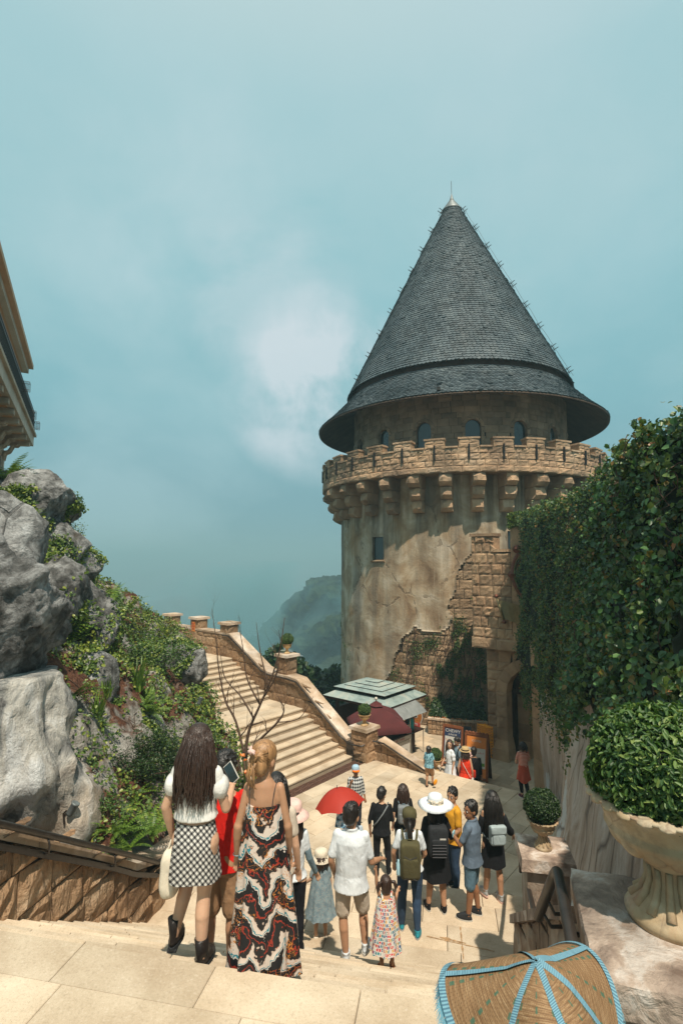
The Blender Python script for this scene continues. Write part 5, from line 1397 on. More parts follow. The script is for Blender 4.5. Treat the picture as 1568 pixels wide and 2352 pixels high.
def boulder(c, r, seed, nplanes=16, sub=5, rough=.05, M=None, flat=None):
 """faceted rock: intersection of random half spaces, softened, with ridges"""
 rr = random.Random(seed); pl = []
 for _ in range(nplanes):
  n_ = Vector((rr.gauss(0, 1), rr.gauss(0, 1), rr.gauss(0, 1))).normalized(); pl.append((n_, rr.uniform(.72, 1.0)))
 if flat: pl += flat
 b = MB(); V_, F_ = ICO[sub]; c = Vector(c); off = Vector((seed*3.1, seed*1.7, 0))
 for d in V_:
  t_ = 1.25;
  ws = 0; acc = 0
  for n_, dd in pl:
   k = d.dot(n_)
   if k > .05: acc += (k/dd)**26
  t_ = 1/max(acc, 1e-9)**(1/26); t_ = min(t_, 1.25)
  q = Vector((d.x*r[0], d.y*r[1], d.z*r[2]))*t_
  if M is not None: q = M @ q
  rd = 1-abs(noise.noise((q+off)*1.9))*2; n1 = noise.fractal((q+off)*1.1, .8, 2.1, 6)*rough*2.2+rd*rd*rough*.6-noise.fractal((q+off)*Vector((6, 6, 3)).length/2.2, .6, 2.2, 4)*rough*.75
  b.v.append(tuple(c+q*(1+n1)))
 b.f = list(F_); b.mi = [0]*len(F_); return b
rg0 = thing('rock_garden', 'steep limestone rock garden mound overgrown with creeper', 'rock garden', (-5, 12, 1.5))
# --- mound surface from surveyed points
ctl = [(31, 1115, 13), (61, 1130, 13.2), (90, 1150, 13.5), (133, 1200, 14), (168, 1270, 14.6), (205, 1320, 15.2), (256, 1350, 16.5), (290, 1392, 18), (330, 1432, 20.2),
(60, 1250, 11.2), (130, 1330, 11.6), (200, 1420, 12.2), (250, 1480, 13), (330, 1520, 14), (400, 1530, 15.2), (440, 1560, 15), (470, 1610, 13.8), (490, 1660, 13.0), (505, 1700, 12.4), (520, 1745, 11.9),
(150, 1500, 9.8), (170, 1600, 9.2), (180, 1700, 8.6), (205, 1800, 8.1), (300, 1600, 11.2), (300, 1700, 10.1), (290, 1800, 9.1), (270, 1880, 8.0), (400, 1650, 11.8), (400, 1750, 10.6), (400, 1830, 9.6), (340, 1900, 8.2), (400, 1960, 7.9), (300, 1960, 7.1), (470, 1800, 10.6), (500, 1850, 10.4), (230, 1960, 6.6), (540, 1800, 11.3), (560, 1850, 10.8), (420, 1900, 8.9)]
pts = [at(u, v_, d=d_) for u, v_, d_ in ctl]
for (u, v_, d_) in ctl[:9]:
 q = at(u, v_, d=d_); pts.append(Vector((q.x-2.2, q.y+2.6, q.z-1.6)))
pts += [Vector((-3.7, 5.0, 2.9)), Vector((-3.7, 3.5, 3.7)), Vector((-6, 4, 4.8)), Vector((-7.5, 6, 6.5)), Vector((-9, 9, 8.5)), Vector((-3.6, 6.3, 2.4)), Vector((-3.4, 7.5, 1.8)), Vector((-2.9, 9, 1.4)), Vector((-2.2, 11, 1.2)), Vector((-2.4, 14, 1.5))]
PX = np.array([[q.x, q.y] for q in pts]); PZ = np.array([q.z for q in pts])
def tps(r2): return np.where(r2 > 1e-9, .5*r2*np.log(r2+1e-12), 0)
K = tps(((PX[:, None]-PX[None])**2).sum(-1))+np.eye(len(PX))*.12
Pm = np.c_[np.ones(len(PX)), PX]; A_ = np.block([[K, Pm], [Pm.T, np.zeros((3, 3))]])
sol = np.linalg.solve(A_, np.r_[PZ, 0, 0, 0])
def mz(X):
 X = np.atleast_2d(X); return tps(((X[:, None]-PX[None])**2).sum(-1)) @ sol[:-3]+sol[-3]+X @ sol[-2:]
nx_, ny_ = 190, 250; X0, X1, Y0_, Y1_ = -13.5, -1.0, 3.0, 23.5
gx, gy = np.meshgrid(np.linspace(X0, X1, nx_), np.linspace(Y0_, Y1_, ny_)); G = np.c_[gx.ravel(), gy.ravel()]
Z = mz(G)
def mound_ok(x, y):
 a, s_ = inv_ST((x, y));
 if a > LA-.32 and s_ < SMID+.3: return False
 q = Vector((x, y, 0))-FC; fa, fs_ = q.dot(n3), q.dot(u3)
 return True
mb = MB(); MV = []
BD = [ST(LA+.1, SMID-.3)]+[at(u, v_, d=d_)+Vector((.25, .1, 0)) for u, v_, d_ in ((560, 1850, 10.6), (552, 1800, 11.2), (525, 1735, 12.0), (500, 1665, 13.0), (484, 1600, 14.0), (462, 1545, 15.2), (425, 1500, 17), (350, 1440, 20.2), (330, 1430, 24))]
BD = sorted([(q.x, q.y) for q in BD], key=lambda q: q[1])
for k, (x, y) in enumerate(G):
 z = Z[k]; q = Vector((x, y, z))
 cr = noise.voronoi(q*.75+Vector((0, 0, 3)))[0]
 rid = (cr[1]-cr[0])
 z2 = z+.55*(.45-min(rid, .9))*-1+.30*noise.fractal(q*.9, .9, 2.1, 5)+.10*noise.fractal(q*3.5, .8, 2.1, 4)
 dx = .35*noise.noise(q*.8+Vector((9, 0, 0))); dy = .35*noise.noise(q*.8+Vector((0, 9, 0)))
 a, s_ = inv_ST((x, y)); ed = min(1, max(0, (LA-.45-a)/.8)) if s_ < SMID+.6 else 1
 z2 = z*(1-ed)+z2*ed
 if y > BD[0][1]:
  for (xa, ya), (xb_, yb) in zip(BD, BD[1:]):
   if ya <= y <= yb: z2 -= max(0, x-(xa+(xb_-xa)*(y-ya)/(yb-ya)))*5
 qq = Vector((x, y, 0)); inside = y > 9 and inv_ST(qq)[1] > SPL-.2 and inv_ST(qq)[0] > LA-.3 and (qq-FC).dot(n3) < 6.9
 z2 = max(z2, -.3 if inside or (qq-FC).dot(u3) > 0 and (qq-FC).dot(n3) < 6 else .04)
 MV.append(Vector((x+dx*ed, y+dy*ed, z2)))
mb.v = [tuple(q) for q in MV]
for j in range(ny_-1):
 for i in range(nx_-1):
  k = j*nx_+i
  if mound_ok(*G[k]) and mound_ok(*G[k+1]): mb.f.append((k, k+1, k+nx_+1, k+nx_))
mb.mi = [0]*len(mb.f)
mm, N, bs = newmat('mound surface'); p = N.pos()
geo = N.n('ShaderNodeNewGeometry'); sn = N.n('ShaderNodeSeparateXYZ'); N.l(geo.outputs['Normal'], sn.inputs[0])
f = N.noise(p, 1.1, 8, .62, .8); g_ = N.noise(p, 5, 7, .66, .6)
col = N.ramp(N.math('ADD', N.math('MULTIPLY', f, .5), N.math('MULTIPLY', g_, .5)), [(.34, (.06, .05, .04)), (.46, (.20, .18, .155)), (.56, (.38, .355, .32)), (.68, (.56, .53, .49))])
soilc = N.ramp(N.noise(p, 12, 5, .7), [(.35, (.045, .02, .012)), (.55, (.12, .052, .03)), (.7, (.20, .11, .065))])
msk = N.rng(N.math('ADD', N.noise(p, .9, 5, .6), N.math('MULTIPLY', sn.outputs[2], .22)), .60, .68)
col = N.mix(msk, col, soilc)
finish(N, bs, col, .92, N.math('ADD', N.math('MULTIPLY', f, 1.1), N.math('ADD', g_, N.math('MULTIPLY', N.noise(p, 25, 4, .7), .3))), 1.0, .09, .2)
build('mound', mb, mm, rg0, smooth=True)
# --- separate boulders
def rock(u, v_, d_, r, seed, label, mat='rock', sub=5, n_=16, rough=.05, M=None, dz=0):
 c = at(u, v_, d=d_); c.z += dz
 o = build('boulder', boulder(c, r, seed, n_, sub, rough, M), C[mat], smooth=False)
 for p_ in o.data.polygons: p_.use_smooth = True
 tag(o, label, 'boulder'); return o
rock(62, 1175, 13.0, (1.25, 1.2, .75), 3, 'grey boulder topping the rock garden below the left building', sub=6, M=Matrix.Rotation(-.35, 3, 'Y') @ Matrix.Rotation(.2, 3, 'Z'))
rock(20, 1125, 13.8, (.9, .8, .5), 5, 'small pale boulder just under the building corner among ferns')
rock(182, 1305, 14.6, (.62, .6, .62), 8, 'angular grey boulder sticking out of the rock garden skyline', n_=9)
rock(120, 1270, 13.0, (.75, .8, .95), 14, 'dark cracked boulder draped with creeper, under the topmost boulder', n_=14)
rock(10, 1290, 8.8, (.75, .8, .95), 44, 'grey slab of rock at the left edge of the frame above the great boulder', n_=12)
rock(130, 1385, 11.2, (.75, .7, .85), 17, 'narrow grey rock wedged between ferns left of the creeper slope', n_=12)
rock(195, 1460, 12.0, (.8, .9, 1.05), 19, 'tall grey rock behind the great overhanging boulder', n_=12)
rock(425, 1530, 15.0, (.62, .6, .55), 23, 'pale rounded rock at the edge of the far stair, right end of the garden', n_=12)
rock(400, 1500, 15.6, (.45, .5, .45), 25, 'small grey rock above the pale rounded rock near the terrace', n_=12)
rock(258, 1655, 10.8, (.20, .2, .30), 27, 'bright white rock standing alone in the brown soil pocket', n_=10)
rock(345, 1680, 11.3, (.30, .28, .28), 29, 'pale rock half under the creeper in the middle of the garden', n_=10)
rock(330, 1520, 13.8, (.5, .5, .42), 31, 'whitish rock under the thin shrub in the upper garden', n_=12)
rock(215, 1570, 10.6, (.45, .45, .5), 33, 'grey rock veined with creeper right of the great boulder', n_=12)
rock(182, 1898, 8.2, (.50, .5, .42), 36, 'pale jagged rock by the little spotlight above the handrail', n_=14, rough=.08)
rock(222, 1930, 8.15, (.38, .4, .32), 38, 'small jagged rock beside the lower ferns behind the handrail', n_=14, rough=.08)
gb = rock(-48, 1434, 7.5, (.95, 1.0, 1.22), 41, 'great grey overhanging boulder at the left edge balanced on a pale column', sub=6, n_=18, rough=.07, M=Matrix.Rotation(-.25, 3, 'Y'), dz=0.0)
b = MB(); cb_ = at(80, 1780, d=6.3); rings = []
prof = [(1930, 262, -160), (1890, 232, -160), (1850, 210, -160), (1800, 176, -160), (1740, 160, -160), (1680, 150, -160), (1640, 138, -160), (1600, 122, -160), (1560, 112, -160)]
for k in range(33):
 t_ = k/32*(len(prof)-1); i = min(int(t_), len(prof)-2); w = t_-i
 v_ = prof[i][0]*(1-w)+prof[i+1][0]*w; ur = prof[i][1]*(1-w)+prof[i+1][1]*w; ul = prof[i][2]
 dd_ = 7.35+max(0, v_-1780)/150*.75
 R_ = at(ur-14, v_, d=dd_); L_ = at(ul, v_, d=dd_); c_ = (R_+L_)/2; rx = (R_-L_).length/2; z_ = R_.z
 ring_ = []
 for a in range(64):
  th_ = 2*pi*a/64; q = Vector((c_.x+rx*cos(th_), dd_+.1+.7*sin(th_), z_))
  n1 = noise.fractal(Vector((q.x*1.3, q.y*1.3, q.z*.45)), .8, 2.1, 5)*.28+noise.fractal(Vector((q.x*4, q.y*4, q.z*1.6)), .8, 2.1, 4)*.06
  groove = -.16*exp(-((q.x+3.0+(.3*(3.4-q.z)*-.2))/.10)**2)*(1 if sin(th_) < 0 else 0)
  d_ = Vector((cos(th_), sin(th_), 0)); ring_.append(q+d_*(n1+groove))
 rings.append(ring_)
b.loft(rings); o = build('boulder', b, C['rock2'], smooth=True); tag(o, 'pale cream and grey rock column under the great overhanging boulder', 'boulder')
# --- creeper leaves over the mound
Vn = np.array([q[:] for q in MV]).reshape(ny_, nx_, 3)
def surf(i, j):
 i = min(max(i, 0), nx_-2.001); j = min(max(j, 0), ny_-2.001); a, b = int(i), int(j); fi, fj = i-a, j-b
 P = (Vn[b, a]*(1-fi)+Vn[b, a+1]*fi)*(1-fj)+(Vn[b+1, a]*(1-fi)+Vn[b+1, a+1]*fi)*fj
 n_ = np.cross(Vn[b, a+1]-Vn[b, a], Vn[b+1, a]-Vn[b, a]); return P, n_/(np.linalg.norm(n_)+1e-9)
def to_img(P):
 """where a world point shows, in survey coordinates (used to follow the patches seen in the photograph)"""
 x, y, z = P[0], P[1], P[2]-EYE; c_, s_ = cos(PITCH), sin(PITCH); zz_ = y*c_+z*s_; yy_ = -y*s_+z*c_
 return 784+FPX*x/zz_, 1176-FPX*yy_/zz_
lr = random.Random(33); Cn, Nn, Sz = [], [], []; Cu, Nu, Su = [], [], []
bare = [(425, 1525, 42, 34), (258, 1655, 17, 24), (350, 1685, 26, 15), (70, 1160, 70, 45), (180, 1300, 26, 28), (330, 1520, 22, 14), (205, 1330, 10, 20), (250, 1770, 14, 20), (445, 1560, 26, 20), (230, 1560, 22, 20), (235, 1450, 25, 40), (215, 1620, 10, 20), (300, 1490, 12, 14), (320, 1600, 14, 16), (275, 1720, 10, 24)]
soil = [(255, 1620, 26, 22), (300, 1670, 34, 20), (290, 1730, 22, 40), (400, 1960, 60, 40), (210, 1830, 30, 40), (330, 1940, 50, 30)]
for _ in range(150000):
 i = lr.uniform(0, nx_-1); j = lr.uniform(0, ny_-1); P, n_ = surf(i, j)
 if not mound_ok(P[0], P[1]): continue
 u_, v_ = to_img(P)
 if u_ < -60 or u_ > 620 or v_ > 2000: continue
 cov = fbm(P[0]*1.0, P[1]*1.0, P[2]*1.0, 4)*.5+.5+.13
 for (bu, bv, ru, rv) in bare:
  k = ((u_-bu)/ru)**2+((v_-bv)/rv)**2
  if k < 1.6: cov -= (1.6-k)*.55
 for (bu, bv, ru, rv) in soil:
  k = ((u_-bu)/ru)**2+((v_-bv)/rv)**2
  if k < 1.6: cov -= (1.6-k)*.35
 if u_ > 190 and v_ > 1680 and not (v_ > 1880): cov += .16
 if u_ > 430 and v_ > 1500: cov += .25
 if P[1] > 14 and u_ < 220: cov -= .05
 if cov < .52+lr.uniform(-.06, .06): continue
 dens = min(1, (cov-.45)*3.2)
 if lr.random() > dens: continue
 h_ = lr.uniform(0, .10)+max(0, cov-.62)*lr.uniform(0, .5);
 Cn.append(P+n_*h_); Nn.append(n_+np.array([0.1, -.3, .4])); Sz.append(lr.uniform(.045, .085)*(1.1 if P[1] > 11 else .85))
for o_ in [x for x in COL.objects if x.name.startswith('boulder')]:
 for vv_ in o_.data.vertices:
  c_, n_ = vv_.co, vv_.normal
  if not 10 < c_.y < 15.5 or n_.y > .4: continue
  k_ = noise.fractal(c_*1.1+Vector((5, 0, 0)), .8, 2.1, 4)+.25*(1-abs(n_.x))-.15*(c_.z > 8.2)
  for _ in range(2 if k_ > .22 else 0):
   Cn.append(np.array(c_+n_*lr.uniform(.01, .09)+Vector((lr.gauss(0, .04), lr.gauss(0, .04), lr.gauss(0, .04))))); Nn.append(np.array(n_)+np.array([0, -.3, .4])); Sz.append(lr.uniform(.05, .09))
leaf_cloud('creeper', Cn, Nn, Sz, C['vine'], rg0, width=.75, jit=.7)
st_ = MB()
for _ in range(260):
 i = lr.uniform(5, nx_-6); j = lr.uniform(5, ny_-6); pts_ = []
 for k in range(9):
  P, n_ = surf(i, j)
  if not mound_ok(P[0], P[1]): break
  pts_.append(Vector(P+n_*.02)); i += lr.uniform(-1.6, 1.6); j -= lr.uniform(.3, 2.2)
 if len(pts_) > 3: st_.tube(pts_, .008, 3)
build('creeper_stems', st_, C['twig'], rg0, kind='stuff')
def msurf(u, v_, d_):
 """foot point on the mound near a sighting"""
 best = None
 for k in range(0, len(MV), 1):
  q = MV[k]
  if abs(q.y-d_) > 3.0: continue
  uu, vv = to_img(q); e = (uu-u)**2+(vv-v_)**2+((q.y-d_)*3)**2
  if best is None or e < best[0]: best = (e, q)
 return best[1].copy() if best else at(u, v_, d=d_)
# --- ferns
def fern_mesh(seed, nf=22, L=.6, up=.85, wid=.075, droop=.9, mat='fern'):
 rr = random.Random(seed); b = MB()
 for f_ in range(nf):
  a = rr.uniform(0, 2*pi); Lf = L*rr.uniform(.6, 1.1); e = rr.uniform(.45, 1.25)*up; p_ = Vector((0, 0, 0)); d = Vector((cos(a)*cos(e), sin(a)*cos(e), sin(e))); side = Vector((-sin(a), cos(a), 0)); n_ = 15; pts_ = []
  for k in range(n_+1):
   pts_.append(p_.copy()); p_ = p_+d*Lf/n_; d = (d+Vector((0, 0, -droop*Lf*.13))).normalized()
  for k in range(1, n_):
   w = wid*Lf/.6*sin(pi*min(1, (k+1.5)/(n_+1)))**.6*(1-.35*k/n_); t_ = (pts_[k+1]-pts_[k]); nn_ = side.cross(t_).normalized()
   for sg in (-1, 1):
    q0 = pts_[k]-t_*.30; q1 = pts_[k]+t_*.30; tip = pts_[k]+side*sg*w+t_*.5-nn_*0.0-Vector((0, 0, w*.22))
    b.add([q0, q1, tip+t_*.12, tip-t_*.25], [(0, 1, 2, 3)])
  for k in range(n_): b.add([pts_[k]-side*.003, pts_[k]+side*.003, pts_[k+1]+side*.003, pts_[k+1]-side*.003], [(0, 1, 2, 3)])
 return mesh_of('fern', b, C[mat])
fm_ = [fern_mesh(k) for k in range(3)]
def fern(u, v_, d_, sc_, label, k=0):
 q = msurf(u, v_, d_); o = bpy.data.objects.new('fern', fm_[k % 3]); COL.objects.link(o); o.location = q-Vector((0, 0, .03)); o.scale = (sc_, sc_, sc_*1.05); o.rotation_euler = (lr.uniform(-.1, .1), lr.uniform(-.1, .1), lr.uniform(0, 6)); tag(o, label, 'fern', 'ferns of the rock garden'); return o
for k, a in enumerate([(270, 1920, 7.4, .85, 'upright bright fern nearest the handrail'), (300, 1945, 7.3, .7, 'small fern beside the bright fern at the soil edge'), (335, 1910, 8.0, 1.15, 'tallest bright green fern left of the plaid-skirt woman'), (352, 1915, 8.3, .8, 'fern close to the plaid-skirt woman'), (248, 1912, 7.4, .6, 'fern in the soil behind the spotlight rock'), (15, 1105, 12.5, 1.6, 'large fern hanging under the building corner'), (5, 1140, 12.0, 1.5, 'second large fern below the building corner'), (50, 1100, 13, 1.0, 'fern arching over the topmost boulder'), (30, 1225, 11.0, 1.5, 'yellowish fern left of the topmost boulder'), (45, 1235, 10.9, 1.2, 'fern on the slope under the topmost boulder'), (110, 1165, 14, 1.0, 'small fern on the skyline behind the topmost boulder'), (125, 1190, 14, .9, 'last fern on the skyline before the angular boulder'), (100, 1330, 11, 1.3, 'fern beside the narrow grey rock'), (85, 1300, 11.2, 1.2, 'fern among creeper in the upper garden'), (135, 1450, 10.5, 1.7, 'dark fern just right of the great boulder'), (148, 1480, 10.2, 1.5, 'lower dark fern right of the great boulder'), (160, 1600, 8.8, 1.2, 'fern peeping out beneath the great boulder'), (218, 1390, 14.5, 1.4, 'fern on the skyline under the angular boulder'), (245, 1400, 15.2, 1.6, 'fern halfway down the skyline'), (275, 1415, 16.5, 1.6, 'fern on the skyline towards the terrace'), (300, 1430, 17.5, 1.5, 'fern beside the farthest terrace pillar'), (262, 1385, 16, 1.5, 'tall fern behind the skyline ferns'), (330, 1620, 11.5, 1.0, 'fern in the middle of the creeper slope'), (345, 1640, 11.4, 1.0, 'fern beside the snake plants'), (230, 1670, 10, .6, 'tiny fern near the white rock'), (310, 1830, 9.2, .7, 'fern in the dark creeper above the bright ferns')]): fern(*a, k=k)
# --- snake plants and dry blades
def blade_mesh(seed, n_=26, L=.6, w=.035, spread=.28, curl=.3):
 rr = random.Random(seed); b = MB()
 for _ in range(n_):
  a = rr.uniform(0, 2*pi); Lf = L*rr.uniform(.5, 1.1); tilt = rr.uniform(0, spread)+.05; d = Vector((cos(a)*sin(tilt), sin(a)*sin(tilt), cos(tilt))); s_ = Vector((-sin(a+rr.uniform(-1, 1)), cos(a), 0)).normalized()
  p_ = Vector((rr.uniform(-.08, .08), rr.uniform(-.08, .08), 0)); pr2 = None
  for k in range(7):
   ww_ = w*(1-(k/6)**2.2)*(.6+.4*min(1, k/2)); cur = (p_-s_*ww_, p_+s_*ww_)
   if pr2: b.add([pr2[0], pr2[1], cur[1], cur[0]], [(0, 1, 2, 3)])
   pr2 = cur; p_ = p_+d*Lf/6; d = (d+Vector((cos(a), sin(a), -.6))*curl*rr.uniform(.1, .5)).normalized()
 return b
for (u, v_, d_, sc_, sd_, mt, cu, lab) in [(320, 1590, 12.6, 1.5, 1, 'fern', .12, 'clump of snake plants standing in the middle of the garden'), (312, 1570, 12.8, 1.2, 2, 'dry', .8, 'dry curled leaves over the snake plants'), (225, 1650, 10.6, 1.0, 3, 'fern', .1, 'thin snake plant blades left of the white rock'), (240, 1600, 11.2, .9, 4, 'fern', .1, 'thin blades above the white rock'), (215, 1345, 15.2, 1.3, 5, 'fern', .15, 'snake plant blades on the skyline beside the angular boulder'), (228, 1385, 15.2, 1.1, 6, 'dry', .8, 'dry curled leaves on the skyline'), (270, 1420, 16.5, 1.1, 7, 'dry', .8, 'dry leaves among the skyline ferns'), (115, 1480, 10.0, 1.2, 8, 'dry', .6, 'brown curled leaves beside the great boulder'), (340, 1620, 12.4, 1.2, 9, 'fern', .25, 'yellow green arching blades beside the snake plants'), (130, 1440, 10.6, 1.4, 10, 'fern', .2, 'snake plant blades behind the great boulder')]:
 q = msurf(u, v_, d_); mb = blade_mesh(sd_, L=.5*sc_, curl=cu, w=.022*sc_); mb.v = [tuple(Vector(x)+q) for x in mb.v]; o = build('plant', mb, C[mt]); tag(o, lab, 'plant')
# --- shrubs
def shrub(u, v_, d_, r, n_, label, mat='vine', size=.05, hgt_=.5, name='shrub'):
 q = msurf(u, v_, d_) if isinstance(u, (int, float)) else u
 t = thing(name, label, 'shrub', q); b = MB(); Cc, Nc = [], []
 for k in range(16):
  a = lr.uniform(0, 6.28); e = lr.uniform(.2, 1.4); L = r*lr.uniform(.6, 1.2); d = Vector((cos(a)*cos(e), sin(a)*cos(e), sin(e)*1.1)); p_ = q.copy(); pts_ = [p_.copy()]
  for i in range(6):
   p_ = p_+d*L/6; d = (d+Vector((lr.gauss(0, .2), lr.gauss(0, .2), lr.gauss(.03, .15)))).normalized(); pts_.append(p_.copy())
   if i > 1:
    for _ in range(int(n_/80)): Cc.append(tuple(p_+Vector((lr.gauss(0, .11*r), lr.gauss(0, .11*r), lr.gauss(0, .09*r))))); Nc.append((lr.gauss(0, .5), lr.gauss(0, .5), 1))
  b.tube(pts_, [.011, .01, .008, .006, .005, .004, .003], 4)
 build('stems', b, C['twig'], t); leaf_cloud('foliage', Cc, Nc, [size]*len(Cc), C[mat], t, width=.45, kind=None); return t
shrub(345, 1545, 13.6, 1.15, 2800, 'airy green shrub spreading over the upper rock garden below the terrace', 'box', .07)
shrub(310, 1500, 14.6, .9, 1500, 'thin shrub left of the airy shrub near the terrace wall', 'vine', .065)
shrub(400, 1475, 16.5, .7, 900, 'low shrub against the terrace wall', 'vine', .06)
shrub(150, 1230, 13.8, .7, 420, 'leggy sprigs sticking out of the skyline under the topmost boulder', 'vine', .06)
shrub(165, 1250, 14.2, .6, 300, 'lower leggy sprigs on the skyline', 'vine', .06)
shrub(330, 1790, 9.7, .8, 3600, 'dense dark bush behind the tall bright fern', 'boxd', .045)
shrub(400, 1800, 9.9, .8, 3600, 'dense dark bush beside the plaid-skirt woman', 'boxd', .045)
shrub(250, 1875, 7.7, .3, 700, 'small round leaved plant beside the spotlight rock', 'box', .04)
# --- garden spotlights
def spot(u, v_, d_, ang, label):
 q = at(u, v_, d=d_); t = thing('garden_spotlight', label, 'spotlight', q, ang); W_ = WM[t]; M_ = W_.to_3x3() @ Matrix.Rotation(.5, 3, 'Y')
 build('lamp_body', MB().lathe([(0, -.085), (.04, -.085), (.05, -.06), (.052, .06), (.058, .065), (.058, .09), (.05, .09), (.0, .075)], q, 16, M=M_), C['lead'], t, smooth=True)
 build('bracket', MB().tube([q+Vector((-.08, 0, -.02)), q+Vector((-.12, 0, -.06)), q+Vector((-.1, 0, -.2))], .014, 6), C['iron'], t); return t
spot(171, 1862, 7.5, .3, 'small grey spotlight on a rock just above the handrail')
spot(462, 1612, 12.8, .8, 'tiny grey spotlight on the creeper slope near the far stair')
# --- bare tree and orange canna lilies
def branch(b, p_, d, L, r, lev, rr, buds):
 n_ = 7; pts_ = [p_.copy()]; rs = [r]
 for i in range(n_):
  p_ = p_+d*L/n_; d = (d+Vector((rr.gauss(0, .10), rr.gauss(0, .10), rr.gauss(.05, .07)))).normalized(); pts_.append(p_.copy()); rs.append(r*(1-.62*(i+1)/n_))
  if lev > 0 and i >= 2 and rr.random() < (.62 if lev > 1 else .45):
   a = Vector((rr.gauss(0, 1), rr.gauss(0, .6), rr.gauss(.2, .5))).normalized(); nd = (d*.75+a*.75).normalized(); branch(b, p_, nd, L*rr.uniform(.55, .85), rs[-1]*.7, lev-1, rr, buds)
 b.tube(pts_, rs, 6 if r > .015 else 4)
 buds.append(p_.copy())
tp_ = at(566, 1800, d=11.2); tr_ = thing('bare_tree', 'small leafless tree with curving dark twigs in front of the far stair', 'tree', tp_)
b = MB(); buds = []; rr = random.Random(6)
T0 = tp_-UP*.3; T1 = at(566, 1740, d=11.2)
b.tube([T0, T0.lerp(T1, .5)+Vector((.03, 0, 0)), T1], [.06, .055, .05], 8); build('trunk', b, C['twig'], tr_, smooth=True)
def guided(vs, r0, r1, lev=1, L=.5):
 P_ = [at(u, v_, d=d_) for u, v_, d_ in vs]; out = []
 for i in range(len(P_)-1):
  for k in range(5):
   t_ = k/5; a_ = P_[max(0, i-1)]; b_ = P_[i]; c_ = P_[i+1]; d_ = P_[min(len(P_)-1, i+2)]
   out.append(.5*((2*b_)+(c_-a_)*t_+(2*a_-5*b_+4*c_-d_)*t_*t_+(3*b_-a_-3*c_+d_)*t_**3))
 out.append(P_[-1]); n_ = len(out); rs = [r0+(r1-r0)*i/(n_-1) for i in range(n_)]
 mb = MB(); mb.tube(out, rs, 6)
 for i in range(3, n_-1):
  if lev and rr.random() < .42:
   d = (out[min(i+1, n_-1)]-out[i]).normalized(); a = Vector((rr.gauss(0, .8), rr.gauss(0, .5), rr.gauss(.5, .4))); branch(mb, out[i], (d*.6+a*.7).normalized(), L*rr.uniform(.4, 1.0), rs[i]*.55, lev-1, rr, buds)
 build('limb', mb, C['twig'], tr_, smooth=True)
guided([(566, 1742, 11.2), (575, 1680, 11.2), (600, 1620, 11.1), (625, 1560, 11.0), (645, 1490, 11), (655, 1420, 11)], .042, .006, 2)
guided([(566, 1742, 11.2), (545, 1660, 11.3), (520, 1610, 11.3), (505, 1540, 11.4), (498, 1470, 11.4), (488, 1400, 11.5)], .030, .004, 2)
guided([(560, 1745, 11.2), (600, 1700, 11.0), (640, 1660, 10.8), (655, 1630, 10.8), (640, 1600, 10.7)], .034, .006, 2, .4)
guided([(640, 1660, 10.8), (690, 1650, 10.6), (722, 1600, 10.5)], .012, .004, 1, .4)
guided([(600, 1620, 11.1), (570, 1560, 11.2), (560, 1490, 11.2), (548, 1430, 11.2)], .02, .004, 2)
guided([(585, 1650, 11.1), (555, 1600, 11.2), (520, 1560, 11.4), (508, 1500, 11.4)], .02, .004, 2)
guided([(620, 1580, 11), (600, 1500, 11.1), (590, 1430, 11.1)], .02, .004, 1)
guided([(610, 1600, 11), (640, 1540, 10.8), (628, 1480, 10.8)], .02, .004, 1)
cl = leaf_cloud('dry_leaves', [tuple(q) for q in buds if rr.random() < .35], [(0, 0, 1)]*0 or [(0, -1, .3) for q in buds if True][:0] or None, .05, C['dry'], tr_) if False else None
cn = thing('canna_lily', 'orange canna lilies with broad green leaves below the bare tree', 'flower', at(585, 1860, d=9.2))
mb = MB(); fl = MB(); q0 = at(588, 1900, d=9.2)
for (u, v_) in ((560, 1735), (568, 1745), (590, 1745), (592, 1765), (582, 1775), (575, 1800), (590, 1800), (565, 1775), (600, 1770), (596, 1790), (583, 1735)):
 q = at(u, v_+3, d=9.2+rr.uniform(-.2, .2))
 mb.tube([Vector((q.x*.3+q0.x*.7, q.y, q0.z)), q], .008, 4)
 for k in range(7):
  a = rr.uniform(0, 6.28); d = Vector((cos(a), sin(a), rr.uniform(-.2, 1))).normalized()*rr.uniform(.05, .085); s_ = d.cross(Vector((.3, .2, 1))).normalized()*.022
  fl.add([q, q+d*.5+s_, q+d, q+d*.5-s_], [(0, 1, 2, 3)])
build('stems', mb, C['vine'], cn); build('flowers', fl, M_leaf('orange petals', [(.1, (.65, .12, .01)), (.6, (.85, .27, .02)), (1, (.9, .4, .05))], trans=.3), cn)
lf = MB()
for k in range(14):
 q = at(rr.uniform(562, 608), rr.uniform(1840, 1890), d=9.2+rr.uniform(-.3, .3)); d = Vector((rr.gauss(0, .25), rr.gauss(0, .2), 1)).normalized(); s_ = Vector((rr.gauss(0, 1), rr.gauss(0, .3), 0)).normalized(); L = rr.uniform(.3, .5); prv = None
 for i in range(7):
  t_ = i/6; w = .07*sin(pi*min(1, t_*.9+.1)); c_ = q+d*L*t_+Vector((0, 0, -.1*t_*t_)); cur = (c_-s_*w, c_+Vector((0, .012, 0)), c_+s_*w)
  if prv: lf.add([prv[0], prv[1], cur[1], cur[0], prv[2], cur[2]], [(0, 1, 2, 3), (1, 4, 5, 2)])
  prv = cur
build('leaves', lf, C['box'], cn)
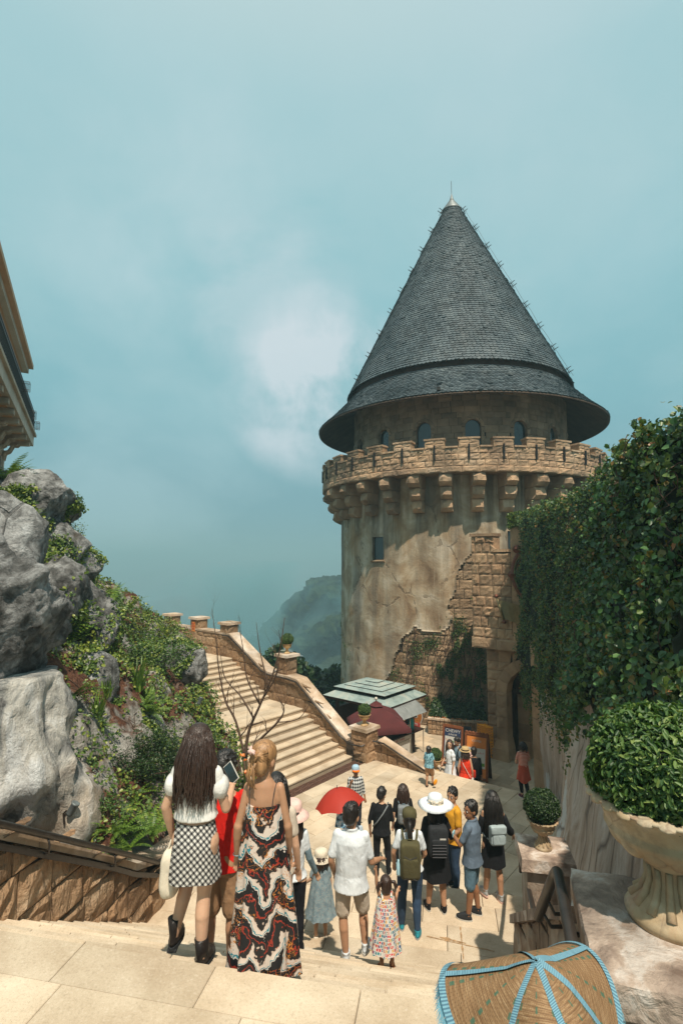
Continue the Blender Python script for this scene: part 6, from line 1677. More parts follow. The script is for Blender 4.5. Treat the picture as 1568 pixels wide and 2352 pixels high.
# ================================================================ building in the upper left corner
bdg = thing('hotel_building', 'cream stone building with deep wooden eaves and an iron railed balcony, upper left corner', 'building', (-16, 22, 6))
C['cream'] = M_stone('cream facade', [(.3, (.40, .33, .25)), (.5, (.50, .43, .34)), (.7, (.60, .53, .44))], 1.0, .05, .25, 6, .02, .85, grime=.3)
C['eave'] = M_stone('warm brown soffit', [(.3, (.50, .31, .19)), (.5, (.60, .39, .25)), (.7, (.66, .46, .31))], .5, .05, .2, 6, .02, .8, grime=.15)
C['trim'] = M_stone('pale moulding', [(.3, (.50, .44, .36)), (.6, (.62, .56, .48))], 1, .05, .2, 8, .01, .8, grime=.25)
FD = Vector((sin(radians(-26.3)), cos(radians(-26.3)), 0)); FNr = Vector((FD.y, -FD.x, 0))
def slabx(far_uv, d_, z0, z1_, inset, length, name, mat, back=6.0, extra=0.0):
 c_ = at(*far_uv, d=d_); c_ = Vector((c_.x, c_.y, 0))+FNr*(-inset)+FD*extra
 A0 = c_; A1 = c_-FD*length; Bk = -FNr*back
 return build(name, MB().prism([A0+UP*z0, A1+UP*z0, A1+Bk+UP*z0, A0+Bk+UP*z0], [A0+UP*z1_, A1+UP*z1_, A1+Bk+UP*z1_, A0+Bk+UP*z1_]), C[mat] if isinstance(mat, str) else mat, bdg), c_
dB = 23.0
ze = at(75, 864, d=dB).z; zb_ = at(80, 1030, d=dB).z
slabx((75, 864), dB, ze, ze+.22, .18, 14, 'cornice', 'trim'); slabx((75, 864), dB, ze+.22, ze+.40, .0, 14, 'cornice', C['eave']); slabx((75, 864), dB, ze+.02, ze+.05, .42, 14, 'soffit', 'eave', extra=-.22)
slabx((75, 864), dB, ze-.015, ze+.02, .38, 14, 'soffit', 'eave', extra=-.2)
slabx((80, 1030), dB, zb_, zb_+.42, .06, 14, 'balcony_slab', 'trim', extra=0); _, bc = slabx((80, 1030), dB, zb_+.42, zb_+.54, -.04, 14, 'balcony_edge', C['cream'])
slabx((80, 1030), dB, zb_-.02, zb_+.01, .3, 14, 'balcony_soffit', 'eave', extra=-.25)
wl = Vector((bc.x, bc.y, 0))-FNr*1.15-FD*.55
wz0 = at(45, 1120, d=dB).z-4
wall = build('wall', MB().prism([wl+UP*wz0, wl-FD*14+UP*wz0, wl-FD*14-FNr*5+UP*wz0, wl-FNr*5+UP*wz0], [wl+UP*ze, wl-FD*14+UP*ze, wl-FD*14-FNr*5+UP*ze, wl-FNr*5+UP*ze]), C['cream'], bdg)
for k in range(7):
 o_ = wl-FD*(.35+k*1.35)
 build('beam', MB().prism([o_+UP*(zb_-.26), o_-FD*.25+UP*(zb_-.26), o_-FD*.25+FNr*1.0+UP*(zb_-.2), o_+FNr*1.0+UP*(zb_-.2)], [o_+UP*(zb_-.02), o_-FD*.25+UP*(zb_-.02), o_-FD*.25+FNr*1.0+UP*(zb_-.02), o_+FNr*1.0+UP*(zb_-.02)]), C['cream'], bdg)
 for m_ in (0, .3):
  pts_ = [o_-FD*m_+FNr*(.05+.55*t_)+UP*(zb_-.9+.75*t_**.6+.06*sin(t_*12)) for t_ in [i/10 for i in range(11)]]
  build('scroll_bracket', MB().tube(pts_, [.09, .08, .08, .07, .07, .065, .065, .06, .06, .06, .07], 8), C['cream'], bdg, smooth=True)
 build('pilaster', MB().prism([o_+UP*wz0, o_-FD*.34+UP*wz0, o_-FD*.34+FNr*.10+UP*wz0, o_+FNr*.10+UP*wz0], [o_+UP*(zb_-.5), o_-FD*.34+UP*(zb_-.5), o_-FD*.34+FNr*.10+UP*(zb_-.5), o_+FNr*.10+UP*(zb_-.5)]), C['trim'], bdg)
 w0 = o_-FD*.5; wi = build('window', MB().prism([w0+UP*(wz0+1.5), w0-FD*.6+UP*(wz0+1.5), w0-FD*.6+FNr*.03+UP*(wz0+1.5), w0+FNr*.03+UP*(wz0+1.5)], [w0+UP*(zb_-.8), w0-FD*.6+UP*(zb_-.8), w0-FD*.6+FNr*.03+UP*(zb_-.8), w0+FNr*.03+UP*(zb_-.8)]), C['wood'], bdg)
 build('frame', MB().tube([w0+FNr*.05+UP*(wz0+1.5), w0+FNr*.05+UP*(zb_-.8), w0-FD*.6+FNr*.05+UP*(zb_-.8), w0-FD*.6+FNr*.05+UP*(wz0+1.5)], .04, 4), C['trim'], wi)
ra = Vector((bc.x, bc.y, 0))-FNr*.12-FD*.1; zr = zb_+.54
rl_ = thing('balcony_railing', 'black iron railing with scrollwork along the balcony of the upper left building', 'railing', ra+UP*zr)
for h_ in (.05, .95, .82): build('rail', MB().tube([ra+UP*(zr+h_), ra-FD*13+UP*(zr+h_)], .025, 5), C['iron'], rl_)
bb = MB()
for k in range(90):
 q = ra-FD*(k*.14)+UP*zr
 bb.tube([q+UP*.05, q+UP*.82], .012, 4)
 if k % 2 == 0: bb.tube([q+UP*.25-FD*.07+Vector((0, 0, .1*sin(a))) -FD*.07*cos(a) for a in [i*pi/4 for i in range(9)]], .012, 4, caps=False)
build('balusters', bb, C['iron'], rl_, kind='stuff')
for k, (ex_, zz_) in enumerate(((.35, zr+.25), (2.2, zr+.25), (5.0, zr+.6))):
 q = ra-FD*ex_+FNr*.02+UP*(zz_-.1); b = MB()
 for i in range(5):
  for j_ in (0, 1): b.tube([q+FNr*.06*i+UP*(.0+.3*j_), q+FNr*.06*i-FD*.3+UP*(.3*j_)], .008, 4)
  b.tube([q+FNr*.06*i, q+FNr*.06*i+UP*.3], .008, 4); b.tube([q+FNr*.06*i-FD*.3, q+FNr*.06*i-FD*.3+UP*.3], .008, 4)
 for j_ in (0, .3): b.tube([q+UP*j_, q+FNr*.24+UP*j_, q+FNr*.24-FD*.3+UP*j_, q-FD*.3+UP*j_], .01, 4)
 o = build('flower_basket', b, C['iron']); tag(o, ('empty iron flower basket at the far end of the balcony railing', 'empty iron flower basket, second from the far end of the balcony', 'empty iron flower basket higher up under the eaves')[k], 'basket')
# ================================================================ forest, haze
frg = random.Random(77)
fb = MB(); V2, F2 = ICO[2]
def blob(c, r):
 o = len(fb.v); k = frg.uniform(0, 9)
 for d in V2: n_ = 1+.7*noise.noise(d*2.3+Vector((k, c[0]*.1, 0))); fb.v.append((c[0]+d.x*r*n_, c[1]+d.y*r*n_, c[2]+d.z*r*n_*.9))
 fb.f += [tuple(i+o for i in f) for f in F2]; fb.mi += [0]*len(F2)
gme = ground.data; gv = [q.co for q in gme.vertices]
def gz(x, y):
 i = (abs(x)/3800)**(1/2.2)*(1 if x > 0 else -1); j = (abs(y)/3800)**(1/2.2)*(1 if y > 0 else -1); n_ = 110
 I, J = int(round((i+1)/2*n_)), int(round((j+1)/2*n_)); return gv[J*(n_+1)+I].z
for _ in range(7000):
 x = frg.uniform(-95, 35); y = frg.uniform(150, 330)
 blob((x, y, gz(x, y)+frg.uniform(0, 3)), frg.uniform(1.8, 4.2))
for _ in range(1500):
 x = frg.uniform(-50, 45); y = frg.uniform(48, 120); blob((x, y, gz(x, y)+frg.uniform(.5, 3)), frg.uniform(1.2, 3.2))
m, N, bs = newmat('far forest'); p = N.pos()
finish(N, bs, N.ramp(N.math('ADD', N.math('MULTIPLY', N.rand(), .4), N.math('MULTIPLY', N.noise(p, .6, 5, .7), .6)), [(.35, (.004, .008, .005)), (.5, (.014, .026, .012)), (.65, (.035, .055, .022))]), .95, N.noise(p, 1.8, 5, .7), 1.0, .8, .1)
o = build('forest', fb, m, kind='stuff')
def tree(u, v_, d_, h_, r, label, seed, n_=1500):
 q = at(u, v_, d=d_); rr = random.Random(seed); base = Vector((q.x, q.y, q.z-h_)); t = thing('tree', label, 'tree', base, 0, 'trees on the slope below the balustrade')
 build('trunk', MB().tube([base, base+UP*h_*.5, base+UP*h_*.92], [.22, .15, .04], 7), C['twig'], t)
 Cc, Nc = [], []; cl_ = [Vector((rr.gauss(0, r*.5), rr.gauss(0, r*.5), h_*rr.uniform(.4, 1.0))) for _ in range(16)]
 for _ in range(n_):
  c_ = cl_[rr.randrange(16)]; d = Vector((rr.gauss(0, 1), rr.gauss(0, 1), rr.gauss(0, .8))).normalized()*r*.36*rr.uniform(.6, 1.05); p_ = base+c_+d; Cc.append(tuple(p_)); Nc.append(tuple(d+Vector((0, 0, .4))))
 leaf_cloud('crown', Cc, Nc, [.38]*len(Cc), C['boxd'], t, width=.8, kind=None)
for k, a in enumerate([(630, 1508, 34, 6, 2.0, 'dark tree just left of the urn above the balustrade'), (655, 1520, 36, 6, 1.6, 'tree top showing behind the landing urn'), (760, 1545, 40, 7, 2.0, 'dark tree beside the tower foot'), (745, 1560, 36, 6, 1.8, 'lower tree in front of the tree beside the tower'), (700, 1568, 38, 5, 2.4, 'broad bushy tree between the landing urn and the tower'), (725, 1585, 34, 5, 2.2, 'bushy tree top just above the kiosk roof')]): tree(*a, 50+k)
sr = at(644, 1503, d=60); rb = MB().prism([sr+Vector((-2.0, 0, -.9)), sr+Vector((2.4, 0, -.9)), sr+Vector((2.4, 4, -.9)), sr+Vector((-2.0, 4, -.9))], [sr+Vector((-.3, 1.5, .3)), sr+Vector((.5, 1.5, .3)), sr+Vector((.5, 2.5, .3)), sr+Vector((-.3, 2.5, .3))])
rb.box(sr+Vector((.2, 2, -3.4)), (3.4, 3, 5)); o = build('roof_below', rb, C['lead']); tag(o, 'small grey roofed hut among the trees beyond the balustrade', 'hut')
hz = MB().box((0, 0, (-126+35)/2), (7700, 7700, 35+126)); hm = bpy.data.materials.new('haze'); hm.use_nodes = True; t = hm.node_tree; t.nodes.clear(); N = NT(t)
out = N.n('ShaderNodeOutputMaterial'); pv_ = N.n('ShaderNodeVolumePrincipled'); N.l(pv_.outputs[0], out.inputs['Volume']); pv_.inputs['Density'].default_value = .0018; pv_.inputs['Color'].default_value = (.42, .66, .72, 1)
pv_.inputs['Anisotropy'].default_value = 0.0
haze = build('haze', hz, hm, kind='stuff')
mm_ = bpy.data.materials.new('mist'); mm_.use_nodes = True; t = mm_.node_tree; t.nodes.clear(); N = NT(t)
out = N.n('ShaderNodeOutputMaterial'); pv_ = N.n('ShaderNodeVolumePrincipled'); N.l(pv_.outputs[0], out.inputs['Volume']); pv_.inputs['Color'].default_value = (.32, .66, .72, 1)
tc_ = N.n('ShaderNodeTexCoord').outputs['Object']; nz__ = N.noise(N.scale(tc_, (1, 1, .8)), .028, 4, .6, .6)
N.l(N.math('MULTIPLY', N.rng(nz__, .51, .63), .045), pv_.inputs['Density'])
mist = MB(); mist.ell((-30, 190, -45), (95, 60, 52), nu=24, nv=16); build('mist', mist, mm_, kind='stuff')
# ================================================================ food kiosk behind the low wall
N_, L_, R_ = at(892, 1627, z=.9), at(744, 1596, z=.9), at(982, 1593.6, z=.9)
eu, ev = (L_-N_), (R_-N_); lu, lv = eu.length, ev.length; eu.normalize(); ev.normalize()
kc = N_+eu*lu/2+ev*lv/2
kio = thing('kiosk', 'small square kiosk with a stepped pale green copper pyramid roof', 'kiosk', (kc.x, kc.y, LANE))
m, N, bs = newmat('verdigris copper'); C['verd'] = m; p = N.pos()
col = N.ramp(N.noise(N.scale(p, (1, 1, 1)), 1.6, 6, .6, .8), [(.35, (.17, .23, .22)), (.5, (.27, .34, .32)), (.62, (.34, .38, .34)), (.75, (.42, .42, .36))])
col = N.mix(N.math('MULTIPLY', N.rng(N.noise(p, 6, 5, .7), .55, .68), .5), col, (.30, .22, .15)); finish(N, bs, col, .6, N.noise(p, 20, 3), .2, .01, .4)
def kp(a, b, z): q = kc+eu*a+ev*b; q.z = z; return q
def frame(hu, hv, z): return [kp(-hu, -hv, z), kp(-hu, hv, z), kp(hu, hv, z), kp(hu, -hv, z)]
build('lower_roof', MB().prism(frame(lu/2, lv/2, .9), frame(lu*.37, lv*.37, 1.12)), C['verd'], kio)
build('eaves_board', MB().prism(frame(lu/2-.03, lv/2-.03, .80), frame(lu/2-.01, lv/2-.01, .895)), C['wood'], kio)
build('neck', MB().prism(frame(lu*.34, lv*.34, 1.0), frame(lu*.34, lv*.34, 1.25)), C['wood'], kio)
zt_ = 1.22; lev = [(.40, zt_), (.295, zt_+.26), (.19, zt_+.50), (.09, zt_+.73), (.0, zt_+.93)]
ap = at(858, 1560.6, d=kc.y).z
sc_ = (ap-zt_)/.93
for k in range(4):
 (f0, z0), (f1, z1_) = lev[k], lev[k+1]; z0 = zt_+(z0-zt_)*sc_; z1_ = zt_+(z1_-zt_)*sc_
 build('roof_panel', MB().prism(frame(lu*f0, lv*f0, z0+.03), frame(lu*(f1+.008)+.001, lv*(f1+.008)+.001, z1_+.0)), C['verd'], kio)
 build('roof_seam', MB().prism(frame(lu*f0+.006, lv*f0+.006, z0+.012), frame(lu*f0+.006, lv*f0+.006, z0+.028)), C['iron'], kio)
for a, b in ((-1, -1), (-1, 1), (1, 1), (1, -1)): build('post', MB().box(kp(a*lu*.36, b*lv*.36, (LANE+.9)/2), (.16, .16, .9-LANE)), C['wood'], kio)
build('back_panel', MB().prism([kp(lu*.36, -lv*.36, LANE), kp(lu*.36, lv*.36, LANE), kp(lu*.4, lv*.36, LANE), kp(lu*.4, -lv*.36, LANE)], [kp(lu*.36, -lv*.36, .4), kp(lu*.36, lv*.36, .4), kp(lu*.4, lv*.36, .4), kp(lu*.4, -lv*.36, .4)]), C['wood'], kio)
for k in range(9): z = LANE+.2+k*.2; build('slat', MB().prism([kp(-lu*.3, lv*.365, z), kp(lu*.36, lv*.365, z), kp(lu*.36, lv*.385, z), kp(-lu*.3, lv*.385, z)], [kp(-lu*.3, lv*.365, z+.12), kp(lu*.36, lv*.365, z+.12), kp(lu*.36, lv*.385, z+.12), kp(-lu*.3, lv*.385, z+.12)]), C['wood'], kio)
C['maroon'] = M_plain('maroon canvas', (.085, .018, .018), .9, .15, 3, .2)
uc = at(868, 1650, d=19.0); pz = uc.z; ut = at(861, 1632, d=19.2)
par = thing('parasol', 'maroon canvas market parasol in front of the kiosk', 'parasol', (ut.x, ut.y, LANE))
rim = [at(948, 1674, z=.42), at(861, 1682, z=.42), at(806, 1668, z=.50), at(799, 1648, z=.62), at(862, 1630, z=.62), at(921, 1636, z=.62)]
cen = sum(rim, Vector())/6; apx = Vector((cen.x, cen.y, 1.15)); mb = MB(); nr = len(rim); fine_ = []
for i in range(nr):
 a, b = rim[i], rim[(i+1) % nr]
 for k in range(6):
  t_ = k/6; q = a.lerp(b, t_); sag = sin(pi*t_)*.06; fine_.append((q.lerp(cen, sag*.8), sag))
rings = []
for j in range(1, 9):
 t_ = j/8; rings.append([apx.lerp(q, t_)+UP*(.06*sin(pi*t_)-(s_*.9*t_*0.5)) for q, s_ in fine_])
rings.append([q+UP*(-.13)-UP*s_*.4 for q, s_ in fine_])
mb.loft(rings, caps=False); o_ = len(mb.v); mb.v.append(tuple(apx+UP*.03)); mb.f += [(o_, i, (i+1) % len(fine_)) for i in range(len(fine_))]; mb.mi += [0]*len(fine_)
build('canopy', mb, C['maroon'], par, smooth=True)
vt = MB(); vt.loft([[apx.lerp(q, .22)+UP*.10 for q, s_ in fine_], [apx.lerp(q, .02)+UP*.13 for q, s_ in fine_]]); build('vent', vt, C['maroon'], par)
build('pole', MB().tube([(cen.x, cen.y, LANE), (cen.x, cen.y, 1.15)], .03, 8), C['wood'], par); build('finial', MB().ell(apx+UP*.2, (.06,)*3, nu=10, nv=8).tube([apx, apx+UP*.18], .02, 6), M_plain('cream knob', (.6, .55, .45), .4), par)
C['steel'] = M_plain('brushed steel', (.45, .46, .45), .28, .1, 8, 0, .9)
C['white'] = M_plain('off white panel', (.55, .53, .48), .5, .08, 3)
C['grey'] = M_plain('grey translucent roofing', (.22, .235, .23), .35, .2, 4)
C['wfab'] = M_plain('white fabric', (.72, .71, .69), .85, .05, 6, .15)
cart = thing('food_cart', 'white food stall with steel arch frame, counter and curved grey awning', 'food stall', at(920, 1745, z=LANE))
A_ = at(880, 1690, z=LANE+.62); A_ = at(892, 1718, z=LANE+.1); B_ = at(945, 1745, z=LANE+.02);
A_ = Vector((1.75, 20.4, 0)); B_ = at(946, 1742, z=LANE); B_.z = 0; cu = (B_-A_).normalized(); cv_ = Vector((-cu.y, cu.x, 0)); cl_ = (B_-A_).length
def cp(a, b, z): q = A_+cu*a+cv_*b; q.z = LANE+z; return q
def cbox(name, a0, a1, b0, b1, z0, z1_, mat, par_=cart): return build(name, MB().prism([cp(a0, b0, z0), cp(a1, b0, z0), cp(a1, b1, z0), cp(a0, b1, z0)], [cp(a0, b0, z1_), cp(a1, b0, z1_), cp(a1, b1, z1_), cp(a0, b1, z1_)]), mat, par_)
cbox('front_panel', -.2, cl_, 0, .04, .12, .78, C['white']); cbox('side_panel', cl_-.04, cl_, .04, .6, .12, .78, C['white'])
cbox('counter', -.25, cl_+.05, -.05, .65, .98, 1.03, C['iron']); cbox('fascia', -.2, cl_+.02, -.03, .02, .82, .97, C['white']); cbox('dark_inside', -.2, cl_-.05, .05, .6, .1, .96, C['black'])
for a in (cl_-.02,):
 pts_ = [cp(a, 0, 0), cp(a, 0, 1.85)]+[cp(a, .31-.31*cos(pi*k/8), 1.85+.28*sin(pi*k/8)) for k in range(1, 8)]+[cp(a, .62, 1.85), cp(a, .62, 0)]
 build('arch_frame', MB().tube(pts_, .028, 8), C['steel'], cart, smooth=True)
for k in range(10): cbox('louvre', cl_-.1, cl_-.08, .04, .58, .95+k*.09, 1.0+k*.09, C['wood'])
aw = MB(); pts_ = []
for k in range(13):
 t_ = k/12; pts_.append((-.55+1.5*t_, 2.12+.22*sin(t_*pi*.8)-.25*(1-t_)**3))
for a in range(12):
 (b0, z0), (b1, z1_) = pts_[a], pts_[a+1]
 aw.add([cp(.35, b0, z0), cp(cl_+.35, b0, z0), cp(cl_+.35, b1, z1_), cp(.35, b1, z1_)], [(0, 1, 2, 3)])
build('awning', aw, C['grey'], cart, smooth=True)
build('awning_rib', MB().tube([cp(cl_+.35, b, z) for b, z in pts_], .02, 5).tube([cp(.35, b, z) for b, z in pts_], .02, 5).tube([cp(cl_*.6, b, z) for b, z in pts_], .02, 5), C['steel'], cart)
def text(name, body, W_, size, mat, parent, ext=.002, bold=False):
 cu_ = bpy.data.curves.new(name, 'FONT'); cu_.body = body; cu_.size = size; cu_.extrude = ext; cu_.align_x = 'CENTER'; cu_.align_y = 'CENTER'; cu_.resolution_u = 2
 o = bpy.data.objects.new(name, cu_); dg = bpy.context.evaluated_depsgraph_get(); COL.objects.link(o); dg.update(); me = bpy.data.meshes.new_from_object(o.evaluated_get(dg)); bpy.data.objects.remove(o)
 me.materials.clear(); me.materials.append(mat); me.transform(WM.get(parent, Matrix()).inverted() @ W_); o = bpy.data.objects.new(name, me); COL.objects.link(o); o.parent = parent; WM[o] = WM.get(parent, Matrix()); return o
def face_mat(o_, xd, nd, lean=0.0):
 xd = Vector(xd).normalized(); nd = Vector(nd).normalized(); up = nd.cross(xd); M_ = Matrix((xd, up, nd)).transposed().to_4x4(); M_.translation = o_; return M_
C['ink'] = M_plain('dark ink', (.03, .03, .035), .6); C['inkr'] = M_plain('red print', (.45, .05, .04), .6)
text('lettering', 'TRÀ SỮA  COFFEE', face_mat(cp(cl_*.45, -.034, .895), cu, -cv_), .10, C['inkr'], cart); text('lettering', 'JUICE & TEA', face_mat(cp(cl_*.62, -.006, .42), cu, -cv_), .13, C['ink'], cart)
for a, z, r_ in ((.25, .5, .09), (.5, .35, .06), (cl_*.4, .55, .05)):
 build('flower_print', MB().add([cp(a+r_*cos(k*pi/4)*(1 if k % 2 else .5), -.006, z+r_*sin(k*pi/4)*(1 if k % 2 else .5)) for k in range(8)], [tuple(range(8))]), C['inkr'], cart)
cup = thing('price_card', 'small white card with an orange drink picture on the stall counter', 'card', cp(cl_-.15, -.0, 1.03))
build('card', MB().prism([cp(cl_-.25, -.03, 1.03), cp(cl_-.08, -.03, 1.03), cp(cl_-.08, -.01, 1.03), cp(cl_-.25, -.01, 1.03)], [cp(cl_-.25, .0, 1.36), cp(cl_-.08, .0, 1.36), cp(cl_-.08, .02, 1.36), cp(cl_-.25, .02, 1.36)]), C['wfab'], cup)
build('picture', MB().box(cp(cl_-.165, -.025, 1.2), (.10, .02, .14), Matrix.Rotation(atan2(cu.y, cu.x), 3, 'Z')), M_plain('orange print', (.6, .22, .05), .6), cup)
tb = thing('side_table', 'dark glass side table beside the food stall', 'table', cp(cl_+.55, .3, 0));
cbox('table_top', cl_+.08, cl_+1.0, .0, .62, .93, .96, C['iron'], tb)
for a, b in ((cl_+.12, .04), (cl_+.96, .04), (cl_+.96, .58), (cl_+.12, .58)): build('leg', MB().tube([cp(a, b, 0), cp(a, b, .93)], .018, 6), C['steel'], tb)
jg = thing('water_jug', 'turquoise drink dispenser on the side table', 'jug', cp(cl_+.42, .3, .965)); C['turq'] = M_plain('turquoise plastic', (.03, .50, .56), .35, .05, 3)
build('jug', MB().lathe([(0, 0), (.13, 0), (.14, .03), (.14, .36), (.12, .40), (.10, .41), (0, .41)], cp(cl_+.42, .3, .965), 20), C['turq'], jg, smooth=True); build('lid', MB().lathe([(0, 0), (.11, 0), (.11, .05), (.03, .07), (0, .07)], cp(cl_+.42, .3, 1.378), 16), C['turq'], jg, smooth=True)
bs_ = thing('bread_basket', 'brown basket with wrapped food on the stall counter', 'basket', cp(cl_-.65, .25, 1.03)); build('basket', MB().lathe([(0, 0), (.13, 0), (.17, .16), (.15, .16), (.11, .02), (0, .02)], cp(cl_-.65, .25, 1.03), 16), M_plain('wicker', (.25, .11, .04), .8, .3, 30, .4), bs_, smooth=True)
build('wrapping', MB().ell(cp(cl_-.65, .25, 1.2), (.13, .12, .07)), C['wfab'], bs_, smooth=True)
sg = thing('round_sign', 'round orange brown cut-out sign with eyes standing behind the side table', 'sign', cp(cl_+.85, .55, .96)); so = cp(cl_+.92, .5, 1.38); xd = Vector((.9, -.44, 0)).normalized(); nd = Vector((-.44, -.9, 0)).normalized()
def disc(o_, r_, n_, th_, rx=1.0):
 up = UP; a = [o_+xd*r_*rx*cos(2*pi*k/n_)+up*r_*sin(2*pi*k/n_) for k in range(n_)]; return MB().prism(a, [q+nd*th_ for q in a])
C['orange'] = M_plain('orange brown print', (.42, .15, .035), .6, .35, 14); build('backing', disc(so, .40, 28, .02), C['white'], sg); build('face', disc(so+nd*.022, .37, 28, .01), C['orange'], sg)
for a, z in ((.12, .02), (.13, .2)): build('eye', disc(so+nd*.034+xd*a+UP*z, .075, 14, .006), C['white'], sg); build('pupil', disc(so+nd*.042+xd*(a+.01)+UP*z, .04, 12, .005), C['ink'], sg)
build('banner', MB().prism([so+nd*.035-xd*.36-UP*.32, so+nd*.035+xd*.3-UP*.42, so+nd*.035+xd*.3-UP*.26, so+nd*.035-xd*.36-UP*.16], [so+nd*.05-xd*.36-UP*.32, so+nd*.05+xd*.3-UP*.42, so+nd*.05+xd*.3-UP*.26, so+nd*.05-xd*.36-UP*.16]), C['inkr'], sg)
text('lettering', 'YUMMI', face_mat(so+nd*.054-xd*.03-UP*.29, (xd-UP*.15), nd), .15, C['white'], sg)
for a in (-.25, -.12): build('ear', disc(so+xd*a*1.3+UP*.42, .08, 10, .02), C['orange'], sg)
build('post', MB().tube([so-UP*.38, cp(cl_+.92, .5, .96)], .02, 6), C['wood'], sg)
def aboard(u, v_, w, h_, ang, label, scal, bg, head, kind):
 q = at(u, v_, z=LANE); t = thing('sign_board', label, 'sign', q, ang); W_ = WM[t]; R_ = W_.to_3x3()
 def P(x, y, z): return W_ @ Vector((x, y, z))
 ln = .28
 def pane(name, x0, x1, z0, z1_, y, mat, th_=.02):
  y0 = -ln+ln*z0/h_; y1 = -ln+ln*z1_/h_
  return build(name, MB().prism([P(x0, y0+y, z0), P(x1, y0+y, z0), P(x1, y0+y+th_, z0), P(x0, y0+y+th_, z0)], [P(x0, y1+y, z1_), P(x1, y1+y, z1_), P(x1, y1+y+th_, z1_), P(x0, y1+y+th_, z1_)]), mat, t)
 pane('board', -w/2, w/2, .12, h_, 0, C['orw'], .03); pane('frame', -w/2, -w/2+.07, 0, h_+.02, -.02, C['orw'], .05); pane('frame', w/2-.07, w/2, 0, h_+.02, -.02, C['orw'], .05); pane('frame', -w/2+.07, w/2-.07, h_-.06, h_+.03, -.02, C['orw'], .05)
 if scal:
  for k in range(7): build('scallop', MB().ell(P(-w/2+w*(k+.5)/7, 0, h_+.03), (w/14, .03, .05), R_, 8, 6), C['orw'], t)
 build('back_leg', MB().prism([P(-w/2, .38, 0), P(w/2, .38, 0), P(w/2, .41, 0), P(-w/2, .41, 0)], [P(-w/2, .02, h_), P(w/2, .02, h_), P(w/2, .05, h_), P(-w/2, .05, h_)]), C['wood'], t)
 pane('poster', -w/2+.08, w/2-.08, .2, h_-.10, -.008, bg, .006)
 def tx(s_, x, z, size, mat): y = -ln+ln*z/h_; text('lettering', s_, face_mat(P(x, y-.012, z), R_ @ Vector((1, 0, 0)), R_ @ Vector((0, -1, ln/h_*.9))), size, mat, t)
 return t, P, pane, tx
C['orw'] = M_plain('varnished reddish wood', (.20, .065, .025), .45, .2, 6, .1)
C['navy'] = M_plain('navy print', (.02, .035, .085), .6); C['orp'] = M_plain('orange poster', (.62, .20, .04), .6); C['greenp'] = M_plain('green print', (.10, .25, .05), .6)
t_, P, pane, tx = aboard(1045, 1758, .82, 1.5, radians(-32), 'navy and white menu board on an orange wooden A-frame behind the white-dress woman', False, C['navy'], None, 0)
pane('panel', -.30, .32, .22, 1.12, -.014, C['white'], .005); tx('CHEWY', 0, 1.32, .17, C['white']); tx('JUNIOR', 0, 1.19, .10, C['white']); tx('V', -.2, .95, .22, C['orp'])
for x_, z_ in ((.02, .9), (.2, .92), (-.15, .6), (.1, .55)): build('cup_picture', MB().ell(P(x_, -.28+.28*z_/1.5-.02, z_), (.06, .01, .09), None, 10, 8), C['greenp'] if x_ > 0 else C['orp'], t_)
t_, P, pane, tx = aboard(1100, 1790, .86, 1.62, radians(-28), 'orange poster board with a coffee picture on a brown scalloped A-frame', True, C['orp'], None, 0)
pane('panel', -.30, .32, .5, 1.15, -.014, C['white'], .005); tx('Cà phê', .06, .98, .15, C['inkr']); tx('COFFEE', .0, 1.38, .10, C['white']); tx('chuan vi', .08, .85, .07, C['ink'])
pane('glass_picture', -.24, -.12, .72, 1.02, -.02, C['ink'], .004); pane('leaf_picture', .05, .3, .58, .68, -.02, C['greenp'], .004)
C['yel'] = M_plain('yellow plastic', (.78, .30, .01), .45, .08, 4)
yb = at(1117, 1735, z=LANE); yt = thing('folding_barrier', 'folded yellow plastic safety barrier leaning against the gatehouse corner', 'barrier', yb, radians(-40)); W_ = WM[yt]
for k in range(5):
 x0 = -.30+k*.10; y0 = -.05*k
 def Pk(x, z, y=0): return W_ @ Vector((x0+x*.5, y0+y+x*.35, z))
 fr_ = MB()
 for a, b in (((0, 0), (0, 1.25)), ((.5, 0), (.5, 1.25)), ((0, 1.2), (.5, 1.2)), ((0, .05), (.5, .05)), ((0, .62), (.5, .62))): fr_.tube([Pk(*a), Pk(*b)], .022, 4)
 for j in range(5): fr_.tube([Pk(0, .08+j*.11), Pk(.5, .22+j*.11)], .018, 4); fr_.tube([Pk(0, .68+j*.1), Pk(.5, .80+j*.1)], .018, 4)
 pn_ = build('panel', fr_, C['yel'], yt)
mb = MB(); mb.add([W_ @ Vector((-.02+x*.16, -.30, .55+z*.16)) for x, z in ((-1, -1), (1, -1), (0, .8))], [(0, 1, 2)]); build('warning_triangle', mb, C['ink'], yt)
plt = thing('planter_wall', 'low curved stone planter wall at the tower foot', 'planter', at(1050, 1690, z=LANE)); Rp = TR+1.05
ta_, tb_ = cyl_hit(985, 1672, Rp)[0], cyl_hit(1122, 1672, Rp)[0]; n_ = 14
for k in range(n_):
 t0 = ta_+(tb_-ta_)*k/n_; t1 = ta_+(tb_-ta_)*(k+1)/n_; tm = (t0+t1)/2; nr_ = Vector((cos(tm), sin(tm), 0))
 for r_ in range(3):
  z0 = LANE+r_*.22; a, b = (t0, t1) if t1 > t0 else (t1, t0)
  build('stone', MB().stone(cyl(a, Rp, z0), cyl(b, Rp, z0), cyl(b, Rp, z0+.22), cyl(a, Rp, z0+.22), nr_, .03, grg, g=2), C['wall'], plt)
 q = [cyl(t0+.001, Rp+.06, LANE+.66), cyl(t1-.001, Rp+.06, LANE+.66), cyl(t1-.001, Rp-.3, LANE+.66), cyl(t0+.001, Rp-.3, LANE+.66)]
 build('coping_stone', MB().prism(q, [x+UP*.08 for x in q]), C['cope'], plt)
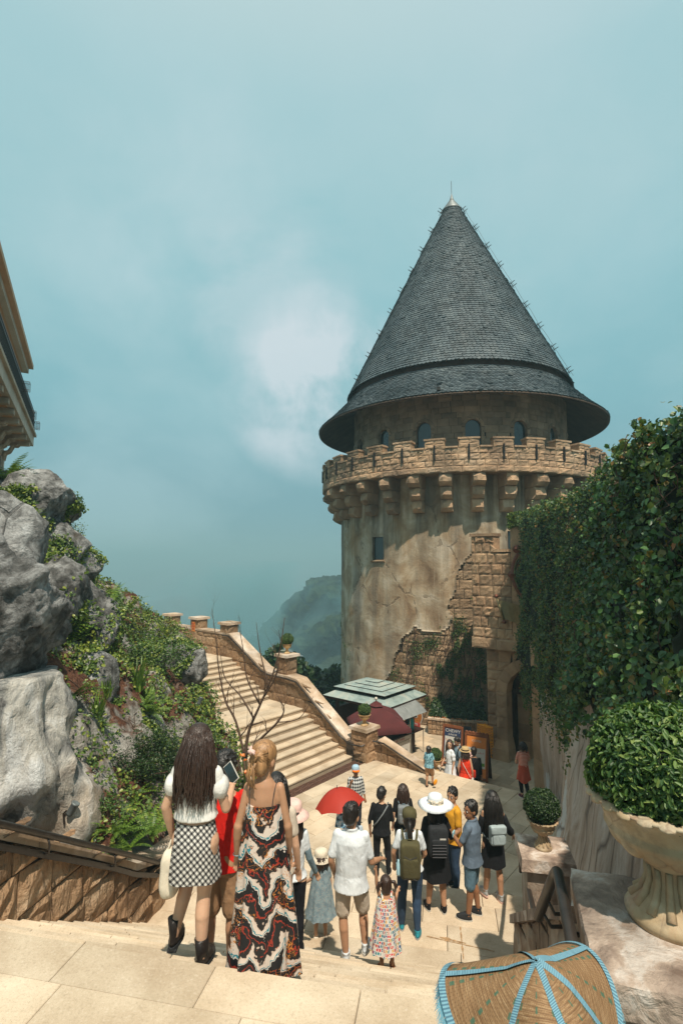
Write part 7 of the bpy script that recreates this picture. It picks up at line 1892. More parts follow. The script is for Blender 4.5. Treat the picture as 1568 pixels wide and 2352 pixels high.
build('bed', MB().lathe([(Rp-.05, LANE), (Rp-.05, LANE+.55), (TR-.1, LANE+.6)], TC, 90, a0=min(ta_, tb_), a1=max(ta_, tb_)), C['soil'], plt)
Cc, Nc = [], []
for _ in range(5000):
 a = lr.uniform(ta_, tb_); r_ = lr.uniform(TR+.05, Rp-.12); Cc.append(tuple(cyl(a, r_, LANE+.6+lr.random()**1.5*(.7*(Rp-r_)+.15)))); Nc.append((lr.gauss(0, .4), -.6, 1))
leaf_cloud('bed_foliage', Cc, Nc, nrg.uniform(.07, .16, len(Cc)), C['boxd'], plt, width=.6)
for k in range(7):
 a = ta_+(tb_-ta_)*(.08+.88*k/6.5); q = cyl(a, Rp-.35, LANE+.62); mb = blade_mesh(60+k, n_=18, L=.5, w=.03, spread=1.1, curl=.5); mb.v = [tuple(Vector(x)+q) for x in mb.v]; o = build('agave', mb, C['vine']); tag(o, 'spiky leaved plant in the tower planter, '+('nearest the food stall', 'second from the food stall', 'third from the food stall', 'above the menu boards', 'right of the flat lamp', 'second from the gatehouse', 'nearest the gatehouse corner')[k], 'plant', 'spiky plants in the tower planter')
mb = MB()
for _ in range(60): a = lr.uniform(ta_, tb_); q = cyl(a, Rp-.12, LANE+.68+lr.uniform(0, .1)); mb.ell(q, (.03, .03, .02), None, 5, 4)
build('orange_flowers', mb, C['orp'], plt, kind='stuff')
q = at(1074, 1673, d=23.6); fl_ = build('floodlight', MB().box(q, (.42, .3, .06), Matrix.Rotation(-.2, 3, 'Z') @ Matrix.Rotation(.35, 3, 'X')), C['ink']); tag(fl_, 'flat dark lamp on the planter wall behind the sign boards', 'lamp')
q = P4c+n3*.0; nf = n3; a_ = FS(.05, 9.02, 3.45); nt = MB().prism([FS(.058, 9.0, 3.36), FS(.058, 9.25, 3.36), FS(.075, 9.25, 3.36), FS(.075, 9.0, 3.36)], [FS(.058, 9.0, 3.8), FS(.058, 9.25, 3.8), FS(.075, 9.25, 3.8), FS(.075, 9.0, 3.8)]); o = build('notice_plate', nt, C['orp']); tag(o, 'orange notice plate with red lettering on the terrace pillar', 'notice')
for k in range(3): text('lettering', ('CHÚ Ý', 'KHÔNG', 'TRÈO')[k], face_mat(FS(.08, 9.125, 3.7-.11*k), -u3, n3), .075, C['inkr'], o)
# ================================================================ people
prg = random.Random(100)
def remesh(name, mb, mat, parent, vox, smooth=4, fold=0.0, seed=0, fs=9.0):
 me = bpy.data.meshes.new(name); me.from_pydata(mb.v, [], mb.f); me.update()
 bm_ = bmesh.new(); bm_.from_mesh(me); bmesh.ops.recalc_face_normals(bm_, faces=bm_.faces); bm_.to_mesh(me); bm_.free()
 o = bpy.data.objects.new(name, me); COL.objects.link(o)
 r = o.modifiers.new('r', 'REMESH'); r.mode = 'VOXEL'; r.voxel_size = vox
 if smooth: m_ = o.modifiers.new('s', 'SMOOTH'); m_.iterations = smooth; m_.factor = .5
 dg = bpy.context.evaluated_depsgraph_get(); dg.update(); m2 = bpy.data.meshes.new_from_object(o.evaluated_get(dg))
 bpy.data.objects.remove(o); bpy.data.meshes.remove(me)
 if fold:
  n = len(m2.vertices); nr = np.empty(n*3); co = np.empty(n*3); m2.vertices.foreach_get('normal', nr); m2.vertices.foreach_get('co', co); co = co.reshape(-1, 3); nr = nr.reshape(-1, 3)
  h_ = np.array([noise.noise(Vector((p_[0]*fs+seed, p_[1]*fs, p_[2]*fs*.45)))+.5*noise.noise(Vector((p_[0]*fs*2.2, p_[1]*fs*2.2+seed, p_[2]*fs*1.3))) for p_ in co])
  co += nr*(h_*fold)[:, None]; m2.vertices.foreach_set('co', co.ravel())
 m2.materials.clear(); m2.materials.append(mat); m2.polygons.foreach_set('use_smooth', [True]*len(m2.polygons)); m2.update(); m2.name = name
 q = bpy.data.objects.new(name, m2); COL.objects.link(q); q.parent = parent; WM[q] = WM[parent]; return q
def limb(b, p0, p1, r0, r1, n=12):
 p0, p1 = Vector(p0), Vector(p1); k = 5
 b.tube([p0.lerp(p1, i/k) for i in range(k+1)], [r0+(r1-r0)*i/k for i in range(k+1)], n)
 b.ell(p0, (r0,)*3, None, 10, 8); b.ell(p1, (r1,)*3, None, 10, 8)
def eloft(b, secs, n=20):
 """secs: (centre, rx, ry) horizontal ellipses"""
 b.loft([[Vector((c[0]+rx*cos(2*pi*k/n), c[1]+ry*sin(2*pi*k/n), c[2])) for k in range(n)] for c, rx, ry in secs])
def M_skin(name, c):
 m, N, bs = newmat(name); n = N.noise(N.obj(), 14, 3); col = N.mix(N.rng(n, .3, .7), c, tuple(x*1.15 for x in c)); finish(N, bs, col, .5, N.noise(N.obj(), 90, 3), .12, .002, .4)
 bs.inputs['Subsurface Weight'].default_value = .10; bs.inputs['Subsurface Radius'].default_value = (.02, .008, .004); bs.inputs['Subsurface Scale'].default_value = .5
 return m
SK = {'light': M_skin('light skin', (.52, .31, .20)), 'mid': M_skin('tanned skin', (.40, .215, .125)), 'dark': M_skin('brown skin', (.27, .125, .062))}
def M_cloth(name, c, rough=.85, bump=.5, sheen=.0, scale=9):
 m, N, bs = newmat(name); p = N.obj(); n = N.noise(p, scale, 4, .6, .4)
 cc = N.n('ShaderNodeVectorMath', operation='SCALE'); cc.inputs[0].default_value = c[:3]; N.l(N.rng(n, .3, .7, .88, 1.1), cc.inputs['Scale'])
 wr = N.noise(N.scale(p, (1, 1, .5)), 11, 3, .5, 1.2); h_ = N.math('ADD', wr, N.math('MULTIPLY', N.noise(p, 160, 2), .05)); finish(N, bs, cc.outputs[0], rough, h_, bump, .03, .2); return m
M_hair = lambda name, c: (lambda m, N, bs: (finish(N, bs, N.mix(N.rng(N.noise(N.scale(N.obj(), (60, 60, 3)), 1, 3), .35, .65), c, tuple(x*2.2+.004 for x in c)), .38, N.noise(N.scale(N.obj(), (110, 110, 4)), 1, 3), .6, .01, .5), m)[1])(*newmat(name))
HB = M_hair('black hair', (.008, .006, .005)); HBR = M_hair('dark brown hair', (.022, .011, .007)); HBL = M_hair('blonde streaked hair', (.20, .105, .045))
K = lambda n, c, **k: C.setdefault('k_'+n, M_cloth(n, c, **k))
def hand(b, w, d, side, vox, curl=.35, grip=0.0, up=None):
 """palm and five fingers from wrist w along direction d"""
 d = Vector(d).normalized(); u = Vector(up) if up else (Vector((0, 1, 0)) if abs(d.y) < .8 else Vector((0, 0, 1))); s_ = d.cross(u).normalized(); n_ = s_.cross(d).normalized()
 fr = max(.0085, vox*.95); pm = w+d*.05
 M_ = Matrix((s_, d, n_)).transposed(); b.ell(pm, (.036, .052, .017), M_, 10, 8)
 for k, (o_, L) in enumerate(((-.027, .060), (-.009, .074), (.009, .070), (.027, .054))):
  p_ = w+d*.085+s_*o_*side; a = d.copy(); pts_ = [w+d*.05+s_*o_*.7*side, p_]
  for j in range(3): a = (a*cos(curl+grip)+n_*-sin(curl+grip)*1.0).normalized(); p_ = p_+a*L/3; pts_.append(p_.copy())
  b.tube(pts_, [fr*1.1, fr*1.1, fr, fr*.95, fr*.8], 8)
 t0 = w+d*.025-s_*.028*side; t1 = t0+(d*.6-s_*.8*side-n_*.3).normalized()*.035; t2 = t1+(d*.95-s_*.15*side-n_*.4).normalized()*.032
 b.tube([w+d*.02, t0, t1, t2], [fr*1.4, fr*1.4, fr*1.15, fr*.9], 8)
DEF = dict(el=(-.235, -.02, 1.10), hl=(-.25, .05, .86), er=(.235, -.02, 1.10), hr=(.25, .05, .86), kl=(-.095, .02, .49), al=(-.10, 0, .075), kr=(.095, .02, .49), ar=(.10, 0, .075), head=0.0, nod=0.0, lean=0.0, tilt=0.0)
def person(label, loc, H, yaw, skin='mid', pose=None, hair='short', hairmat=None, face=False, top=None, bottom=None, shoes=None, vox=.011, build_=1.0, fem=False, child=False, extra=None):
 P = dict(DEF); P.update(pose or {}); t = thing('person', label, 'person', loc, yaw)
 sc = H/1.70; hs = 1.17 if not child else 1.36
 S_ = lambda q: Vector(q)*sc
 hz_ = 1.585 if not child else 1.53
 ln = P['lean']; LEAN = Matrix.Rotation(-ln, 3, 'X')
 def up_(q):
  q = Vector(q); c_ = Vector((0, 0, .93)); return c_+LEAN @ (q-c_)
 hc = up_((0, .015, hz_)); HR = Matrix.Rotation(P['head'], 3, 'Z') @ Matrix.Rotation(-P['nod'], 3, 'X') @ Matrix.Rotation(P['tilt'], 3, 'Y')
 sw = (.145 if fem else .166)*build_; hw = (.105 if fem else .095)
 if child: sw = .135
 sh = {-1: up_((-sw, 0, 1.385)), 1: up_((sw, 0, 1.385))}
 nx = lambda q: Vector((q[0]*.88, q[1], q[2])); E = {-1: nx(P['el']), 1: nx(P['er'])}; Hn = {-1: nx(P['hl']), 1: nx(P['hr'])}; Kn = {-1: Vector(P['kl']), 1: Vector(P['kr'])}; An = {-1: Vector(P['al']), 1: Vector(P['ar'])}
 bx = build_
 b = MB(); sv = lambda secs: eloft(b, [(S_(up_(c)) if c[2] > .95 else S_(c), rx*sc, ry*sc) for c, rx, ry in secs])
 sv([((0, 0, .84), .15*bx, .105*bx), ((0, -.005, .93), .165*bx, .115*bx), ((0, 0, 1.05), (.125 if fem else .145)*bx, .10*bx), ((0, .005, 1.2), (.145 if fem else .165)*bx, .112*bx), ((0, 0, 1.32), (sw-.005), .105*bx), ((0, -.005, 1.41), sw*.72, .075), ((0, -.005, 1.45), .062, .058)])
 limb(b, S_(up_((0, -.01, 1.40))), S_(up_((0, .008, hz_-.06))), .056*sc, .052*sc)
 def hv(x, y, z): return S_(hc+HR @ Vector((x*hs, y*hs, z*hs)))
 M_ = HR
 b.ell(hv(0, -.008, .028), (.076*sc*hs, .096*sc*hs, .092*sc*hs), M_, 16, 12); b.ell(hv(0, .022, -.035), (.058*sc*hs, .066*sc*hs, .075*sc*hs), M_, 14, 10)
 b.ell(hv(0, .045, -.075), (.036*sc*hs, .036*sc*hs, .03*sc*hs), M_, 10, 8)
 b.tube([hv(0, .083, .015), hv(0, .103, -.022), hv(0, .088, -.034)], [.008*sc*hs, .014*sc*hs, .012*sc*hs], 8)
 for s_ in (-1, 1): b.ell(hv(.077*s_, -.005, -.005), (.010*sc*hs, .020*sc*hs, .031*sc*hs), M_, 8, 8)
 for s_ in (-1, 1):
  limb(b, S_(sh[s_]), S_(E[s_]), .043*sc*bx, .036*sc*bx); limb(b, S_(E[s_]), S_(E[s_].lerp(Hn[s_], .35)), .037*sc, .038*sc); limb(b, S_(E[s_].lerp(Hn[s_], .3)), S_(Hn[s_]), .038*sc, .025*sc)
  hp = Vector((hw*s_*.95, 0, .88)); limb(b, S_(hp), S_(Kn[s_]), .088*sc*bx, .055*sc*bx); limb(b, S_(Kn[s_]), S_(Kn[s_].lerp(An[s_], .35)+Vector((0, -.015, 0))), .052*sc*bx, .056*sc*bx); limb(b, S_(Kn[s_].lerp(An[s_], .33)+Vector((0, -.013, 0))), S_(An[s_]), .055*sc*bx, .036*sc)
  f_ = S_(An[s_]); fo = Vector((0.02*s_, 1, 0)).normalized()
  if shoes and shoes.get('kind', 'sneaker') != 'sandal': continue_foot = False
  else: continue_foot = True
  b.ell(f_+Vector((0, (.03 if continue_foot else .0)*sc, -.035*sc)), (.034*sc, (.055 if continue_foot else .03)*sc, .03*sc), None, 10, 8)
  if continue_foot: b.ell(f_+fo*.09*sc+Vector((0, 0, -.048*sc)), (.040*sc, .075*sc, .022*sc), None, 10, 8)
  dd = (Hn[s_]-E[s_]).normalized(); hb = MB(); hand(hb, Vector((0, 0, 0)), dd, s_ if True else 1, vox/sc, curl=P.get('curl', .3)); k_ = .92 if not child else .8
  b.add([S_(Hn[s_])+Vector(q)*sc*k_*bx**.2 for q in hb.v], hb.f)
 remesh('body', b, SK[skin], t, vox, 3)
 fm_mat = lambda n, c: K(n, c)
 if face:
  for s_ in (-1, 1):
   eb = MB().ell(hv(.030*s_, .078, .008), (.0125*sc*hs, .010*sc*hs, .0085*sc*hs), M_, 10, 8); ey = build('eye', eb, C['eyew'], t, smooth=True, local=True)
   build('iris', MB().ell(hv(.030*s_, .0865, .008), (.0062*sc*hs, .003*sc*hs, .0068*sc*hs), M_, 8, 6), C['ink'], ey, smooth=True, local=True)
   build('eyebrow', MB().tube([hv(.015*s_, .088, .028), hv(.03*s_, .086, .033), hv(.046*s_, .076, .028)], [.004*sc, .0045*sc, .003*sc], 6), C['ink'], t, local=True)
  build('mouth', MB().ell(hv(0, .083, -.055), (.022*sc*hs, .009*sc*hs, .0065*sc*hs), M_, 10, 6), C['lip'], t, smooth=True, local=True)
 ctx = dict(t=t, sc=sc, S=S_, hv=hv, HR=HR, up=up_, sh=sh, E=E, Hn=Hn, Kn=Kn, An=An, vox=vox, hs=hs, hc=hc, bx=bx, sw=sw, hw=hw, fem=fem)
 hm = hairmat or HB
 if hair:
  hb = MB(); r_ = sc*hs
  hb.ell(hv(0, -.020, .042), (.086*r_, .098*r_, .094*r_), M_, 18, 12)
  if hair == 'short':
   hb.ell(hv(0, -.05, -.005), (.074*r_, .062*r_, .075*r_), M_, 14, 10)
   for k in range(60):
    a = prg.uniform(0, 6.28); e = prg.uniform(.15, 1.4); d = Vector((cos(a)*cos(e)*.083, sin(a)*cos(e)*.095-.02, sin(e)*.09+.045)); hb.tube([hv(*d), hv(*(d*1.10+Vector((prg.gauss(0, .008), .008, .006))))], [.012*r_, .003*r_], 5)
   remesh('hair', hb, hm, t, min(vox, .010), 1)
  else:
   hb.ell(hv(0, -.055, -.01), (.080*r_, .060*r_, .09*r_), M_, 14, 10); remesh('hair', hb, hm, t, min(vox, .010), 2)
   L = {'bob': .20, 'long': .52, 'mid': .34, 'tail': 0, 'bun': 0, 'pig': 0}[hair]
   sb = MB(); ns = 460 if vox < .009 else 110
   if L > .3:
    mb_ = MB(); Lm = L*.86; mb_.loft([[hv(0, 0, 0)+Vector((cos(2*pi*i/14)*w_*sc, (-y_+sin(2*pi*i/14)*d_)*sc, -z_*Lm*sc)) for i in range(14)] for z_, w_, d_, y_ in ((-.12, .05, .05, .04), (0, .088, .07, .055), (.3, .098, .06, .085), (.6, .098, .045, .10), (.85, .075, .03, .10), (1, .04, .015, .10))]); build('hair_mass', mb_, hm, t, smooth=True, local=True)
   if L:
    for k in range(ns):
     a = prg.uniform(-2.5, 2.5)-pi/2; e = prg.uniform(-.2, .9); d0 = Vector((cos(a)*cos(e)*.088, sin(a)*cos(e)*.098-.02, sin(e)*.085+.04));
     if d0.y > .035: continue
     Lk = L*prg.uniform(.8, 1.05)*sc; p_ = hv(*d0); pts_ = [p_]; out = HR @ Vector((d0.x*.9, min(d0.y, 0)*.9-.03, 0)); n_ = 9; ph = prg.uniform(0, 6)
     for i in range(1, n_+1):
      t_ = i/n_; p_ = hv(*d0)+out*sc*(min(t_*2.4, 1)*(.35+.25*(L > .4)))+Vector((sin(t_*7+ph)*.010*sc*t_*(2 if L > .4 else 1), cos(t_*6+ph)*.006*sc, -Lk*t_)); pts_.append(p_)
     w_ = (.0062 if ns > 200 else .014)*sc; sb.tube(pts_, [w_*.8]+[w_]*(n_-3)+[w_*.8, w_*.5, w_*.15], 5)
    build('hair_strands', sb, hm, t, smooth=True, local=True, kind='stuff')
   if hair in ('tail',):
    sb.tube([hv(0, -.10, .04), hv(0, -.15, .02), hv(.0, -.16, -.10), hv(.01, -.14, -.24), hv(0, -.13, -.34)], [.02*r_, .035*r_, .034*r_, .028*r_, .006*r_], 10); build('ponytail', sb, hm, t, smooth=True, local=True)
   if hair == 'pig':
    for s_ in (-1, 1): sb.tube([hv(.06*s_, -.06, .07), hv(.11*s_, -.07, .06), hv(.13*s_, -.07, 0), hv(.125*s_, -.07, -.07)], [.014*r_, .028*r_, .026*r_, .005*r_], 8)
    build('pigtails', sb, hm, t, smooth=True, local=True)
   if hair == 'bun':
    for k in range(60):
     a = prg.uniform(-1.3, 1.3); d0 = (sin(a)*.085, -.02-.08*cos(a), prg.uniform(-.02, .08)); sb.tube([hv(*d0), hv(d0[0]*.5, -.115, .05), hv(prg.gauss(0, .01), -.125, .02+prg.gauss(0, .015))], [.008*r_, .009*r_, .006*r_], 5)
    for k in range(10): sb.tube([hv(prg.gauss(0, .015), -.12, .0), hv(prg.gauss(0, .02), -.12, -.09), hv(prg.gauss(0, .02), -.10, -.16)], [.008*r_, .007*r_, .002*r_], 5)
    build('hair_strands', sb, hm, t, smooth=True, local=True)
 if top: garment_top(ctx, **top)
 if bottom: garment_bottom(ctx, **bottom)
 if shoes: garment_shoes(ctx, **shoes)
 for e in (extra or []): e(ctx)
 return ctx
C['eyew'] = M_plain('eye white', (.6, .57, .54), .3, 0); C['lip'] = M_plain('lips', (.30, .10, .08), .5, 0)
def garment_top(c, mat=None, hem=.86, sleeve=.55, grow=1.0, collar=False, name='shirt', puff=0.0, neck=1.44, flare=1.0):
 b = MB(); S_, up_, sc, bx = c['S'], c['up'], c['sc'], c['bx']; sw = c['sw']; fem = c['fem']; g = grow
 P = lambda z, y=0: S_(up_((0, y, z)) if z > .95 else (0, y, z))
 flare = 1.17 if hem < .92 else flare
 secs = [(P(hem), .172*bx*g*flare*sc, .132*bx*g*flare*sc), (P(max(hem+.05, .97)), (.152 if fem else .168)*bx*g*sc, .125*bx*g*sc), (P(1.18), (.158 if fem else .182)*bx*g*sc, .130*bx*g*sc), (P(1.32, -.003), (sw+.014)*g*sc, .122*bx*g*sc), (P(1.40, -.006), sw*.82*g*sc, .088*g*sc), (P(min(neck, 1.455), -.006), .078*sc, .070*sc)]
 secs = [s for s in secs if s[0].z >= P(hem).z-1e-6]
 eloft(b, secs)
 for s_ in (-1, 1):
  A, E_, H_ = c['sh'][s_], c['E'][s_], c['Hn'][s_]; r = .053*bx*g
  if sleeve <= 0: continue
  if sleeve <= 1: q = A.lerp(E_, sleeve); limb(b, S_(A), S_(q), r*sc, (r*.93+puff)*sc)
  else:
   limb(b, S_(A), S_(E_), r*sc, r*.82*sc); q = E_.lerp(H_, sleeve-1); limb(b, S_(E_), S_(q), r*.82*sc, r*.62*sc)
  if puff: b.ell(S_(A.lerp(E_, .38)), ((.068+puff)*sc, (.072+puff)*sc, .088*sc), None, 12, 10)
 if collar: b.tube([S_(up_((.062*cos(a), -.005+.06*sin(a), 1.455+.012*sin(a)*-1))) for a in [2*pi*k/16 for k in range(17)]], .018*sc, 6)
 return remesh(name, b, mat, c['t'], c['vox'], 3, fold=.009*sc, seed=prg.random()*9)
def garment_bottom(c, kind='pants', mat=None, length=1.0, grow=1.0, hem=.5, waist=1.02, r0=.13, r1=.25, folds=9, amp=.02, name=None, slit=False, ruffle=0.0):
 b = MB(); S_, sc, bx, hw = c['S'], c['sc'], c['bx'], c['hw']
 if kind == 'pants':
  eloft(b, [(S_((0, 0, .80)), .155*bx*grow*sc, .115*bx*grow*sc), (S_((0, 0, .90)), .178*bx*grow*sc, .130*bx*grow*sc), (S_((0, 0, 1.0)), .152*bx*grow*sc, .115*bx*grow*sc)])
  for s_ in (-1, 1):
   hp = Vector((hw*s_*.95, 0, .87)); kn, an = c['Kn'][s_], c['An'][s_]
   if length <= .5: q = hp.lerp(kn, length*2); limb(b, S_(hp), S_(q), .100*bx*grow*sc, (.100-.028*length*2+.012)*bx*grow*sc)
   else: limb(b, S_(hp), S_(kn), .100*bx*grow*sc, .070*bx*max(grow, .95)*sc); q = kn.lerp(an, (length-.5)*2); kb = Vector((0, -.012, 0)); limb(b, S_(kn), S_(kn.lerp(an, .35)+kb), .070*bx*max(grow, .95)*sc, .069*bx*max(grow, .95)*sc); limb(b, S_(kn.lerp(an, .35)+kb), S_(q), .069*bx*max(grow, .95)*sc, .052*bx*grow*sc)
  return remesh(name or 'trousers', b, mat, c['t'], c['vox'], 3, fold=.008*sc, seed=prg.random()*9)
 n = 72; rings = []; m_ = 14; ph = prg.random()*6
 for j in range(m_+1):
  t_ = j/m_; z = waist+(hem-waist)*t_; r = r0+(r1-r0)*(t_**.8); A = amp*t_**1.3; cx = (c['Kn'][-1]+c['Kn'][1])*.5*max(0, min(1, (.88-z)/.4)); cx.z = 0
  if z > .95: cc_ = c['up']((0, 0, z))
  else: cc_ = Vector((cx.x, cx.y*.6, z))
  ring_ = []
  for k in range(n):
   a = 2*pi*k/n; rr_ = r+A*sin(folds*a+ph+1.3*sin(2*a)+t_*.8)+A*.5*sin(folds*1.7*a+ph*2)
   if ruffle and t_ > .8: rr_ += ruffle*sin(24*a)*(t_-.8)*5*.5+ruffle*(t_-.8)*3
   ring_.append(S_(cc_+Vector((rr_*cos(a), rr_*sin(a)*.80, (.012*sin(folds*a+ph) if j == m_ else 0)))))
  rings.append(ring_)
 b.loft(rings, caps=False); b.add(rings[0], [tuple(range(n))])
 b.loft([[q+(S_((0, 0, q.z/sc))-q).normalized()*.008+Vector((0, 0, .0)) for q in rr_] for rr_ in rings[::-1][:3]], caps=False)
 return build(name or 'skirt', b, mat, c['t'], smooth=True, local=True)
def garment_shoes(c, mat=None, sole=None, kind='sneaker', h=.0):
 S_, sc = c['S'], c['sc']
 for s_ in (-1, 1):
  f_ = c['An'][s_]; t_ = Matrix.Rotation(-.12*s_, 3, 'Z'); b = MB(); q = lambda x, y, z: S_(f_+t_ @ Vector((x, y, z-.075)))
  if kind in ('sneaker', 'boot'):
   n = 16; top_ = []
   def ring_(z, k, y0=-.062, y1=.19, w=.052):
    out = []
    for i in range(n):
     a = 2*pi*i/n; y = (y0+y1)/2+(y1-y0)/2*sin(a)*k; x = w*cos(a)*k*(1.0-.18*sin(a)*-1 if sin(a) < 0 else 1.0+.10*sin(a)); out.append(q(x, y, z))
    return out
   b.loft([ring_(.022, .99), ring_(.05, .97), ring_(.072, .86, y1=.16), ring_(.092, .85, y1=.11), ring_(.11 if kind == 'sneaker' else .20, .95 if kind == 'sneaker' else 1.0, y0=-.055, y1=.05, w=.052)])
   so_ = build('shoe', b, mat, c['t'], smooth=True, local=True)
   b2 = MB(); b2.loft([ring_(-.004, 1.04), ring_(.022, 1.06)]); build('sole', b2, sole or C['white'], so_, local=True)
   if kind == 'boot': build('heel', MB().prism([q(-.035, -.055, -.02), q(.035, -.055, -.02), q(.035, .01, -.02), q(-.035, .01, -.02)], [q(-.035, -.055, .0), q(.035, -.055, .0), q(.035, .01, .0), q(-.035, .01, .0)]), sole or mat, so_, local=True)
  else:
   b.prism([q(-.04, -.05, -.004), q(.04, -.05, -.004), q(.048, .13, -.004), q(.0, .19, -.004), q(-.048, .13, -.004)], [q(-.04, -.05, .02), q(.04, -.05, .02), q(.048, .13, .02), q(.0, .19, .02), q(-.048, .13, .02)])
   so_ = build('sandal', b, sole or mat, c['t'], local=True); build('strap', MB().tube([q(-.046, .09, .012), q(-.02, .09, .065), q(.02, .09, .065), q(.046, .09, .012)], .012*sc, 6).tube([q(-.04, .0, .02), q(-.035, -.01, .07), q(0, .045, .085), q(.035, -.01, .07), q(.04, 0, .02)], .008*sc, 6), mat, so_, smooth=True, local=True)
def hat(c, mat, kind='bucket', brim=.09, name='hat', band=None):
 r_ = c['sc']*c['hs']; hv, HR = c['hv'], c['HR']; o = hv(0, -.012, .0)
 P = {'bucket': [(.100, .055), (.100+brim*.5, .035), (.100+brim, .005), (.100+brim, .0), (.098, .045), (.104, .09), (.098, .135), (.07, .155), (0, .162)],
'sun': [(.098, .07), (.16, .075), (.21, .06), (.25, .03), (.245, .026), (.15, .068), (.104, .072), (.106, .13), (.09, .17), (.05, .188), (0, .192)],
'cap': [(.094, .045), (.096, .08), (.088, .125), (.06, .15), (0, .158)], 'fedora': [(.10, .06), (.15, .055), (.16, .065), (.155, .07), (.102, .07), (.10, .13), (.085, .16), (0, .152)]}[kind]
 b = MB(); b.lathe([(r*r_, z*r_) for r, z in P], o, 36, M=HR, fn=(lambda a, z: 1+.05*sin(3*a+1) if z < .08*r_ else 1) if kind == 'sun' else None)
 ho = build(name, b, mat, c['t'], smooth=True, local=True)
 if kind == 'cap':
  v = MB(); n = 9
  for i in range(n-1):
   a0, a1 = -1.0+2.0*i/(n-1), -1.0+2.0*(i+1)/(n-1); f = lambda a, R, z: o+HR @ Vector((sin(a)*R*r_, cos(a)*R*r_, z*r_))
   L = lambda a: .094+.075*cos(a*1.45)
   v.add([f(a0, .09, .05), f(a1, .09, .05), f(a1, L(a1), .04), f(a0, L(a0), .04)], [(0, 1, 2, 3)]); v.add([f(a0, .09, .056), f(a1, .09, .056), f(a1, L(a1), .046), f(a0, L(a0), .046)], [(0, 1, 2, 3)])
  build('visor', v, band or mat, ho, local=True)
 elif band: build('hat_band', MB().lathe([(.1045*r_, .075*r_), (.108*r_, .085*r_), (.1055*r_, .105*r_)], o, 30, M=HR), band, ho, smooth=True, local=True)
 return ho
def rbox(b, c, d, M=None, r=.3, n=4):
 """soft box as a superellipsoid"""
 vs = []; nu, nv = 20, 14; c = Vector(c); pw = lambda x: (abs(x)**r)*(1 if x >= 0 else -1)
 tmp = MB().ell((0, 0, 0), (1, 1, 1), None, nu, nv)
 for q in tmp.v:
  x, y, z = q; ph = math.acos(max(-1, min(1, z))); th_ = atan2(y, x); v = Vector((pw(sin(ph))*pw(cos(th_))*d[0]/2, pw(sin(ph))*pw(sin(th_))*d[1]/2, pw(cos(ph))*d[2]/2)); vs.append(c+(M @ v if M is not None else v))
 return b.add(vs, tmp.f)
def bag_thing(c, name, label, cat):
 t = c['t']; b = thing(name, label, cat, t.location, t.rotation_euler.z); return b
def backpack(c, label, mat, w=.30, h=.44, d=.17, z=1.17, strap=None, pocket=None, y=-.205, extras=None, metal=None):
 sc, S_, up_ = c['sc'], c['S'], c['up']; b = bag_thing(c, 'backpack', label, 'backpack'); g = MB(); rbox(g, S_(up_((0, y, z))), (w*sc, d*sc, h*sc)); build('main_bag', g, mat, b, smooth=True, local=True)
 g = MB(); rbox(g, S_(up_((0, y-d*.42, z-h*.14))), (w*.78*sc, d*.45*sc, h*.55*sc)); build('pocket', g, pocket or mat, b, smooth=True, local=True)
 for s_ in (-1, 1):
  x0 = w*.28; pts_ = [(s_*x0, y+d*.4, z+h*.42), (s_*.105, -.10, 1.42), (s_*.115, .03, 1.435), (s_*.125, .13, 1.34), (s_*.14, .135, 1.2), (s_*.17, .03, 1.06), (s_*x0, y+d*.4, z-h*.42)]
  pts_ = [S_(up_(q)) for q in pts_]; sm = []
  for i in range(len(pts_)-1):
   for k in range(4):
    a, b_, c_, d_ = pts_[max(0, i-1)], pts_[i], pts_[i+1], pts_[min(len(pts_)-1, i+2)]; t_ = k/4; sm.append(.5*((2*b_)+(c_-a)*t_+(2*a-5*b_+4*c_-d_)*t_*t_+(3*b_-a-3*c_+d_)*t_**3))
  sm.append(pts_[-1]); build('strap', MB().tube(sm, .019*sc, 6), strap or mat, b, smooth=True, local=True)
 build('handle', MB().tube([S_(up_((-.04, y+.03, z+h*.47))), S_(up_((-.02, y+.02, z+h*.54))), S_(up_((.02, y+.02, z+h*.54))), S_(up_((.04, y+.03, z+h*.47)))], .010*sc, 6), strap or mat, b, smooth=True, local=True)
 return b
def place(u, v, z=None, d=None, v1=None, H=None, dz=0.0):
 """feet sighting -> location and height"""
 if z is None: q = at(u, v, d=d)
 else: q = at(u, v, z=z)
 if v1 is not None: H = EYE+ray(u, v1).z*q.y-q.z
 return q, H
def on_stair(u, d):
 """point on the foreground stair, in column u at distance d"""
 r = ray(u, 2150); q = Vector((r.x*d, d, 0))
 for _ in range(3):
  a, s = inv_ST(q); z = stair_z(s); vv = 2150;
  q = Vector((ray(u, 2150).x*d, d, z))
 return q
def htop(u, v, q): return EYE+ray(u, v).z*q.y-q.z
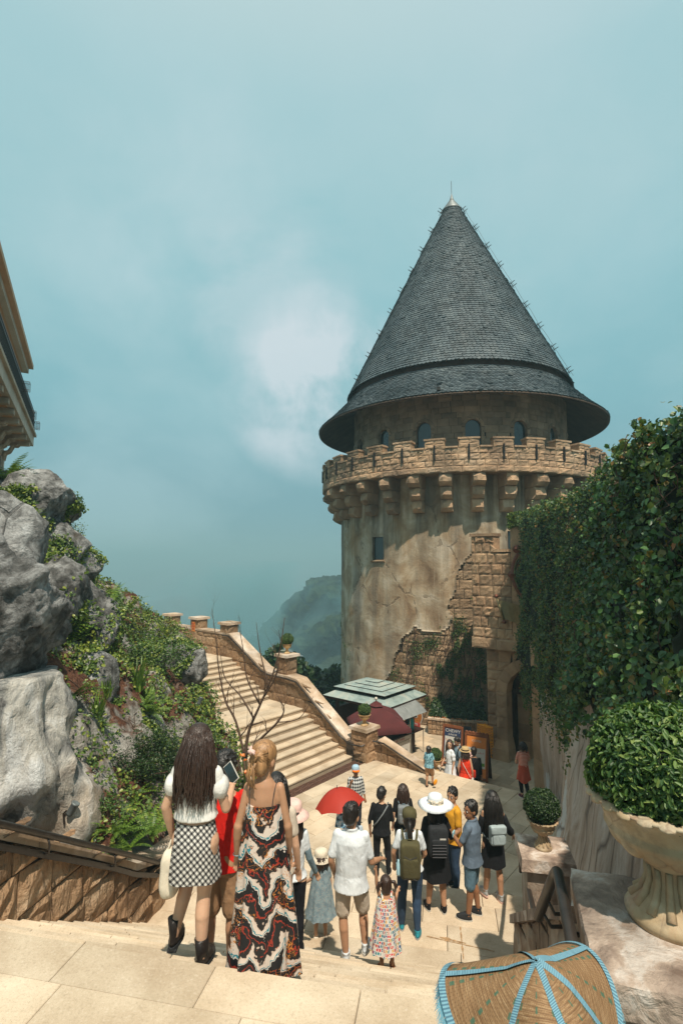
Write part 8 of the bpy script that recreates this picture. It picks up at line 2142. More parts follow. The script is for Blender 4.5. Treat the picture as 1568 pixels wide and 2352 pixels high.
# ---- cloth patterns
def pat(name, fn, rough=.8, bump=.25):
 m, N, bs = newmat(name); p = N.obj(); col = fn(N, p); wr = N.noise(N.scale(p, (1, 1, .5)), 10, 3, .5, 1.2); finish(N, bs, col, rough, wr, bump, .03, .25); return m
def f_plaid(N, p):
 q = N.scale(p, (1, 1, 1), (0, radians(45), 0)); s = N.n('ShaderNodeSeparateXYZ'); N.l(q, s.inputs[0])
 w = lambda o: N.math('GREATER_THAN', N.math('SINE', N.math('MULTIPLY', o, 2*pi/.036)), .15)
 a, b = w(N.math('ADD', s.outputs[0], N.math('MULTIPLY', s.outputs[1], .8))), w(s.outputs[2]); k = N.math('MULTIPLY', N.math('ADD', a, b), .5)
 n = N.noise(p, 120, 2, .6); k = N.math('ADD', k, N.math('MULTIPLY', N.math('SUBTRACT', n, .5), .5)); return N.ramp(k, [(.12, (.70, .67, .62)), (.45, (.22, .21, .2)), (.75, (.018, .018, .02))])
C['plaid'] = pat('black and white tweed check', f_plaid)
def f_print(N, p):
 wn_ = N.n('ShaderNodeTexNoise'); N.l(p, wn_.inputs[0]); wn_.inputs['Scale'].default_value = 4.2; wn_.inputs['Detail'].default_value = 4
 ad = N.n('ShaderNodeVectorMath', operation='MULTIPLY_ADD'); N.l(wn_.outputs['Color'], ad.inputs[0]); ad.inputs[1].default_value = (.42, .42, .42); N.l(p, ad.inputs[2]); q = ad.outputs[0]
 s = N.n('ShaderNodeSeparateXYZ'); N.l(q, s.inputs[0]); u = N.math('MULTIPLY', N.math('ABSOLUTE', N.math('SUBTRACT', N.math('FRACT', N.math('MULTIPLY', s.outputs[0], 4.2)), .5)), .34)
 band = N.math('FRACT', N.math('MULTIPLY', N.math('ADD', s.outputs[2], u), 4.6))
 col = N.ramp(band, [(0, (.012, .012, .014)), (.30, (.010, .010, .012)), (.32, (.60, .52, .46)), (.38, (.03, .20, .25)), (.45, (.60, .50, .43)), (.68, (.50, .38, .31)), (.72, (.02, .018, .018)), (.94, (.30, .035, .02))])
 [n for n in N.t.nodes if n.type == 'VALTORGB'][-1].color_ramp.interpolation = 'CONSTANT'
 wv = N.n('ShaderNodeTexWave'); wv.wave_type = 'RINGS'; N.l(q, wv.inputs[0]); wv.inputs['Scale'].default_value = 7; wv.inputs['Distortion'].default_value = 14; wv.inputs['Detail'].default_value = 2; wv.inputs['Detail Scale'].default_value = 2.5
 col = N.mix(N.math('MULTIPLY', N.rng(wv.outputs[1], .93, .97), N.rng(N.noise(p, 4, 1), .50, .55)), col, (.50, .19, .04))
 v = N.rng(N.vor(q, 34, 'F1'), .14, .2, 1, 0); v = N.math('MULTIPLY', v, N.rng(N.noise(p, 7, 2), .60, .63)); col = N.mix(v, col, (.30, .07, .03))
 v = N.rng(N.vor(q, 60, 'F1'), .16, .22, 1, 0); v = N.math('MULTIPLY', v, N.rng(N.noise(p, 9, 1), .58, .6)); return N.mix(v, col, (.65, .57, .5))
C['print'] = pat('silky chain and scarf print', f_print, rough=.5)
C['floral'] = pat('small grey blue floral', lambda N, p: N.mix(N.rng(N.vor(p, 45, 'F1'), .12, .3, 1, 0), N.ramp(N.noise(p, 20, 3), [(.4, (.17, .24, .28)), (.6, (.25, .33, .36))]), (.45, .36, .30)))
def f_letters(N, p):
 s = N.n('ShaderNodeSeparateXYZ'); N.l(p, s.inputs[0]); cv = N.n('ShaderNodeCombineXYZ'); N.l(N.math('MULTIPLY', N.math('ARCTAN2', s.outputs[1], s.outputs[0]), .16), cv.inputs[0]); N.l(s.outputs[2], cv.inputs[1])
 b_ = N.n('ShaderNodeTexBrick'); N.l(cv.outputs[0], b_.inputs['Vector']); b_.inputs['Scale'].default_value = 1; b_.inputs['Brick Width'].default_value = .030; b_.inputs['Row Height'].default_value = .036; b_.inputs['Mortar Size'].default_value = .0035; b_.inputs['Mortar Smooth'].default_value = 0
 b_.inputs['Color1'].default_value = (0, 0, 0, 1); b_.inputs['Color2'].default_value = (1, 1, 1, 1); b_.inputs['Mortar'].default_value = (.5, .5, .5, 1)
 w = N.n('ShaderNodeTexWhiteNoise'); w.noise_dimensions = '2D'
 fl = N.n('ShaderNodeVectorMath', operation='FLOOR'); sc_ = N.n('ShaderNodeVectorMath', operation='MULTIPLY'); N.l(cv.outputs[0], sc_.inputs[0]); sc_.inputs[1].default_value = (33.3, 27.8, 1); N.l(sc_.outputs[0], fl.inputs[0]); N.l(fl.outputs[0], w.inputs[0])
 col = N.ramp(w.outputs[0], [(0, (.62, .13, .03)), (.22, (.03, .10, .25)), (.42, (.65, .04, .05)), (.6, (.03, .25, .28)), (.75, (.70, .38, .05)), (.88, (.70, .67, .62))]); [n for n in N.t.nodes if n.type == 'VALTORGB'][-1].color_ramp.interpolation = 'CONSTANT'
 hole = N.rng(N.noise(p, 80, 1), .58, .60); k = N.math('MAXIMUM', b_.outputs['Fac'], hole); return N.mix(k, col, (.72, .69, .64))
C['letters'] = pat('colourful letter print', f_letters)
def f_diamond(N, p):
 q = N.scale(p, (1, .35, .75), (0, 0, 0)); s = N.n('ShaderNodeSeparateXYZ'); N.l(q, s.inputs[0]); a = N.math('ADD', s.outputs[0], s.outputs[2]); b = N.math('SUBTRACT', s.outputs[0], s.outputs[2])
 w = lambda o: N.math('GREATER_THAN', N.math('SINE', N.math('MULTIPLY', o, 2*pi/.11)), 0); return N.mix(N.math('ABSOLUTE', N.math('SUBTRACT', w(a), w(b))), (.03, .035, .04), (.55, .56, .55))
C['diamond'] = pat('black and white diamonds', f_diamond)
def f_stripe(N, p):
 s = N.n('ShaderNodeSeparateXYZ'); N.l(p, s.inputs[0]); return N.mix(N.math('GREATER_THAN', N.math('SINE', N.math('MULTIPLY', s.outputs[2], 2*pi/.035)), .55), (.50, .15, .11), (.68, .48, .40))
C['stripe'] = pat('coral striped knit', f_stripe)
C['hawaii'] = pat('light blue leaf print', lambda N, p: N.mix(N.rng(N.noise(N.scale(p, (1, 1, .7), (.4, .5, 0)), 16, 3, .5, 1.5), .5, .54), (.25, .47, .55), (.04, .12, .17)))
white, black = K('white cotton', (.68, .72, .75)), K('black cotton', (.012, .012, .014))
K('red jersey', (.62, .018, .012)); K('tan shorts', (.38, .22, .12)); K('satin', (.72, .70, .66), rough=.35); K('grey tee', (.12, .16, .21)); K('denim', (.03, .055, .10)); K('light denim', (.11, .19, .25)); K('beige', (.55, .47, .38)); K('cream', (.66, .58, .46)); K('yellow tee', (.62, .30, .025)); K('olive', (.085, .075, .035)); K('grey pack', (.20, .22, .23)); K('sky pack', (.36, .43, .44)); K('pink', (.72, .48, .42)); K('red dress', (.72, .045, .015)); K('rust', (.42, .085, .05)); K('dark leggings', (.012, .012, .016)); K('greyblue', (.17, .24, .28)); K('darkgrey', (.028, .03, .033)); K('straw', (.48, .34, .17)); K('blue cap', (.35, .50, .62)); K('orange', (.78, .16, .01)); K('leather', (.02, .015, .013), rough=.35); K('blueshoe', (.03, .28, .36)); K('greyshoe', (.35, .36, .36)); K('navy', (.015, .02, .035)); K('purple', (.12, .03, .05)); K('tansandal', (.34, .13, .05)); K('maskblue', (.30, .52, .58)); K('lightblue', (.42, .52, .60))
k = lambda n: C['k_'+n]
NEAR, MIDV, FAR = .0085, .012, .015
q = at(447, 2214, z=3.6-RISE); H = htop(440, 1677, q)
def bag_strap(a, b, r=.006): return MB().tube([a, b], r, 6)
def ex1(c):
 S_ = c['S']
 bt = bag_thing(c, 'tote_bag', 'white soft fabric bag hanging from the left hand of the plaid-skirt woman', 'bag'); g = MB(); h_ = c['Hn'][-1]
 rbox(g, S_(h_+Vector((.0, .02, -.27))), (.13*c['sc'], .24*c['sc'], .36*c['sc']), r=.5); remesh('bag_body', g, k('cream'), bt, .01, 4, fold=.012, seed=3, fs=7)
 build('handle', MB().tube([S_(h_+Vector((-.03, -.04, -.15))), S_(h_+Vector((0, .0, .0))), S_(h_+Vector((.03, .07, -.15)))], .012, 6), k('cream'), bt, smooth=True, local=True)
 ph = bag_thing(c, 'phone', 'smartphone held up in the right hand of the plaid-skirt woman', 'phone'); hp = S_(c['Hn'][1]); M_ = Matrix.Rotation(-.75, 3, 'Y') @ Matrix.Rotation(-.45, 3, 'X')
 build('phone_body', MB().box(hp+Vector((-.03, .06, .085)), (.085, .010, .165), M_), C['white'], ph, local=True); build('screen', MB().box(hp+Vector((-.03, .06, .085))+M_ @ Vector((0, -.007, 0)), (.076, .003, .152), M_), C['glass'], ph, local=True)
 build('hair_tie', MB().tube([S_(c['Hn'][1]+(c['E'][1]-c['Hn'][1])*.12+Vector((.03*cos(a), .03*sin(a), 0))) for a in [2*pi*i/10 for i in range(11)]], .004, 5), C['ink'], c['t'], local=True)
person('woman with very long dark hair, white puff sleeve blouse and black and white check skirt', q, H, -.12, 'light', dict(el=(-.27, -.02, 1.12), hl=(-.25, .08, .86), er=(.25, .05, 1.10), hr=(.22, .27, 1.17), kl=(-.12, .19, .48), al=(-.20, .12, .10), kr=(.07, .03, .49), ar=(.08, -.03, .075), nod=.25), 'long', HBR, vox=NEAR, fem=True,
top=dict(mat=k('satin'), hem=1.06, sleeve=.5, puff=.010, grow=1.03, name='blouse'), bottom=dict(kind='skirt', mat=C['plaid'], waist=1.03, hem=.60, r0=.145, r1=.205, folds=3, amp=.006, name='skirt'), shoes=dict(mat=k('leather'), sole=k('darkgrey'), kind='boot'), extra=[ex1])
q = on_stair(512, 4.78); H = htop(520, 1741, q)
person('man with short black hair in red polo shirt and tan shorts between the young women', q, H, -.05, 'mid', dict(el=(-.24, .02, 1.1), hl=(-.22, .2, 1.05), er=(.25, .0, 1.1), hr=(.24, .14, .95), nod=.35, head=-.3), 'short', HB, vox=NEAR, top=dict(mat=k('red jersey'), hem=.84, sleeve=.6, collar=True, grow=1.03), bottom=dict(kind='pants', mat=k('tan shorts'), length=.48, grow=1.08, name='shorts'), shoes=dict(mat=k('blueshoe'), sole=k('lightblue'), kind='sandal'))
q = at(606, 2242, z=3.6-RISE); H = htop(612, 1713, q)
def ex3(c):
 S_, up_, hv = c['S'], c['up'], c['hv']
 for s_ in (-1, 1): build('dress_strap', MB().tube([S_(up_((.085*s_, -.125, 1.27))), S_(up_((.095*s_, -.10, 1.38))), S_(up_((.10*s_, -.02, 1.425))), S_(up_((.10*s_, .09, 1.36)))], .003, 5), C['ink'], c['t'], local=True)
 build('hair_claw', MB().tube([hv(-.03, -.135, .085), hv(0, -.15, .075), hv(.03, -.145, .06)], .009, 6).tube([hv(-.01, -.14, .10), hv(0, -.155, .075), hv(.0, -.15, .05)], .008, 6).ell(hv(0, -.145, .07), (.03, .012, .018)), k('pink'), c['t'], smooth=True, local=True)
 for s_, z_ in ((-1, .02),):
  w = c['Hn'][s_]; build('bracelet', MB().tube([S_(w+Vector((.032*cos(a), .032*sin(a), .01))) for a in [2*pi*i/14 for i in range(15)]], .004, 5), C['steel'], c['t'], local=True)
 ph = bag_thing(c, 'phone', 'dark phone in the right hand of the woman in the long printed dress', 'phone'); hp = S_(c['Hn'][1]+Vector((.0, .05, -.08))); build('phone_body', MB().box(hp, (.012, .08, .16), Matrix.Rotation(.3, 3, 'X')), C['ink'], ph, local=True)
person('woman in a long patterned maxi dress, bare back, blonde streaked hair clipped up', q, H, -.05, 'mid', dict(el=(-.22, -.03, 1.10), hl=(-.245, .05, .84), er=(.215, .0, 1.10), hr=(.215, .10, .86), kl=(-.09, .03, .49), al=(-.10, .0, .075), kr=(.12, .02, .49), ar=(.15, .0, .075), head=-.55, nod=.15), 'bun', HBL, vox=NEAR, fem=True, build_=.86,
bottom=dict(kind='skirt', mat=C['print'], waist=1.27, hem=.05, r0=.136, r1=.27, folds=8, amp=.035, name='dress'), shoes=dict(mat=k('beige'), kind='sandal'), extra=[ex3])
q = on_stair(634, 5.75); H = htop(634, 1786, q)
person('person with dark hair mostly hidden behind the woman in the long dress', q, H, -.1, 'light', dict(nod=.3), 'mid', HB, vox=MIDV, fem=True, top=dict(mat=k('beige'), hem=.84, sleeve=.6), bottom=dict(kind='skirt', mat=k('cream'), hem=.3, r1=.22), shoes=dict(mat=white, kind='sandal'))
q = on_stair(673, 7.0); H = htop(673, 1852, q)
def ex5(c):
 hat(c, k('pink'), 'bucket', .08); bt = bag_thing(c, 'tote_bag', 'large beige tote bag on the shoulder of the woman in the pink hat', 'bag'); g = MB(); rbox(g, c['S']((-.22, -.02, .80)), (.10*c['sc'], .34*c['sc'], .46*c['sc']), r=.35); build('bag_body', g, k('beige'), bt, smooth=True, local=True); build('strap', MB().tube([c['S']((-.2, -.1, 1.0)), c['S']((-.17, 0, 1.44)), c['S']((-.2, .1, 1.0))], .010, 6), k('beige'), bt, local=True)
person('woman in pink hat, white T-shirt and black leggings leading the little girl', q, H, .05, 'light', dict(er=(.24, .02, 1.10), hr=(.33, .12, .88)), 'mid', HBR, vox=MIDV, fem=True, top=dict(mat=white, hem=.9, sleeve=.6), bottom=dict(kind='pants', mat=k('dark leggings'), length=.95, grow=.9, name='leggings'), shoes=dict(mat=black, kind='sneaker'), extra=[ex5, lambda c: remesh('arm_sleeve', (lambda b: (limb(b, c['S'](c['E'][1].lerp(c['sh'][1], .35)), c['S'](c['E'][1]), .045*c['sc'], .042*c['sc']), limb(b, c['S'](c['E'][1]), c['S'](c['Hn'][1]), .043*c['sc'], .032*c['sc']), b)[2])(MB()), k('greyblue'), c['t'], .012, 2)])
q = at(742, 2153, z=MIDZ); H = htop(742, 1955, q)
person('little girl in a cream sun hat and ruffled grey blue floral dress', q, H, .1, 'light', dict(el=(-.24, .0, 1.16), hl=(-.36, .06, 1.05), er=(.22, .0, 1.12), hr=(.24, .05, .92)), 'bob', HBR, vox=MIDV, fem=True, child=True, top=dict(mat=C['floral'], hem=1.1, sleeve=.7, grow=1.12), bottom=dict(kind='skirt', mat=C['floral'], waist=1.36, hem=.42, r0=.15, r1=.30, folds=8, amp=.022, ruffle=.02, name='dress'), shoes=dict(mat=k('cream'), kind='sandal'), extra=[lambda c: hat(c, k('cream'), 'bucket', .05)])
q = on_stair(812, 6.5); H = htop(815, 1853, q)
person('man in white polo shirt and beige shorts holding the toddler by the hand', q, H, -.12, 'mid', dict(el=(-.27, -.03, 1.10), hl=(-.23, .10, .86), er=(.27, .03, 1.08), hr=(.38, .22, 1.02), kl=(-.10, .02, .49), al=(-.06, -.02, .075), kr=(.13, .12, .50), ar=(.16, .04, .15), head=-.35, nod=.25), 'short', HB, vox=NEAR, build_=1.0, top=dict(mat=white, hem=.80, sleeve=.75, collar=True, grow=1.07, name='polo_shirt'), bottom=dict(kind='pants', mat=k('beige'), length=.44, grow=1.02, name='shorts'), shoes=dict(mat=white, kind='sneaker'))
q = on_stair(892, 6.15); H = htop(890, 2010, q)
person('toddler girl with pigtails in a colourful letter print sundress', q, H, .15, 'mid', dict(el=(-.20, .02, 1.55), hl=(-.22, .0, 1.80), er=(.24, .1, 1.18), hr=(.33, .22, 1.25), kl=(-.09, .02, .45), al=(-.09, -.02, .075), kr=(.1, .06, .46), ar=(.13, .02, .075)), 'pig', HBR, vox=NEAR, fem=True, child=True, bottom=dict(kind='skirt', mat=C['letters'], waist=1.32, hem=.35, r0=.16, r1=.31, folds=7, amp=.02, name='dress'), shoes=dict(mat=k('tansandal'), kind='sandal'), extra=[lambda c: [build('dress_strap', MB().tube([c['S']((.08*s_, -.13, 1.3)), c['S']((.1*s_, -.02, 1.43)), c['S']((.08*s_, .12, 1.3))], .012, 5), C['letters'], c['t'], local=True) for s_ in (-1, 1)]])
q = Vector((at(818, 1900, d=9.9).x, 9.9, stair_z(inv_ST(at(818, 1900, d=9.9))[1]))); H = htop(815, 1872, q)
U = {}
def ex9(c): U['c'] = c
c9 = person('man in a pale blue shirt under the red umbrella, walking up towards the viewer', q, H, pi+.1, 'dark', dict(er=(.24, .1, 1.1), hr=(.19, .26, 1.2), el=(-.24, .05, 1.1), hl=(-.2, .2, 1.0)), 'short', HB, face=True, vox=MIDV, top=dict(mat=k('lightblue'), hem=.84, sleeve=.6, collar=True), bottom=dict(kind='pants', mat=k('navy'), length=.95), shoes=dict(mat=black, kind='sneaker'))
um = thing('umbrella', 'open red folding umbrella held above the man in the pale blue shirt', 'umbrella', at(786, 1866, d=9.6))
du = 9.55; tipc = at(770, 1806, d=du); ctr = at(783, 1838, d=du); base = at(788, 1872, d=du); axis = (tipc-at(786, 1868, d=du)).normalized(); R_ = (at(834, 1822, d=du)-at(727, 1843, d=du)).length/2*1.06
side = (at(834, 1822, d=du)-at(727, 1843, d=du)).normalized(); axis = (axis-side*axis.dot(side)).normalized(); axis = (axis+Vector((0, .10, 0))).normalized(); side = (side-axis*side.dot(axis)).normalized(); dep = axis.cross(side)
top_ = ctr+axis*.20; nr_ = 8; cano = MB(); rings = []
for j in range(0, 9):
 t_ = j/8; ring_ = []
 for i in range(nr_*6):
  a = 2*pi*i/(nr_*6); fr_ = (i % 6)/6; sag = sin(pi*fr_); r = R_*t_*(1-.075*sag*t_); zz_ = -.27*(t_**2.0)+.02*sag*t_
  ring_.append(top_+side*r*cos(a)+dep*r*sin(a)+axis*(zz_+.0))
 rings.append(ring_)
cano.loft(rings[1:], caps=False); cano.add([top_]+rings[1], [(0, 1+i, 1+(i+1) % (nr_*6)) for i in range(nr_*6)])
C['umb'] = M_leaf('red umbrella cloth', [(.1, (.48, .045, .03)), (.9, (.50, .05, .032))], rough=.6, spec=.3, trans=.35); build('canopy', cano, C['umb'], um, smooth=True)
for i in range(nr_): a = 2*pi*i/nr_; build('rib', MB().tube([rings[j][i*6]-axis*.012 for j in range(0, 9, 2)], .004, 4), C['iron'], um)
build('shaft', MB().tube([top_+axis*.05, top_-axis*.52], .007, 6), C['iron'], um); build('grip', MB().tube([top_-axis*.52, top_-axis*.62], .014, 8), C['ink'], um)
ff = at(788, 1885, d=9.3); fan = thing('paper_fan', 'blue and white printed paper fan held below the red umbrella', 'fan', ff)
build('leaf', MB().box(ff, (.19, .012, .24), Matrix.Rotation(.15, 3, 'Y')), pat('blue photo print', lambda N, p: N.ramp(N.noise(p, 14, 3), [(.4, (.03, .05, .09)), (.5, (.20, .42, .60)), (.65, (.65, .68, .70))])), fan); build('handle', MB().box(ff+Vector((.02, 0, -.16)), (.02, .01, .12)), C['white'], fan)
q = Vector((at(820, 1800, d=13.2).x, 13.2, 0)); H = htop(820, 1762, q)
person('woman in a white and orange cap and diamond pattern blouse holding up a phone', q, H, pi+.15, 'dark', dict(er=(.26, .05, 1.12), hr=(.20, .25, 1.36), el=(-.26, .0, 1.08), hl=(-.3, .05, .86)), 'short', HB, face=True, vox=MIDV, fem=True, build_=1.1, top=dict(mat=C['diamond'], hem=.78, sleeve=1.5, grow=1.1, name='blouse'), bottom=dict(kind='pants', mat=k('navy'), length=.95), shoes=dict(mat=black, kind='sneaker'), extra=[lambda c: hat(c, k('blue cap'), 'cap', band=k('orange'))])
q = Vector((at(880, 1900, d=11.3).x, 11.3, 0)); H = htop(888, 1813, q)
person('man all in black with a strap across his back, head bent', q, H, -.15, 'light', dict(el=(-.27, -.03, 1.1), hl=(-.27, .06, .84), er=(.25, .05, 1.1), hr=(.18, .25, 1.1), nod=.45, head=-.35, kl=(-.1, .02, .49), kr=(.12, .1, .5), ar=(.13, .06, .1)), 'short', HB, vox=MIDV, top=dict(mat=black, hem=.84, sleeve=1.35, grow=1.0), bottom=dict(kind='pants', mat=black, length=.96, grow=.95), shoes=dict(mat=black, kind='sneaker'), extra=[lambda c: (lambda b: build('strap', MB().tube([c['S'](x) for x in ((.14, -.06, 1.43), (.05, -.145, 1.3), (-.08, -.15, 1.12), (-.17, -.06, 1.0), (-.12, .12, 1.05), (.1, .14, 1.3), (.14, .02, 1.45))], .014, 6), k('grey pack'), b, smooth=True, local=True))(bag_thing(c, 'sling_bag', 'grey sling strap across the back of the man in black', 'bag'))])
q = Vector((at(930, 1900, d=11.6).x, 11.6, 0)); H = htop(932, 1803, q)
person('woman with shoulder length brown hair and grey backpack beside the man all in black', q, H, -.05, 'light', {}, 'mid', HBR, vox=MIDV, fem=True, top=dict(mat=black, hem=.86, sleeve=.7), bottom=dict(kind='pants', mat=k('navy'), length=.95), shoes=dict(mat=white, kind='sneaker'), extra=[lambda c: backpack(c, 'grey backpack with pale straps on the brown haired woman in black', k('grey pack'), strap=k('greyblue'), z=1.2, h=.36, w=.26)])
q = at(948, 2140, z=MIDZ); H = htop(934, 1865, q)
def ex13(c):
 hat(c, k('olive'), 'cap'); b = backpack(c, 'big olive green backpack with dark cords, worn by the woman in the olive cap', k('olive'), w=.30, h=.50, d=.20, z=1.14, y=-.22)
 S_ = c['S']; cd = MB()
 for i in range(4):
  z0 = 1.24-i*.08; cd.tube([S_((-.09, -.34, z0)), S_((.09, -.34, z0-.08))], .005, 5).tube([S_((.09, -.34, z0)), S_((-.09, -.34, z0-.08))], .005, 5)
 build('cords', cd, C['ink'], b, local=True); build('water_bottle', MB().lathe([(0, 0), (.032, 0), (.034, .02), (.034, .15), (.018, .18), (.015, .205), (0, .205)], S_((-.17, -.24, .93)), 14), C['skyblue'], b, smooth=True, local=True)
 build('wrist_band', MB().tube([S_(c['Hn'][-1]+Vector((.03*cos(a), .03*sin(a), .03))) for a in [2*pi*i/10 for i in range(11)]], .008, 5), C['ink'], c['t'], local=True)
person('woman in olive cap with ponytail, white T-shirt and jeans, wearing the olive backpack', q, H, -.1, 'mid', dict(el=(-.28, -.02, 1.12), hl=(-.27, .10, .90), kl=(-.12, .03, .49), al=(-.13, .06, .075), kr=(.10, .0, .49), ar=(.10, -.1, .075), er=(.26, .04, 1.1), hr=(.2, .2, .95)), 'tail', HB, vox=NEAR, fem=True, top=dict(mat=white, hem=.9, sleeve=.65, grow=1.05), bottom=dict(kind='pants', mat=k('denim'), length=.95, grow=1.0, name='jeans'), shoes=dict(mat=k('blueshoe'), sole=k('greyshoe'), kind='sneaker'), extra=[ex13])
q = at(1008, 2090, z=MIDZ); H = htop(1014, 1836, q)
def ex14(c):
 h_ = hat(c, white, 'sun', name='sun_hat'); fl_ = MB();
 for i in range(40): a = prg.uniform(-2.6, -.5); fl_.ell(c['hv'](.105*cos(a)+prg.gauss(0, .01), -.012+.115*sin(a), .085+prg.uniform(-.015, .04)), (.014, .014, .014), None, 6, 5)
 build('flower_trim', fl_, k('cream'), h_, smooth=True, local=True); b = backpack(c, 'black quilted backpack on the woman in the white sun hat', k('darkgrey'), w=.31, h=.46, d=.18, z=1.17, strap=k('darkgrey'))
 for i in range(5): build('quilt_seam', MB().tube([c['S']((-.11, -.325, .98+i*.045)), c['S']((.11, -.325, .98+i*.045))], .007, 5), C['ink'], b, local=True)
 build('logo_tag', MB().box(c['S']((.06, -.305, 1.24)), (.09, .006, .02)), C['white'], b, local=True)
person('woman in a wide white sun hat and black dress with a black backpack', q, H, .0, 'mid', dict(er=(.29, .02, 1.12), hr=(.22, .22, 1.15), el=(-.27, .0, 1.1), hl=(-.22, .12, .95), al=(-.13, .02, .075), ar=(.11, -.05, .075)), 'mid', HB, vox=NEAR, fem=True, build_=1.05, top=dict(mat=black, hem=.95, sleeve=1.7, grow=1.05), bottom=dict(kind='skirt', mat=black, waist=1.04, hem=.50, r0=.155, r1=.24, folds=5, amp=.012, name='skirt'), shoes=dict(mat=black, sole=C['white'], kind='sneaker'), extra=[ex14])
q = Vector((at(1046, 1950, d=9.2).x, 9.2, stair_z(inv_ST(at(1046, 1950, d=9.2))[1]))); H = htop(1046, 1812, q)
person('young man in a yellow T-shirt with black strap, face turned back to the viewer', q, H, 1.8, 'mid', dict(head=.7, er=(.26, .12, 1.12), hr=(.12, .26, 1.38), el=(-.26, 0, 1.1), hl=(-.2, .2, .95)), 'short', HB, face=True, vox=NEAR, build_=1.05, top=dict(mat=k('yellow tee'), hem=.83, sleeve=.7, grow=1.08), bottom=dict(kind='pants', mat=k('denim'), length=.95, name='jeans'), shoes=dict(mat=black, kind='sneaker'), extra=[lambda c: build('strap', MB().tube([c['S'](x) for x in ((.13, -.1, 1.38), (.12, .0, 1.45), (.11, .12, 1.36), (.0, .16, 1.2))], .016, 6), C['ink'], c['t'], smooth=True, local=True)])
q = at(1092, 2106, z=MIDZ); H = htop(1086, 1843, q)
def ex16(c):
 mk = bag_thing(c, 'face_mask', 'blue disposable mask dangling at the chest of the man in the blue grey polo', 'mask'); rb_ = MB(); rbox(rb_, c['S']((-.10, .26, 1.22)), (.10, .02, .08)); build('mask', rb_, k('maskblue'), mk, smooth=True, local=True)
person('middle aged man in blue grey polo shirt and denim shorts looking back up the stairs', q, H, 1.05, 'dark', dict(head=.95, er=(.26, -.02, 1.10), hr=(.24, .06, .84), el=(-.25, .12, 1.14), hl=(-.10, .28, 1.20), al=(-.10, .05, .075), ar=(.11, -.05, .075)), 'short', HB, face=True, vox=NEAR, top=dict(mat=k('grey tee'), hem=.82, sleeve=.72, collar=True, grow=1.07, name='polo_shirt'), bottom=dict(kind='pants', mat=k('light denim'), length=.46, grow=1.02, name='denim_shorts'), shoes=dict(mat=k('darkgrey'), sole=C['white'], kind='sneaker'), extra=[ex16])
q = at(1140, 2066, z=MIDZ); H = htop(1134, 1818, q)
def ex17(c):
 b = backpack(c, 'small pale grey leather backpack worn by the long haired woman in the black dress', k('sky pack'), w=.26, h=.30, d=.13, z=1.12, strap=k('sky pack'), y=-.19); g = MB(); rbox(g, c['S']((0, -.235, 1.22)), (.25, .09, .12)); build('flap', g, k('sky pack'), b, smooth=True, local=True)
person('woman with long wavy black hair in black off shoulder dress, hand on the rail', q, H, .1, 'mid', dict(er=(.30, .0, 1.12), hr=(.46, .12, .93), el=(-.24, .03, 1.12), hl=(-.2, .16, 1.0), kl=(-.1, .02, .49), al=(-.11, .1, .1), kr=(.09, .0, .49), ar=(.1, -.04, .075)), 'long', HB, vox=NEAR, fem=True, build_=1.0, top=dict(mat=black, hem=.95, sleeve=.0, grow=1.04, neck=1.40), bottom=dict(kind='skirt', mat=black, waist=1.1, hem=.56, r0=.15, r1=.205, folds=4, amp=.008, name='dress'), shoes=dict(mat=k('greyshoe'), sole=k('pink'), kind='sneaker'), extra=[ex17, lambda c: remesh('sleeves', (lambda b: ([limb(b, c['S'](c['sh'][s_].lerp(c['E'][s_], .35)), c['S'](c['E'][s_]), .062*c['sc'], .058*c['sc']) for s_ in (-1, 1)], [limb(b, c['S'](c['E'][s_]), c['S'](c['E'][s_].lerp(c['Hn'][s_], .45)), .058*c['sc'], .066*c['sc']) for s_ in (-1, 1)], b)[2])(MB()), black, c['t'], .012, 2)])
q = at(989, 1806, z=0); H = htop(991, 1713, q)
person('boy in a light blue leaf print shirt and tan shorts walking across the plaza', q, H, -.5, 'mid', dict(kl=(-.09, .02, .48), al=(-.09, -.06, .075), kr=(.1, .16, .5), ar=(.1, .16, .14), er=(.25, .05, 1.12), hr=(.28, .18, .95)), 'short', HB, vox=MIDV, child=True, top=dict(mat=C['hawaii'], hem=.82, sleeve=.75, grow=1.12), bottom=dict(kind='pants', mat=k('tan shorts'), length=.46, grow=1.1, name='shorts'), shoes=dict(mat=black, kind='sandal'))
q2 = at(1003, 1795, d=15.45); tg = build('toy', MB().ell(q2, (.05, .03, .09), Matrix.Rotation(.4, 3, 'Y'), 10, 8), C['yel'], smooth=True); tag(tg, 'small orange and yellow toy in the right hand of the boy', 'toy')
q = Vector((at(1037, 1750, d=17.0).x, 17.0, 0)); q.z = EYE+ray(1036, 1700).z*17.0-1.62
person('woman in a long white dress looking back over her shoulder beside the menu boards', q, 1.62, 1.9, 'light', dict(head=.9, er=(.24, .05, 1.12), hr=(.2, .2, .95)), 'mid', HBR, face=True, vox=MIDV, fem=True, top=dict(mat=white, hem=1.0, sleeve=.8, grow=1.05, puff=.01), bottom=dict(kind='skirt', mat=white, waist=1.06, hem=.03, r0=.13, r1=.36, folds=9, amp=.04, name='dress'), shoes=dict(mat=white, kind='sandal'))
q = Vector((at(1054, 1750, d=17.75).x, 17.75, 0)); q.z = EYE+ray(1054, 1694).z*17.75-1.72
person('man in a grey blue shirt with a dark bag standing between the two menu boards', q, 1.72, 2.2, 'mid', dict(nod=.3), 'short', HB, face=True, vox=FAR, top=dict(mat=k('greyblue'), hem=.84, sleeve=1.5, collar=True), bottom=dict(kind='pants', mat=k('navy'), length=.95), shoes=dict(mat=black, kind='sneaker'), extra=[lambda c: backpack(c, 'dark grey backpack on the man between the menu boards', k('darkgrey'))])
